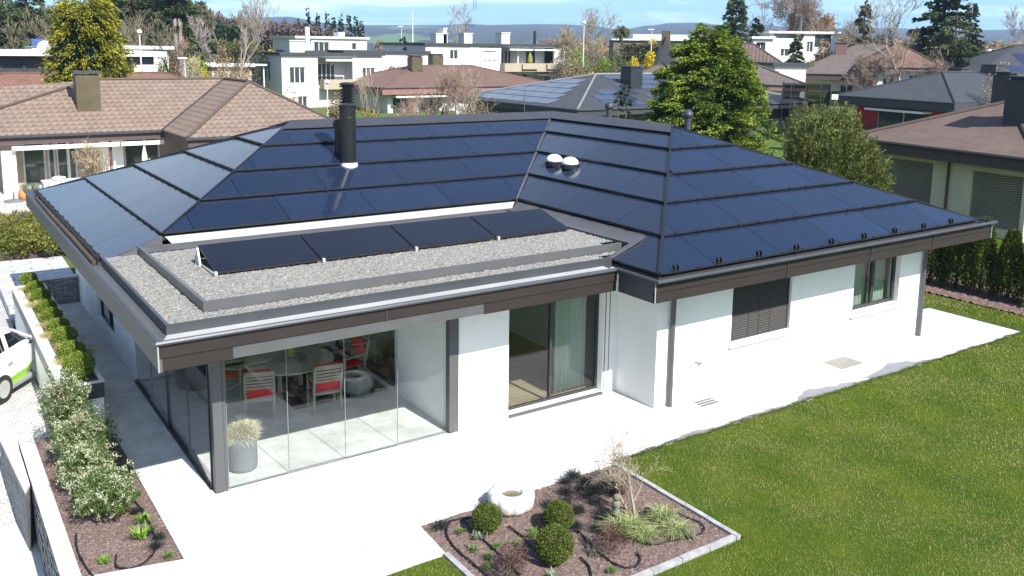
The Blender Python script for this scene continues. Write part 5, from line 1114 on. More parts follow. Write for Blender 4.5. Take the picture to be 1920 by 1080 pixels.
x,y=X_(3,33.6),33.4; t=thing('parasol_base','round grey parasol base on the neighbouring terrace','base',(x,y,.02)); part('base_disc',MB().lathe((x,y,.02),[(.4,0),(.4,.07),(.1,.09)],24),M_pot,t); part('pole',MB().tube([(x,y,.1),(x,y,.5)],.03,8),M_metal2,t)
for px,hh,lab in((260,2.0,'taller closed white parasol on the neighbouring terrace'),(269,1.35,'shorter closed white parasol on the neighbouring terrace')):
    x,y=X_(px,35.2),35.2; t=thing('closed_parasol',lab,'parasol',(x,y,0)); part('canopy',MB().lathe((x,y,.4),[(.1,0),(.17,.3),(.13,hh*.6),(.04,hh-.35),(.01,hh-.3)],14),tw,t,smooth=True); part('pole',MB().tube([(x,y,0),(x,y,.5)],.03,8),M_metal2,t)
x,y=X_(168,31.5),31.5
bare('lilac_shrub','leafless lichen-yellow shrub in front of the pink tiled house','shrub',x,y,0,1.35,.07,4,1.0,21,mat('lichen_bark',(.3,.26,.1),(.26,.21,.15),6,rough=.95),minr=.012,up=.35,first=.3,nb=(4,5),lenf=.72,tw=mat('twigs_tan',(.3,.24,.15),(.24,.18,.12),4))
# ---- second tiled house further left
x0=xY(-70,57.); t2=hip_house('tiled_house','dark reddish tiled roof left of the golden conifer, cut by the frame edge',(x0-4,54.5,0),0,24,13,2.9,4.95,M_tileB,M_beige,M_brf,S=[(3,6,.3,2.2),(9,12,.3,2.2)])
# ---- right: brown shingled house close by
RH=hip_house('shingled_house','brown shingled house with cream walls and closed blinds at the right frame edge',(33.35,12.9,.25),math.radians(-97.8),9.1,14,3.15,4.95,M_shing,M_cream,M_brf,over=.85,fh=.55,ridge='y',S=[(.35,3.1,.1,2.35,'b'),(4.95,7.2,.1,2.3,'b')],
   chim=[chw((33.35,12.9,.25),math.radians(-97.8),1927,42.5,4.2,6.2,.95,M_darkf),chw((33.35,12.9,.25),math.radians(-97.8),1893,49.5,4.2,6.25,.85,M_darkf)])
dp=MB().tube([(4.75,.8,0),(4.75,.8,2.75)],.06,8); part('downpipe',dp,mat('brown_pipe',(.1,.05,.04),rough=.5),RH,local=True)
# ---- middle: brown hip house, dark solar house, red house ...
BH=hip_house('hip_roof_house','brown hip-roofed house with a white awning in the middle distance',(xY(716,73.5),73.5,-.1),0,23,15,3.05,5.15,M_shing2,M_wht,M_pinkf,over=1.2,fh=.75,S=[(.6,3.3,.1,2.2,'w',1),(3.7,6.4,.1,2.2,'w',1),(14,16,.8,2.1)],aw=[(.4,6.7,1.95)],chim=[(xY(778,79.2)-xY(716,73.5),5.7,4.0,6.2,1.35,1.2,M_rust),(xY(817,84.5)-xY(716,73.5),11.,4.4,6.35,1.5,1.2,M_rust)])
wx=xY(856,69); single('garden_wall',MB().prism([(xY(856,69),69),(xY(902,69),69),(xY(902,69),69.3),(xY(856,69),69.3)],-.1,hz(880,192,wx,69)).prism([(xY(902,69)+.004,69),(xY(917,69),69),(xY(917,69),69.3),(xY(902,69)+.004,69.3)],-.1,hz(910,201,wx,69)),M_wht,'stepped white garden wall in front of the brown hip-roofed house','wall',(wx,69,0))
SH=hip_house('dark_solar_house','dark house with blue solar panels and a boxy black chimney, middle distance',(36.9,37.6,0),0,26,17.4,3.0,5.15,M_slate,M_darkf,M_darkf,over=1.,fh=.5,S=[(3,5,.6,2.2)],capm=mat('grey_cap',(.2,.2,.21),rough=.5),chim=[(9.9,5.6,4.2,hz(1136,127,46.5,43),1.25,1.25,mat('black_cladding',(.02,.022,.028),(.014,.015,.02),3,rough=.4))])
M_pf=solar_mat('far_solar_glass',(.013,.021,.05),.15)
k_=2.15/8.7
def fpan(root,P,local=False): part('solar_panel',MB().poly(P,[(0,0),(1.8,0),(1.8,1.2),(0,1.2)]),M_pf,root,local=local)
for r in range(6):
    d0=.5+r*1.32; d1=d0+1.2
    # front face
    xs0=37.+max(d0+1.7,3.2); xs1=58
    for c in range(3 if r>2 else 5):
        a=xs0+1.9*c+1.5*(c>1)*(r<3); b=a+1.85
        if (c,r) in((0,4),(1,4),(0,3)): continue
        fpan(SH,[(a,37.6+d0,3.03+k_*d0),(b,37.6+d0,3.03+k_*d0),(b,37.6+d1,3.03+k_*d1),(a,37.6+d1,3.03+k_*d1)])
    for c in range(6-r):
        b=53.5-r*1.1-c*1.95; a=b-1.9
        if a<37.6+d1+.4: continue
        fpan(SH,[(36.9+d0,b,3.03+k_*d0),(36.9+d0,a,3.03+k_*d0),(36.9+d1,a,3.03+k_*d1),(36.9+d1,b,3.03+k_*d1)])
xx=xY(1119,35.9); t=thing('closed_parasol','closed white parasol in front of the dark solar house','parasol',(xx,35.9,0)); part('canopy',MB().lathe((xx,35.9,1.0),[(.08,0),(.3,.3),(.26,.9),(.08,1.5),(.01,1.65)],14),tw,t,smooth=True); part('pole',MB().tube([(xx,35.9,0),(xx,35.9,1.1)],.03,8),M_metal2,t)
RD=hip_house('red_house','red-walled house with dark slate hip roof in the right middle distance',(70.8,41.2,0),math.radians(-97),12.6,17,3.25,5.55,M_slate,M_red_w,M_darkf,over=1.2,fh=.8,ridge='y',S=[(2.6,8.2,.2,2.1,'w',1)],aw=[(2.2,8.4,2.1)],chim=[chw((70.8,41.2,0),math.radians(-97),1802,96,4.3,5.75,1.5,M_rust),chw((70.8,41.2,0),math.radians(-97),1866,100,4.6,6.1,1.6,M_darkf)])
gw=at(1620,88); 
# big grey-brown gabled house
BB=hip_house('shingled_house','large grey-brown shingled house with pink gable face behind the bare tree',(*at(1488,110)[:2],1.6),math.radians(-50),21,15,3.2,6.6,M_shing3,M_cream,M_brf,over=.8,fh=.7,S=[(4.6,6,.1,2,'w',1),(6.8,7.6,.1,2,'w',0)],chim=[(5.5,5.2,4.2,6.6,1.3,1.1,mat('red_chimney',(.16,.09,.08),rough=.8))])
sb=hip_house('hip_roof_house','small brown hip-roofed house with pinkish fascia left of the large grey-brown one',(at(1520,92)[0]-13*.643,at(1520,92)[1]+13*.766,.95),math.radians(-50),13,11,3.1,5.05,M_shing3,M_cream,M_pinkf,over=.7,fh=.6,S=[(1.,2,.1,1.9,'w',0)])
PG=hip_house('hip_roof_house','pinkish hip roof with white walls right of the tall pale birch',(at(1776,103)[0]-8*.643,at(1776,103)[1]+8*.766,2.7),math.radians(-50),8.,12,3.1,5.5,M_shing2,M_wht,M_pinkf,over=.7,fh=.4,ridge='y',S=[(1.5,2.6,1.,2.3,'w',1),(4.,5.,1.,2.3,'w',1)])
rb=hip_house('metal_roof_house','house with a brown ribbed metal roof below the white modern house',(at(1468,114)[0]-13*.643,at(1468,114)[1]+13*.766,3.1),math.radians(-50),13,7,2.8,5.0,mat_tile('ribbed_metal',(.1,.07,.06),(.12,.085,.075),5,.45,1.6,.1),M_darkf,M_darkf,over=.5,fh=.3,gable=False)
fg=at(1460,102); 
sh=hip_house('hip_roof_house','greyish brown low roof just behind the dark solar house chimney',(*at(1160,92)[:2],1.6),math.radians(-35),14,9,2.2,4.0,M_shing3,M_cream,M_brf,over=.6)
# A-frame
p=at(1248,100); z0=1.8; A=thing('a_frame_house','steep dark A-frame gable beside the spruce top','house',(p[0],p[1],z0),math.radians(-40)); zt=zat(1248,68,100)
part('roof',MB().add([(-2,0,0),(2,0,0),(0,0,zt-z0),(-2,7,0),(2,7,0),(0,7,zt-z0)],[(0,1,2),(5,4,3),(0,2,5,3),(1,4,5,2)]),M_darkf,A,local=True); part('chimney',MB().box(-.4,.5,(zt-z0)*.5,.5,1.4,zt-z0+.6),M_rust,A,local=True)
# ---- flat-roofed blocks
def block(name,label,x0,x1,y0,Dp,z0,zt,front=(),side=(),wm=M_wht,sm=None,slab=M_darkf,sh=.32,over=.3,rz=0,cat='building'):
    t=thing(name,label,cat,(x0,y0,z0),rz); W=x1-x0; H=zt-z0; w=MB()
    wall(w,(0,0),(W,0),-1.5,H-sh,.3,[f[:4] for f in front]); wall(w,(W,.3),(W,Dp-.3),-1.5,H-sh,.3); wall(w,(W,Dp),(0,Dp),-1.5,H-sh,.3)
    part('wall',w,wm,t,local=True); w=MB(); wall(w,(0,Dp-.3),(0,.3),-1.5,H-sh,.3,[f[:4] for f in side]); part('wall',w,sm or wm,t,local=True)
    part('roof_slab',MB().box(-over,-over,H-sh,W+over,Dp+over,H),slab,t,local=True)
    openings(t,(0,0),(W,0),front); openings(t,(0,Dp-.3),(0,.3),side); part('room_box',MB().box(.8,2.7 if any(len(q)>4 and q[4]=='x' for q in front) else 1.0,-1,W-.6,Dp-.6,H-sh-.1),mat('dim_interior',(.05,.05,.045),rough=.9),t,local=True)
    return t
Y=84.2; x0=xY(527,Y); x1=xY(716,Y); Z1=hz(527,98,x0,Y); k=(x1-x0)/189.
U=lambda px:(px-527)*k
B1=block('apartment_building','white two-storey apartment block with grey side wall and beige balcony',x0,x1,Y,yX(465,x0)-Y,-.2,Z1,
  [(U(541),U(569),Z1+.2-3.4,Z1+.2-2.0+.4,'w',2),(U(677),U(702),Z1+.2-3.4,Z1+.2-1.7,'w',2),(U(555),U(572),.3,1.8,'w',1),(U(592),U(658),Z1+.2-3.9,Z1+.2-.55,'x')],
  [(1.6,2.6,Z1-2.,Z1-.9,'w',0),(6.2,7.2,Z1-3.,Z1-.9,'w',0)],sm=M_gry)
zb=Z1+.2-3.9
part('balcony',MB().box(U(595),-1.3,zb-.15,U(668),.0,zb).box(U(595),-1.3,zb,U(668),-1.15,zb+.95).box(U(595),-1.15,zb,U(595)+.15,-.02,zb+.95).box(U(668)-.15,-1.15,zb,U(668),-.02,zb+.95),mat('beige_concrete',(.36,.31,.23),(.32,.27,.2),1,rough=.9),B1,local=True)
part('loggia',MB().box(U(592),2.1,zb,U(658),2.2,Z1-.2).box(U(592),.35,zb-.05,U(658),2.1,zb).box(U(658),.31,zb,U(658)+.02,2.1,Z1-.2),M_wht,B1,local=True)
openings(B1,(0,1.95),(U(716),1.95),[(U(604),U(637),zb+.1,Z1-1.,'w',3)],.05)
awning(B1,(0,0),(x1-x0,0),U(606),U(657),Z1-.75,.3,.25)
ch=MB(); zt=Z1+.2; ch.box(U(551),1.5,zt,U(578),3.5,zt+1.25); ch.box(U(550),1.4,zt+1.25,U(579),3.6,zt+1.35); part('chimney_block',ch,M_wht,B1,local=True)
ch=MB(); ch.box(U(594),4,zt,U(610),5.5,zt+.9); ch.tube([(U(603),4.7,zt+.9),(U(603),4.7,zt+2.9)],.28,10); part('chimney_block',ch,M_wht,B1,local=True)
part('roof_edge',MB().box(U(640),-.2,zt+.005,U(712)+.0,5,zt+.3).box(U(560),3,zt+.003,U(630),8,zt+.22),M_darkf,B1,local=True)
part('globe_lamp',MB().lathe((U(630),1.8,Z1-1.2),[(.05,0),(.18,.1),(.2,.2),(.12,.33),(.02,.38)],12),mat('lamp_glass',(.75,.68,.4),rough=.3),B1,local=True,smooth=True)
part('wall',MB().box(U(717),1.5,-.5,U(735),8,Z1-.4),M_wht,B1,local=True)
Y=92.; x0=xY(798,Y); x1=xY(1081,Y); Z2=hz(797,80,x0,Y); k2=(x1-x0)/283.; U=lambda px:(px-798)*k2; b0=.3; H=Z2-b0
B2=block('apartment_building','long white two-storey apartment block with double balcony and white awnings',x0,x1,Y,yX(716,x0)-Y,b0,Z2,
  [(U(840),U(854),H-2.1,H-.9,'w',1),(U(820),U(835),H-2.3,H-.85,'x'),(U(932),U(1035),H-3.5,H-.45,'x'),(U(1048),U(1066),H-2.1,H-.7,'w',1),(U(1049),U(1066),H-4.9,H-3.8,'w',1),(U(932),U(1030),H-6,H-3.75,'x')],[],sm=M_gry)
part('loggia',MB().box(U(932),2.3,.0,U(1035),2.4,H-.3).box(U(932),.35,H-3.68,U(1035),2.3,H-3.52).box(U(966),.35,H-3.5,U(968),2.3,H-.4),M_wht,B2,local=True)
openings(B2,(0,2.15),(x1-x0,2.15),[(U(940),U(968),H-3.4,H-.9,'w',3),(U(996),U(1016),H-3.4,H-.9,'w',1),(U(955),U(1000),H-6,H-4.,'w',3)],.05)
part('balcony',MB().box(U(930),-1.2,H-3.75,U(1052),0,H-3.6).box(U(930),-1.2,H-3.6,U(1052),-1.05,H-2.6).box(U(930),-1.05,H-3.6,U(932),-.02,H-2.6).box(U(1050),-1.05,H-3.6,U(1052),-.02,H-2.6).box(U(962),-1.5,H-3.4,U(992),-1.21,H-2.7).box(U(1010),-1.5,H-3.4,U(1040),-1.21,H-2.7),mat('beige_concrete',(.36,.31,.23)),B2,local=True)
for a,b,z in((945,989,H-.85),(992,1036,H-.85),(961,992,H-4.1),(1000,1042,H-4.35)): awning(B2,(0,-.0),(x1-x0,0),U(a),U(b),z,.5,.22)
for px,w_,hh,m in((885,15,1.3,M_wht),(955,16,1.5,M_wht),(835,20,1.2,M_wht),(848,6,1.9,M_wht)): part('chimney_block',MB().box(U(px),3,H+.003,U(px+w_),4.6,H+hh).box(U(px)-.1,2.9,H+hh,U(px+w_)+.1,4.7,H+hh+.12),m,B2,local=True)
part('chimney_pipe',MB().tube([(U(1012),2,H),(U(1012),2,H+1.9)],.2,8),M_black,B2,local=True)
[part('wall_slot',MB().box(U(a),-.03,H-z_,U(b),-.004,H-z_+.12),M_darkf,B2,local=True) for a,b,z_ in((900,922,1.1),(900,905,2.25),(908,914,2.25),(917,922,2.25))]
part('shutter',MB().box(U(820)+.03,.08,H-2.3,U(835)-.03,.14,H-.88),M_gry,B2,local=True)
part('wall',MB().prism([(U(874),-.06),(U(892),-.06),(U(892),-.01),(U(874),-.01)],-.5,H-.35),mat('facade_shade_strip',(.55,.56,.5),rough=.9),B2,local=True)
part('balcony_shrub',MB().lathe((U(984),-.4,H-2.8),[(.25,0),(.4,.4),(.3,1.1),(.05,1.7)],9),mat('yellow_conifer',(.25,.24,.03),(.12,.15,.03),6,rough=.9),B2,local=True)
YY=90.; xa_=xY(700,YY); block('flat_annex','low flat-roofed link building between the two apartment blocks',xa_,xY(802,YY),YY,7,-.2,hz(750,95,xa_+4,YY),[(1.2,2.5,2.8,4.,'w',1),(4.2,8,2.8,4.2,'w',2)],wm=M_wht)
Y=114.; x0=xY(556,Y); x1=xY(688,Y); Z=hz(600,68,x0,Y); H=Z-2; k3=(x1-x0)/132.; U=lambda px:(px-556)*k3
B3=block('flat_roof_house','white flat-roofed house behind the left apartment block',x0,x1,Y,10,2,Z,[(U(558),U(583),H-2.2,H-.55,'w',2),(U(588),U(616),H-2.2,H-.8,'w',2),(U(659),U(668),H-1.9,H-.9,'w',0)],slab=M_wht)
part('chimney_block',MB().box(U(649),3,H,U(661),5,H+.7),M_wht,B3,local=True)
# bungalow with white roof edge, left
Y=70.; x0=xY(-30,Y); x1=xY(287,Y); Zb=hz(100,95,xY(100,Y),Y)
B4=block('flat_roof_bungalow','flat-roofed bungalow with white roof edge and dark wall behind the golden conifer',x0,x1,Y,12,-.1,Zb,[(xY(0,Y)-x0,xY(40,Y)-x0,1.2,Zb-.9,'f',0),(xY(45,Y)-x0,xY(95,Y)-x0,1.2,Zb-.9,'f',2)],wm=mat('blue_black_wall',(.02,.024,.035),rough=.6),slab=M_wht,sh=.42,over=.9)
part('skylight',MB().lathe((xY(87,75)-x0,5,Zb+.1),[(.75,0),(.75,.2),(.6,.6),(.25,.8),(.02,.85)],18),mat('white_dome',(.75,.75,.75),rough=.4),B4,local=True,smooth=True)
part('wall',MB().box(xY(243,Y)-x0,-1.4,-.5,xY(286,Y)-x0,-.1,hz(260,119,xY(260,Y),Y)),M_gry,B4,local=True)
Y=82.; x0=xY(200,Y); block('flat_roof_house','white flat-roofed house right of the golden conifer, above the bungalow',x0,xY(315,Y),Y,8,.5,hz(260,86,xY(260,Y),Y),[],slab=M_wht,over=.5)
Y=84.; x0=xY(60,Y); zc=hz(90,85,x0,Y); t=thing('blue_solar_collector','row of blue solar collectors on a roof far left','solar panel',(x0,Y,zc)); part('collector',MB().box(x0,Y,zc-.1,xY(226,Y),Y+.15,hz(90,73,x0,Y)),mat('collector_blue',(.03,.055,.19),(.04,.07,.24),.6,rough=.25,spec=.8),t)
part('stand',MB().box(x0,Y+.2,zc-4,xY(226,Y),Y+6,zc-.12),M_gry,t)
Y=86.; x0=xY(386,Y); block('garage','small flat-roofed beige garage left of the grey apartment wall',x0,xY(466,Y),Y,6,.6,hz(420,119,x0,Y),[(1.8,4.8,-.3,1.0,'x')],wm=mat('sand_render',(.42,.37,.28),rough=.9),slab=M_gry,sh=.35,over=.5)
# modern houses on the right rise
def rblock(name,label,pxa,pxb,D,Dp,zb,pyt,front,rz=-34,**kw):
    a=at(pxa,D); W=(pxb-pxa)/FPX*D*1.02; z=zat(pxa,pyt,D); return block(name,label,a[0],a[0]+W,a[1],Dp,zb,z,front,rz=math.radians(rz),**kw),W,z-zb
M1,W,H=rblock('modern_house','dark-walled modern house with white roof on the hedge-lined rise',1190,1300,138,9,4.2,64,[(1.5,4,2.8,4.4,'f',2),(5,6.3,2.8,4.3,'f',0)],wm=mat('taupe_wall',(.13,.115,.1),rough=.9),slab=M_wht,sh=.9)
rblock('carport','low carport with pale roof left of the dark-walled modern house',1150,1192,135,6,4.0,72,[(.5,2.6,.2,2.2,'x')],wm=mat('taupe_wall',(.13,.115,.1)),slab=M_gry,sh=.25)
W1,W,H=rblock('white_modern_house','white modern two-storey house with window bands on the right rise',1443,1560,128,10,2.0,58,[(.5,3.6,7.0,7.6,'f',2),(3.9,4.5,7.0,7.6,'f',0),(5.0,5.8,5.2,6.6,'w',1),(6.0,8.2,5.9,7.55,'f',2),(1.5,2.6,4.6,5.6,'w',1),(6.2,8.2,3.6,4.9,'f',1)],slab=M_wht,sh=.3)
part('chimney_pipe',MB().tube([(4.9,3,H),(4.9,3,H+1.9)],.22,10),M_metal2,W1,local=True)
rblock('white_modern_house','lower white wing of the modern house left of the window bands',1412,1446,124,8,2.,68,[(.4,1.6,5.2,6.4,'w',1)],slab=M_wht)
rblock('flat_annex','white flat-roofed annex between the small and the large brown roofs',1455,1510,100,7,.8,118,[],slab=M_darkf,sh=.3)
S2=hip_house('solar_roof_house','long roof fully covered with dark blue solar panels at the upper right edge',(*at(1838,100)[:2],2.2),math.radians(-36),20,14,3.1,6.0,M_slate,M_cream,M_darkf,over=.8)
for r in range(4):
    for c in range(9):
        a=1.6+c*1.95; d0=.5+r*1.5; d1=d0+1.4; kk=2.9/7
        if a<d1+.2: continue
        fpan(S2,[(a,d0,3.13+kk*d0),(a+1.9,d0,3.13+kk*d0),(a+1.9,d1,3.13+kk*d1),(a,d1,3.13+kk*d1)],True)
rblock('low_house','far low building with white roof blobs at the upper right edge',1850,1925,175,8,5.0,92,[],wm=M_gry,slab=M_gry)
# trampoline with net, small items by the red house
p=at(1518,80); zt=zat(1518,157,80); t=thing('trampoline','round trampoline with tall dark safety net in front of the grey-brown house','trampoline',(p[0],p[1],.1))
N=10; R_=2.0
part('net',MB().add([(p[0]+R_*math.cos(6.283*i/N),p[1]+R_*math.sin(6.283*i/N),z) for z in(.9,zt) for i in range(N)],[(i,(i+1)%N,N+(i+1)%N,N+i) for i in range(N)]),mat_glass('net_mesh',(.45,.46,.48),1.1,.5,.4),t)
for i in range(N): a=6.283*i/N; part('pole',MB().tube([(p[0]+R_*math.cos(a),p[1]+R_*math.sin(a),.1),(p[0]+R_*math.cos(a),p[1]+R_*math.sin(a),zt+.1)],.04,6),M_metal,t)
part('jumping_mat',MB().lathe((p[0],p[1],.85),[(R_,0),(R_,.06)],24),M_black,t)
p=at(1572,84); z=zat(1572,182,84); t=thing('white_sign','small white sign on a post left of the red house','sign',(p[0],p[1],0)); part('board',MB().obox((p[0],p[1],z),.55,.05,.45,-.6),tw,t); part('post',MB().tube([(p[0],p[1],0),(p[0],p[1],z)],.04,6),M_metal2,t)
# street lamps and flag poles
def lamp(px,D,pyt,label,globe=False):
    p=at(px,D); z0=float(terr(p[0],p[1])); z=zat(px,pyt,D); t=thing('street_lamp',label,'street lamp',(p[0],p[1],z0)); part('pole',MB().tube([(p[0],p[1],z0),(p[0],p[1],z)],[.09,.05],8),mat('lamp_pole',(.55,.56,.56),rough=.5),t)
    part('lamp_head',MB().obox((p[0]-.15,p[1],z+.05),.75,.3,.12,-.5) if not globe else MB().lathe((p[0],p[1],z),[(.05,0),(.2,.12),(.2,.25),(.05,.38)],12),mat('lamp_white',(.75,.75,.75),rough=.5),t)
lamp(493,66,123,'white street lamp before the grey apartment wall'); lamp(345,84,110,'small street lamp beside the yellow hedge'); lamp(263,78,64,'street lamp with round head behind the bungalow',True)
lamp(753,150,50,'street lamp left of the thin white mast'); lamp(1094,100,46,'tall street lamp between apartment block and hedge',True); lamp(1221,120,56,'street lamp before the dark-walled modern house')
lamp(612,78,158,'round-headed lamp beside the brown hip-roofed house',True)
p=at(774,170); single('mast',MB().tube([(p[0],p[1],0),(p[0],p[1],zat(774,20,170))],[.16,.05],8),tw,'thin white mast rising above the apartment roofs','mast',(p[0],p[1],0))
# ================================================================ far vegetation
def zt_(px,py,D): return zat(px,py,D)
def gp(px,D): p=at(px,D); return p[0],p[1],float(terr(p[0],p[1]))
L_gold=mat_leaf('golden_cypress_leaf',(.30,.27,.02),(.10,.115,.015),1.1,isl=.55,trans=.25)
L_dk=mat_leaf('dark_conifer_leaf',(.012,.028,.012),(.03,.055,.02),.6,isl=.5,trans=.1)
L_pine=mat_leaf('pine_leaf',(.045,.07,.03),(.075,.1,.035),.4,isl=.4,trans=.15)
L_olive=mat_leaf('olive_leaf',(.07,.085,.03),(.12,.12,.05),.5,isl=.4,trans=.2)
L_brt=mat_leaf('bright_shrub_leaf',(.12,.2,.02),(.2,.26,.04),.8,isl=.35,trans=.3)
L_yel=mat_leaf('forsythia_flower',(.62,.48,.01),(.5,.42,.03),1,isl=.25,trans=.3)
L_tan=mat_leaf('tan_twigs',(.2,.13,.075),(.27,.19,.12),.8,isl=.35,trans=.1)
L_cedar=mat_leaf('cedar_leaf',(.03,.055,.025),(.1,.12,.035),.35,isl=.45,trans=.15)
M_tw1=mat('twig_grey_brown',(.12,.105,.07),(.18,.15,.105),.8,rough=.95); M_tw2=mat('twig_pinkish',(.19,.135,.105),(.26,.185,.15),.8,rough=.95); M_tw3=mat('birch_twig',(.3,.26,.24),(.22,.18,.16),.8,rough=.95)
# golden conifer: fans of yellow sprays
x,y,z=gp(166,60); h=zt_(166,-16,60)-z
t=thing('golden_cypress','tall golden-yellow cypress behind the pink tiled roof','tree',(x,y,z)); part('trunk',MB().tube([(x,y,z),(x,y,z+h*.95)],[.2,.04],8),M_barkd,t)
V_=[];F_=[];cl=400; u=RNG.random(cl)**.9; a=RNG.uniform(0,6.283,cl); r=(2.75-1.5*u**2)*(.72+.28*RNG.random(cl))*np.where(u<.06,1.25,1)
C_=np.stack([x+r*np.cos(a),y+r*np.sin(a),z+.3+u*(h-.4)],1); nn=46
P=np.repeat(C_,nn,0); out=np.repeat(np.stack([np.cos(a),np.sin(a),-np.full(cl,.25)],1),nn,0); s=RNG.random(cl*nn)[:,None]; P=P+out*s*.75-out*.4+RNG.normal(0,.13,P.shape)*(1.1-s*.3); P[:,2]-=.22*s[:,0]**2; d=out+unit(len(P))*.6
V,F=leaves(P,d,RNG.uniform(.14,.3,len(P)),.085,droop=.2); part('crown',MB().array(V,F),L_gold,t)
P=clump_shell((x,y,z+h*.5),(2.1,2.1,h*.5),14000,.3,.6,20); V,F=leaves(P,unit(len(P)),.3,.12); part('inner_foliage',MB().array(V,F),L_dk,t)  # dark leaf colour inside stands for shade in the gaps between sprays
def bushy(px,D,py0,py1,wpx,m,label,name='shrub',n=2500,cat='shrub',ll=None,group=None,lump=.35,zb=None):
    x,y,z=gp(px,D); zb=(zt_(px,py1,D) if cat=='tree' else min(zt_(px,py1,D),z+.2)) if zb is None else zb; zt=zt_(px,py0,D); r=wpx/2/FPX*D; ll=ll or max(.12,D*.0022); t=thing(name,label,cat,(x,y,min(z,zb)),0,group)
    P=clump_shell((x,y,(zb+zt)/2),(r,r,(zt-zb)/2),n,lump,.6,18); V,F=leaves(P,unit(len(P))+np.array([0,0,.3]),RNG.uniform(.7,1.3,len(P))*ll,ll*.6); part('foliage',MB().array(V,F),m,t)
    part('stem',MB().tube([(x,y,min(z,zb)-.1),(x,y,zb+(zt-zb)*.6)],[.1,.04],6),M_barkd,t); return t
def baretree(px,D,py0,pyb,label,m=M_tw1,r0=.18,lv=4,spread=.65,seed=1,minpx=.55,lenf=.64,nb=(3,5),lean=(0,0),up=.25,first=.3,cat='tree',name='bare_tree',thick=1.,wig=.12,hf=.62):
    x,y,z=gp(px,D); z=min(z,zt_(px,pyb,D)); h=(zt_(px,py0,D)-z); return bare(name,label,cat,x,y,z,h*hf,r0,lv,spread,seed,m,minr=minpx/900*D*.3,lenf=lenf,nb=nb,lean=lean,up=up,first=first,wig=wig,thick=thick)
def conif(px,D,py0,wpx,m,label,n=9000,name='conifer',**kw):
    x,y,z=gp(px,D); h=zt_(px,py0,D)-z; r=wpx/2/FPX*D; kw.setdefault('ll',max(.25,D*.0045)); return spruce(x,y,z,h,r,n,m,label,name,**kw)
# --- in front of the brown hip house
baretree(822,62,128,215,'pinkish leafless shrub tree in front of the brown hip-roofed house',M_tw2,.12,5,.75,31,.5,up=.35,first=.15,nb=(4,5),hf=.55,lenf=.7)
baretree(862,60,150,215,'lower pinkish leafless shrub right of the tallest one',M_tw2,.1,4,.85,32,.5,up=.3,first=.1,nb=(4,5),hf=.6,lenf=.7)
baretree(785,61,168,215,'pinkish leafless shrub at the white awning',M_tw2,.08,4,.85,33,.5,up=.3,first=.1,nb=(4,5),hf=.6,lenf=.7)
baretree(700,66,178,215,'slender light-stemmed leafless shrub left of the awning',M_bark,.04,3,.4,34,.5,up=.5,first=.05,nb=(4,6),hf=.8,lenf=.7)
baretree(965,52,141,225,'gnarled pollarded leafless tree before the dark solar house',mat('mossy_bark',(.13,.11,.06),(.2,.17,.12),2,rough=.95),.2,4,1.,35,.9,up=.12,first=.25,nb=(4,5),hf=.62,lenf=.62,wig=.3,thick=1.3)
bushy(630,70,165,215,36,L_tan,'rust-brown shrub by the globe lamp',n=1600); bushy(690,62,196,222,90,mat_leaf('yellow_grass',(.2,.2,.03),(.25,.2,.06),1,isl=.3),'yellow-green grassy shrubs right of the black flue',n=1800)
bushy(915,113,140,162,26,L_brt,'small lime shrub on the lower balcony',n=500); bushy(735,112,112,140,80,L_olive,'light green shrub behind the brown roof edge',n=1600)
bushy(540,70,150,185,60,L_tan,'leafless scrub before the white apartment wall',n=700,lump=.6)
# --- garden left: hedges and shrubs
for k,(px,D,a,b,w,m,lab) in enumerate([(367,92,92,120,36,L_yel,'yellow forsythia left of the round green hedge ball'),(383,90,93,116,30,L_olive,'olive clipped dome shrub beside the forsythia'),(376,86,106,124,30,L_brt,'bright green clipped shrub below the olive dome'),(362,84,118,147,34,L_brt,'light green shrub at the garage corner'),(376,82,118,135,34,L_yel,'yellow forsythia by the small garage'),(386,80,132,147,16,L_dk,'dark box shrub at the garage wall'),
    (415,104,75,103,24,L_tan,'tan leafless round shrub on the garden slope'),(440,106,72,100,30,L_olive,'olive round shrub on the garden slope'),(457,104,75,100,24,L_tan,'tan shrub right of the birch trunk'),(478,108,65,92,58,L_olive,'broad dark olive tree above the grey apartment wall'),(398,112,75,95,20,L_dk,'small dark shrub on the rockery'),
    (508,110,82,95,20,L_yel,'ochre shrub left of the chimney block'),(525,112,79,95,20,L_olive,'olive clipped shrub behind the chimney block'),(541,112,83,95,22,L_yel,'yellow clipped shrub behind the chimney block'),(398,108,98,118,30,mat('rockery',(.3,.27,.22),(.12,.13,.07),1.5,rough=1),'pale rockery stones on the garden slope'),(432,100,104,117,90,L_tan,'rockery planting above the garage'),(410,76,137,150,24,L_olive,'dark clipped shrub before the garage'),(300,96,112,140,60,L_brt,'grassy bank left of the street lamp'),(325,104,84,108,30,L_tan,'orange-tan leafless shrub beside the white roof')]): bushy(px,D,a,b,w,m,lab,n=1300)
conif(384,118,58,16,L_dk,'slim dark columnar conifer on the garden slope',2500,taper=.3,nb=60)
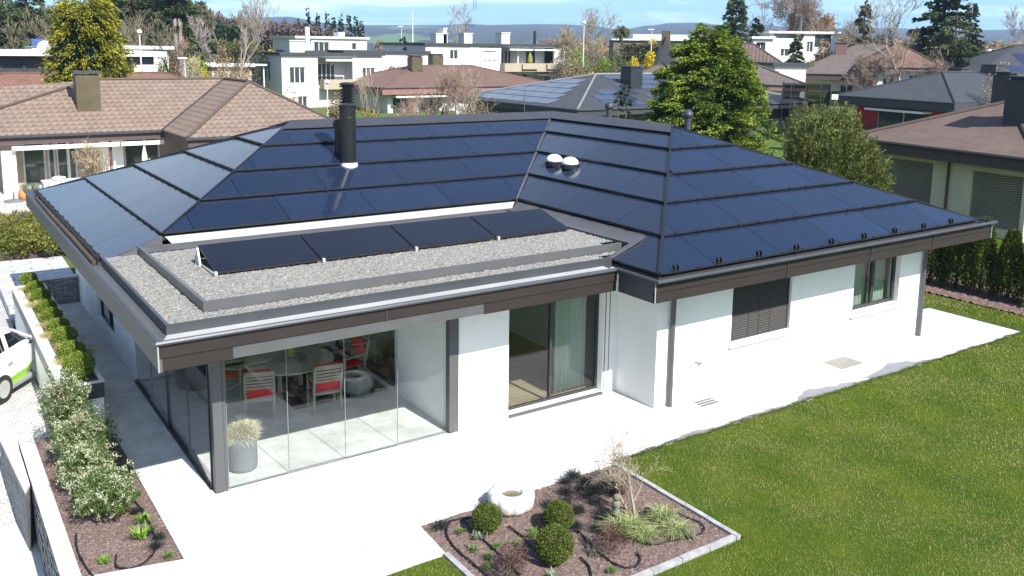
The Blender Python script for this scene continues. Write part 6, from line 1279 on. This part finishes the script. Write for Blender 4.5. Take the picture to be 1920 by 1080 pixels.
# --- big trees on the left skyline
L_lw=mat_leaf('mixed_wood_leaf',(.05,.06,.028),(.1,.1,.045),.35,isl=.4,trans=.15)
for k,(px,D,a,w,m,lab,n) in enumerate([(330,118,-60,110,L_pine,'tall dark pine with two pale trunks on the left skyline',14000),(255,112,-55,120,L_lw,'tall olive conifer right of the golden cypress',13000),(55,125,-45,150,L_pine,'dark blue-green pine at the upper left',12000),(10,120,20,90,L_pine,'low green conifer cut by the left frame edge',6000),(210,135,-30,80,L_pine,'blue-green pine behind the golden cypress',7000),(290,128,-40,70,L_dk,'dark conifer between the two tall pines',7000),(120,140,15,60,L_pine,'far blue-green pine left of the golden cypress',4000)]):
    conif(px,D,a,w,m,lab,n,taper=.45,droop=.15,z0=.25 if k in(0,) else .12,jag=.6,nb=90,ll=.55)
for dx,lab in((-4,'left pale trunk in front of the tall dark pine'),(5,'right pale trunk in front of the tall dark pine')):
    x,y,z=gp(334+dx,116); single('tree_trunk',MB().tube([(x,y,z),(x,y,zt_(334,35,116))],[.28,.2],8),M_tw3,lab,'tree trunk',(x,y,z))
for k,(px,D,a,b,lab,m,sd) in enumerate([(90,110,25,75,'spreading leafless tree with pale limbs left of the golden cypress',M_tw1,51),(30,112,30,75,'leafless brown scrub tree at the far left',M_tw1,52),(240,100,20,120,'leafless tree right of the golden cypress',M_tw1,53),(285,98,35,110,'leafless brownish tree over the white bungalow roof',M_tw1,54),(300,92,60,120,'dark leafless tree before the white roof',mat('nearly_black_bark',(.05,.04,.035)),55),(378,112,30,95,'slim birch left of the garden slope',M_tw3,56),(444,100,-15,118,'tall slender birch with white trunk on the garden slope',M_tw3,57),(412,150,5,50,'leafless crown on the skyline left of the birch',M_tw1,58),(480,140,3,60,'round leafless crown right of the birch',M_tw1,59),(328,80,80,150,'thin pale young tree beside the small street lamp',M_tw3,60),(352,106,65,110,'leafless orange-brown shrub tree on the slope',M_tw2,61)]):
    baretree(px,D,a,b,lab,m,.16,5 if k not in(4,9) else 4,.6 if k!=6 else .4,sd,.42,nb=(3,4),lenf=.68,hf=.5,up=.35,first=.4)
# wood behind: one mass
def wood(px0,px1,D,pyt,n,m,name='distant_wood',dep=14,ll=.8,jit=.5,seed=0):
    mb=MB(); px=RNG.uniform(px0,px1,n); PX=(px-px0)/(px1-px0)
    top=np.interp(px,np.linspace(px0,px1,len(pyt)),pyt)+4*np.sin(px*.21)+3*np.sin(px*.47); Dd=D+RNG.uniform(0,dep,n); az=np.arctan2(*(at(px0,1)-CAM)[:2]),np.arctan2(*(at(px1,1)-CAM)[:2])
    A=az[0]+(az[1]-az[0])*PX; X=CAM[0]+Dd*np.sin(A); Y=CAM[1]+Dd*np.cos(A); zt=CAM[2]-(top-(90.2+(px-960)*.0134))/FPX*Dd; z0=terr(X,Y); u=RNG.random(n)**.6; Z=z0+(zt-z0)*u
    P=np.stack([X,Y,Z],1); V,F=leaves(P,unit(n)+np.array([0,0,.5]),RNG.uniform(.6,1.3,n)*ll,ll*.45); mb.array(V,F); o=struct(name,mb,m,'stuff'); return o
L_wd=mat_leaf('bare_wood',(.085,.06,.058),(.13,.09,.08),.08,isl=.35,trans=.05)
wood(180,400,150,[12,2,4,0,6,26],9000,L_lw,ll=.7); wood(-80,200,150,[10,6,20,34,16,8],9000,L_pine,ll=.7)
wood(330,640,185,[38,34,36,46,48,50,48,60,66],16000,L_wd); wood(-60,330,190,[30,28,25,32,30],12000,L_wd)
wood(330,470,170,[55,50,52,60],5000,L_dk,ll=.9)
wood(-60,480,128,[62,66,70,72,80,84],9000,L_olive,'undergrowth',20,.6)
# spruce group centre-left
for k,(px,a,w) in enumerate([(578,14,16),(597,24,17),(615,23,20),(626,28,18),(640,24,20),(655,24,20),(668,30,20),(678,38,18),(520,42,14),(507,44,12),(540,50,10)]):
    conif(px,190,a,w*1.15,L_dk,'dark skyline spruce behind the apartments, %s'%['leftmost and standing alone','second from the left','third from the left','fourth from the left','fifth from the left','sixth from the left','seventh from the left','lowest at the right end','small one at the wood edge','small one farthest left of the group','smallest one between wood edge and group'][k],3200,taper=.95,nb=110,ll=.55,droop=.1,group='dark spruces on the skyline',z0=.05)
bushy(712,160,64,92,30,L_tan,'golden-tan leafless tree right of the white flat-roofed house',n=1000); conif(755,122,66,8,L_dk,'small dark cypress tip above the apartment roof',500,nb=20,taper=.5)
baretree(857,150,8,80,'tall leafless birch behind the long apartment block',M_tw3,.14,5,.45,62,.4,nb=(3,4),lenf=.62,hf=.6); baretree(870,152,22,80,'second leafless birch behind the long apartment block',M_tw3,.12,5,.45,63,.4,nb=(3,4),lenf=.62,hf=.6)
# trees between apartments and the right rise
baretree(1100,118,20,100,'pale leafless willow-like tree right of the long apartment block',mat('willow_twig',(.22,.19,.1),(.26,.2,.13),.8),.2,5,.8,64,.5,nb=(4,5),lenf=.68,hf=.5,up=.3)
baretree(1085,116,50,100,'broad leafless brown shrub tree beside the long apartment block',M_tw1,.16,5,.95,65,.5,nb=(4,5),lenf=.7,hf=.45,up=.2)
for k,(px,D,a,b,w,m,lab) in enumerate([(1030,150,55,80,60,L_tan,'orange-brown leafless scrub on the skyline right of the block chimney'),(1085,108,80,118,62,L_brt,'bright green laurel right of the apartment block'),(1075,100,100,135,60,L_tan,'brownish shrub below the green laurel'),(1097,96,108,140,50,mat_leaf('tan_scrub',(.2,.17,.09),(.13,.12,.05),1,isl=.3),'tan scrub left of the black boxy chimney'),(1105,88,124,138,26,L_yel,'yellow forsythia left of the black boxy chimney'),(1095,86,128,142,36,mat_leaf('red_shrub',(.25,.04,.03),(.2,.08,.03),1,isl=.3),'red-leaved shrub below the yellow forsythia'),
    (1150,112,82,108,44,L_olive,'olive shrub in the terraced garden'),(1172,106,106,128,30,L_olive,'clipped dark olive hedge block behind the solar house'),(1135,110,98,125,36,L_brt,'light green shrub below the leafless willow'),(1189,114,104,116,24,L_yel,'small yellow forsythia in the terraced garden'),(1219,112,88,108,26,L_yel,'taller yellow forsythia in the terraced garden'),(1224,132,71,84,26,L_yel,'yellow forsythia beside the dark-walled modern house'),(1250,118,100,120,70,L_tan,'tan ground shrubs in the terraced garden'),(1165,100,112,135,80,mat_leaf('garden_scrub',(.16,.15,.07),(.1,.11,.04),1,isl=.3),'low olive-brown planting in the terraced garden'),(1290,122,70,100,60,L_olive,'dark shrub left of the big spruce top')]): bushy(px,D,a,b,w,m,lab,n=1500)
hb=thing('clipped_hedge','long dark clipped hedge below the dark-walled modern house','hedge',(*at(1225,124)[:2],3.5)); P=[];a_=at(1170,126);b_=at(1325,122); n=5000; s=RNG.random(n)[:,None]; P=a_+(b_-a_)*s; zt=zt_(1240,84,124); P[:,2]=zt-RNG.random(n)**1.5*2.6; P[:,:2]+=RNG.uniform(-.7,.7,(n,2)); V,F=leaves(P,unit(n),.35,.2); part('foliage',MB().array(V,F),L_olive,hb)
# palm
x,y,z=gp(1165,130); zt=zt_(1165,60,130); t=thing('palm','small fan palm in front of the dark-walled modern house','palm',(x,y,z)); part('trunk',MB().tube([(x,y,z),(x,y,zt)],[.2,.16],8),M_barkd,t); n=400; P=np.repeat(np.array([[x,y,zt]]),n,0)+RNG.normal(0,.15,(n,3)); d=unit(n); d[:,2]=d[:,2]*.6+.2; V,F=leaves(P,d,RNG.uniform(.8,1.6,n),.14,droop=.35); part('fronds',MB().array(V,F),L_olive,t)
# right side trees
x,y,z=gp(1395,86); 
conif(1377,135,-14,64,mat_leaf('blue_green_conifer',(.05,.08,.04),(.08,.11,.05),.4,isl=.4),'tall feathery conifer behind the big spruce',8000,taper=.5,jag=.5,droop=.2)
baretree(1400,140,12,80,'leafless tan tree right of the feathery conifer',M_tw2,.16,5,.7,66,.4,nb=(3,4),lenf=.66)
conif(1418,125,33,18,L_dk,'small dark columnar cypress left of the white modern house',3000,taper=.25,nb=60,jag=.2)
bushy(1392,120,52,80,40,L_dk,'dark evergreen shrub right behind the big spruce',n=1500)
baretree(1478,140,-45,62,'large spreading leafless tree with a stout dark trunk on the right skyline',M_barkd,.42,5,.8,67,.5,nb=(4,5),lenf=.7,hf=.42,up=.25,first=.55)
baretree(1530,138,-20,62,'leafless brown tree right of the stout dark-trunked one',M_tw2,.18,5,.6,68,.42,nb=(4,5),lenf=.66,hf=.5)
baretree(1578,150,0,65,'fine pale leafless tree left of the drooping spruce',M_tw3,.14,5,.6,69,.4,nb=(3,5),lenf=.66,hf=.5)
bushy(1548,132,22,55,40,mat_leaf('rusty_leaf',(.3,.16,.05),(.2,.12,.05),.8,isl=.4),'skyline tree with a few rust-coloured leaves left',n=300,lump=.6,cat='tree',name='rusty_tree')
conif(1617,128,-4,62,mat_leaf('drooping_spruce',(.035,.055,.02),(.085,.09,.035),.5,isl=.5),'drooping dark spruce between the white modern house and the bare birch',9000,taper=.75,droop=.6,nb=110,ll=.4)
conif(1493,118,64,34,L_cedar,'conifer in front of the window bands of the white modern house',3500,taper=.7,nb=60)
bushy(1545,116,70,98,34,L_tan,'tan shrub beside the white modern house',n=1100); bushy(1515,112,107,118,30,L_brt,'lime clipped shrub before the flat annex',n=600); bushy(1645,150,60,76,30,L_dk,'dark rounded shrub behind the grey-brown roof',n=600)
baretree(1705,101,-10,150,'tall pale leafless birch in front of the grey-brown gabled house',mat('birch_tan',(.3,.24,.17),(.22,.17,.12),.8),.2,5,.5,71,.45,nb=(3,4),lenf=.62,hf=.6,first=.3)
baretree(1640,100,85,150,'low pinkish leafless shrub over the grey-brown roof',M_tw2,.12,5,.8,72,.45,nb=(4,5),lenf=.7,hf=.5,first=.15); baretree(1745,103,100,150,'pinkish leafless shrub below the pink gable',M_tw2,.1,4,.8,73,.45,nb=(4,5),lenf=.7,hf=.55,first=.15)
conif(1765,118,-50,130,L_dk,'huge dark cedar on the right skyline',16000,taper=.45,droop=.15,jag=.6,nb=110,ll=.5,z0=.15)
conif(1790,108,28,120,L_cedar,'light green cedar in front of the huge dark one',10000,taper=.35,droop=.3,jag=.5,nb=90,ll=.42); conif(1815,122,5,60,L_pine,'thin feathery pine right of the huge cedar',3000,taper=.5,jag=.6)
baretree(1660,120,10,90,'fine leafless birch between drooping spruce and cedar',M_tw3,.1,5,.55,74,.36,nb=(3,4),lenf=.66,hf=.5); baretree(1912,190,20,100,'slim leafless tree at the upper right frame edge',M_tw3,.1,4,.4,75,.4)
bushy(1500,62,195,235,60,L_olive,'olive-brown hedge ball behind the pale conifer',n=2200); bushy(1510,48,212,262,70,L_olive,'brownish evergreen shrub between the spruce and the pale conifer',n=3000)
for k,px in enumerate((1500,1517,1535,1552,1572,1590)): bushy(px,70,184,212,22,mat_leaf('dry_hedge',(.13,.12,.03),(.09,.1,.025),1.5,isl=.4),'yellowish conifer of the low hedge before the trampoline, number %s from the left'%['one','two','three','four','five','six'][k],n=700,group='low hedge before the trampoline')
bushy(1875,86,108,150,60,L_tan,'tan leafless scrub before the solar roof at the right edge',n=700)
conif(1163,45,168,22,L_dk,'slim dark cypress left of the big spruce, nearer the vent',2500,taper=.3,nb=50,jag=.2,ll=.2); conif(1178,46,160,22,L_dk,'slim dark cypress touching the big spruce',2500,taper=.3,nb=50,jag=.2,ll=.2)
# hedge along the right garden behind house + scattered far greenery
wood(1080,1340,150,[78,80,76,74,72],7000,L_tan,'undergrowth',25,.6); wood(1400,1940,170,[62,66,68,78,84,86,88],9000,L_tan,'undergrowth',25,.7); wood(1480,1560,165,[45,42,46],2500,L_tan,'undergrowth',10,.7)
# ================================================================ distant hills
prof=[(-400,58),(0,52),(440,34),(520,32),(560,36),(600,42),(690,47),(800,47),(900,47),(1000,45),(1060,46),(1100,48),(1170,56),(1210,50),(1250,43),(1310,42),(1340,46),(1400,48),(1450,50),(1560,52),(1660,52),(1780,58),(1850,56),(1930,54),(2300,60)]
hm=MB(); cols=np.linspace(-400,2300,260); py=np.interp(cols,[p[0] for p in prof],[p[1] for p in prof]); Ds=[900,1400,2000,2600,3100,3500,3900,4300]; Fr=[-.12,-.02,.25,.5,.72,.9,1.,.8]
V=[]
for i,(D,fr) in enumerate(zip(Ds,Fr)):
    for j,c in enumerate(cols):
        r=ray(c,90); k=D/math.hypot(r[0],r[1]); base=-14.; zt=zat(c,py[j],3900); n_=math.sin(c*.021+i*1.7)*.06+math.sin(c*.057+i*2.9)*.04+math.sin(c*.19+i)*.012
        V.append((CAM[0]+r[0]*k,CAM[1]+r[1]*k,base+(zt-base)*max(fr+n_*(1-abs(fr-.5)) if i not in(6,) else 1+.3*n_*.2,-.1)))
ii=np.arange(len(V)).reshape(len(Ds),len(cols)); hm.array(V,np.stack([ii[:-1,:-1],ii[1:,:-1],ii[1:,1:],ii[:-1,1:]],-1).reshape(-1,4))
hmat=mat('hill_forest',(.028,.035,.02),(.06,.045,.035),.004,rough=1,spec=.0,detail=12)
nt=hmat.node_tree; tc=[n for n in nt.nodes if n.type=='TEX_COORD'][0]; n2=nt.nodes.new('ShaderNodeTexNoise'); n2.inputs['Scale'].default_value=.0016; n2.inputs['Detail'].default_value=1; mp=nt.nodes.new('ShaderNodeMapping'); mp.inputs['Scale'].default_value=(1,1,6); nt.links.new(tc.outputs['Object'],mp.inputs[0]); nt.links.new(mp.outputs[0],n2.inputs[0])
th_=nt.nodes.new('ShaderNodeMapRange'); th_.inputs[1].default_value=.63; th_.inputs[2].default_value=.66; nt.links.new(n2.outputs[0],th_.inputs[0]); mx=nt.nodes.new('ShaderNodeMix'); mx.data_type='RGBA'; mx.inputs[7].default_value=(.1,.16,.05,1); b=nt.nodes['Principled BSDF']; src=b.inputs['Base Color'].links[0].from_socket; nt.links.new(src,mx.inputs[6]); nt.links.new(th_.outputs[0],mx.inputs[0]); nt.links.new(mx.outputs[2],b.inputs['Base Color'])
struct('hills',hm,hmat,smooth=True)
# ================================================================ light, air, sky, camera
EL,AZ=43.7,0.
sd=Vector((.08,-1.0,.957)).normalized()   # towards the sun
sun=bpy.data.lights.new('sun','SUN'); sun.energy=4.6; sun.angle=math.radians(.53); sun.color=(1,.96,.89); so=bpy.data.objects.new('sun',sun); COL.objects.link(so); so.rotation_euler=sd.to_track_quat('Z','Y').to_euler()
W=bpy.data.worlds.new('World'); sc.world=W; W.use_nodes=True; nt=W.node_tree; N=nt.nodes; Lk=nt.links; bg=N['Background']
sky=N.new('ShaderNodeTexSky'); sky.sky_type='NISHITA'; sky.sun_disc=False; sky.sun_elevation=math.asin(sd.z); sky.sun_rotation=math.atan2(sd.x,sd.y); sky.altitude=450; sky.air_density=1.; sky.dust_density=.6; sky.ozone_density=1.2
tc=N.new('ShaderNodeTexCoord'); sx=N.new('ShaderNodeSeparateXYZ'); Lk.new(tc.outputs['Generated'],sx.inputs[0]); ad=N.new('ShaderNodeMath'); ad.operation='MAXIMUM'; ad.inputs[1].default_value=0; Lk.new(sx.outputs[2],ad.inputs[0]); a2=N.new('ShaderNodeMath'); a2.inputs[1].default_value=.06; Lk.new(ad.outputs[0],a2.inputs[0]); mp=N.new('ShaderNodeVectorMath'); mp.operation='DIVIDE'; cb=N.new('ShaderNodeCombineXYZ'); [Lk.new(a2.outputs[0],cb.inputs[i]) for i in(0,1,2)]; Lk.new(tc.outputs['Generated'],mp.inputs[0]); Lk.new(cb.outputs[0],mp.inputs[1])
nz=N.new('ShaderNodeTexNoise'); nz.inputs['Scale'].default_value=.42; nz.inputs['Detail'].default_value=9; nz.inputs['Roughness'].default_value=.55; nz.inputs['Distortion'].default_value=.3; Lk.new(mp.outputs[0],nz.inputs[0])
cr=N.new('ShaderNodeMapRange'); cr.inputs[1].default_value=.46; cr.inputs[2].default_value=.66; cr.inputs[4].default_value=.8; Lk.new(nz.outputs[0],cr.inputs[0])
sky_up=N.new('ShaderNodeMapping'); sky_up.inputs['Location'].default_value=(0,0,.16); Lk.new(tc.outputs['Generated'],sky_up.inputs[0]); vn=N.new('ShaderNodeVectorMath'); vn.operation='NORMALIZE'; Lk.new(sky_up.outputs[0],vn.inputs[0]); Lk.new(vn.outputs[0],sky.inputs[0])
mx=N.new('ShaderNodeMix'); mx.data_type='RGBA'; mx.inputs[7].default_value=(7.5,8.3,8.5,1); fd=N.new('ShaderNodeMapRange'); fd.inputs[1].default_value=.08; fd.inputs[2].default_value=.5; fd.inputs[3].default_value=1; fd.inputs[4].default_value=.25; Lk.new(sx.outputs[2],fd.inputs[0]); fm_=N.new('ShaderNodeMath'); fm_.operation='MULTIPLY'; Lk.new(cr.outputs[0],fm_.inputs[0]); Lk.new(fd.outputs[0],fm_.inputs[1]); Lk.new(fm_.outputs[0],mx.inputs[0]); Lk.new(sky.outputs[0],mx.inputs[6]); tn=N.new('ShaderNodeMix'); tn.data_type='RGBA'; tn.blend_type='MULTIPLY'; tn.inputs[7].default_value=(1.02,1.15,1.0,1); mk=N.new('ShaderNodeMapRange'); mk.inputs[1].default_value=.05; mk.inputs[2].default_value=.25; mk.inputs[3].default_value=1; mk.inputs[4].default_value=0; Lk.new(sx.outputs[2],mk.inputs[0]); Lk.new(mk.outputs[0],tn.inputs[0]); Lk.new(mx.outputs[2],tn.inputs[6]); Lk.new(tn.outputs[2],bg.inputs[0]); bg.inputs[1].default_value=.112
HAZE=1
if HAZE:
    hz_=MB().box(-2800,-60,-24,5200,4400,160); hmm=bpy.data.materials.new('haze'); hmm.use_nodes=True; nt=hmm.node_tree; nt.nodes.remove(nt.nodes['Principled BSDF']); pv=nt.nodes.new('ShaderNodeVolumePrincipled'); pv.inputs['Color'].default_value=(.5,.7,1,1); pv.inputs['Density'].default_value=.00022; pv.inputs['Anisotropy'].default_value=.2
    o=[n for n in nt.nodes if n.type=='OUTPUT_MATERIAL'][0]; nt.links.new(pv.outputs[0],o.inputs['Volume']); struct('haze',hz_,hmm,'stuff')
cam=bpy.data.cameras.new('camera'); cam.sensor_width=36; cam.lens=FPX/1920*36; cam.shift_y=-(540-PPY)/1920; cam.clip_end=12000; cam.clip_start=.1
co=bpy.data.objects.new('camera',cam); COL.objects.link(co); sc.camera=co
R3=Matrix((CM[0],CM[1],-CM[2])).transposed(); co.matrix_world=Matrix.Translation(CAM.tolist())@R3.to_4x4()
sc.view_settings.view_transform='Standard'; sc.view_settings.look='None'; sc.view_settings.exposure=1.12; sc.view_settings.gamma=1
sc.cycles.max_bounces=8; sc.cycles.diffuse_bounces=3; sc.cycles.glossy_bounces=4; sc.cycles.transparent_max_bounces=16; sc.cycles.volume_bounces=0; sc.cycles.sample_clamp_indirect=6
sc.cycles.use_denoising=True
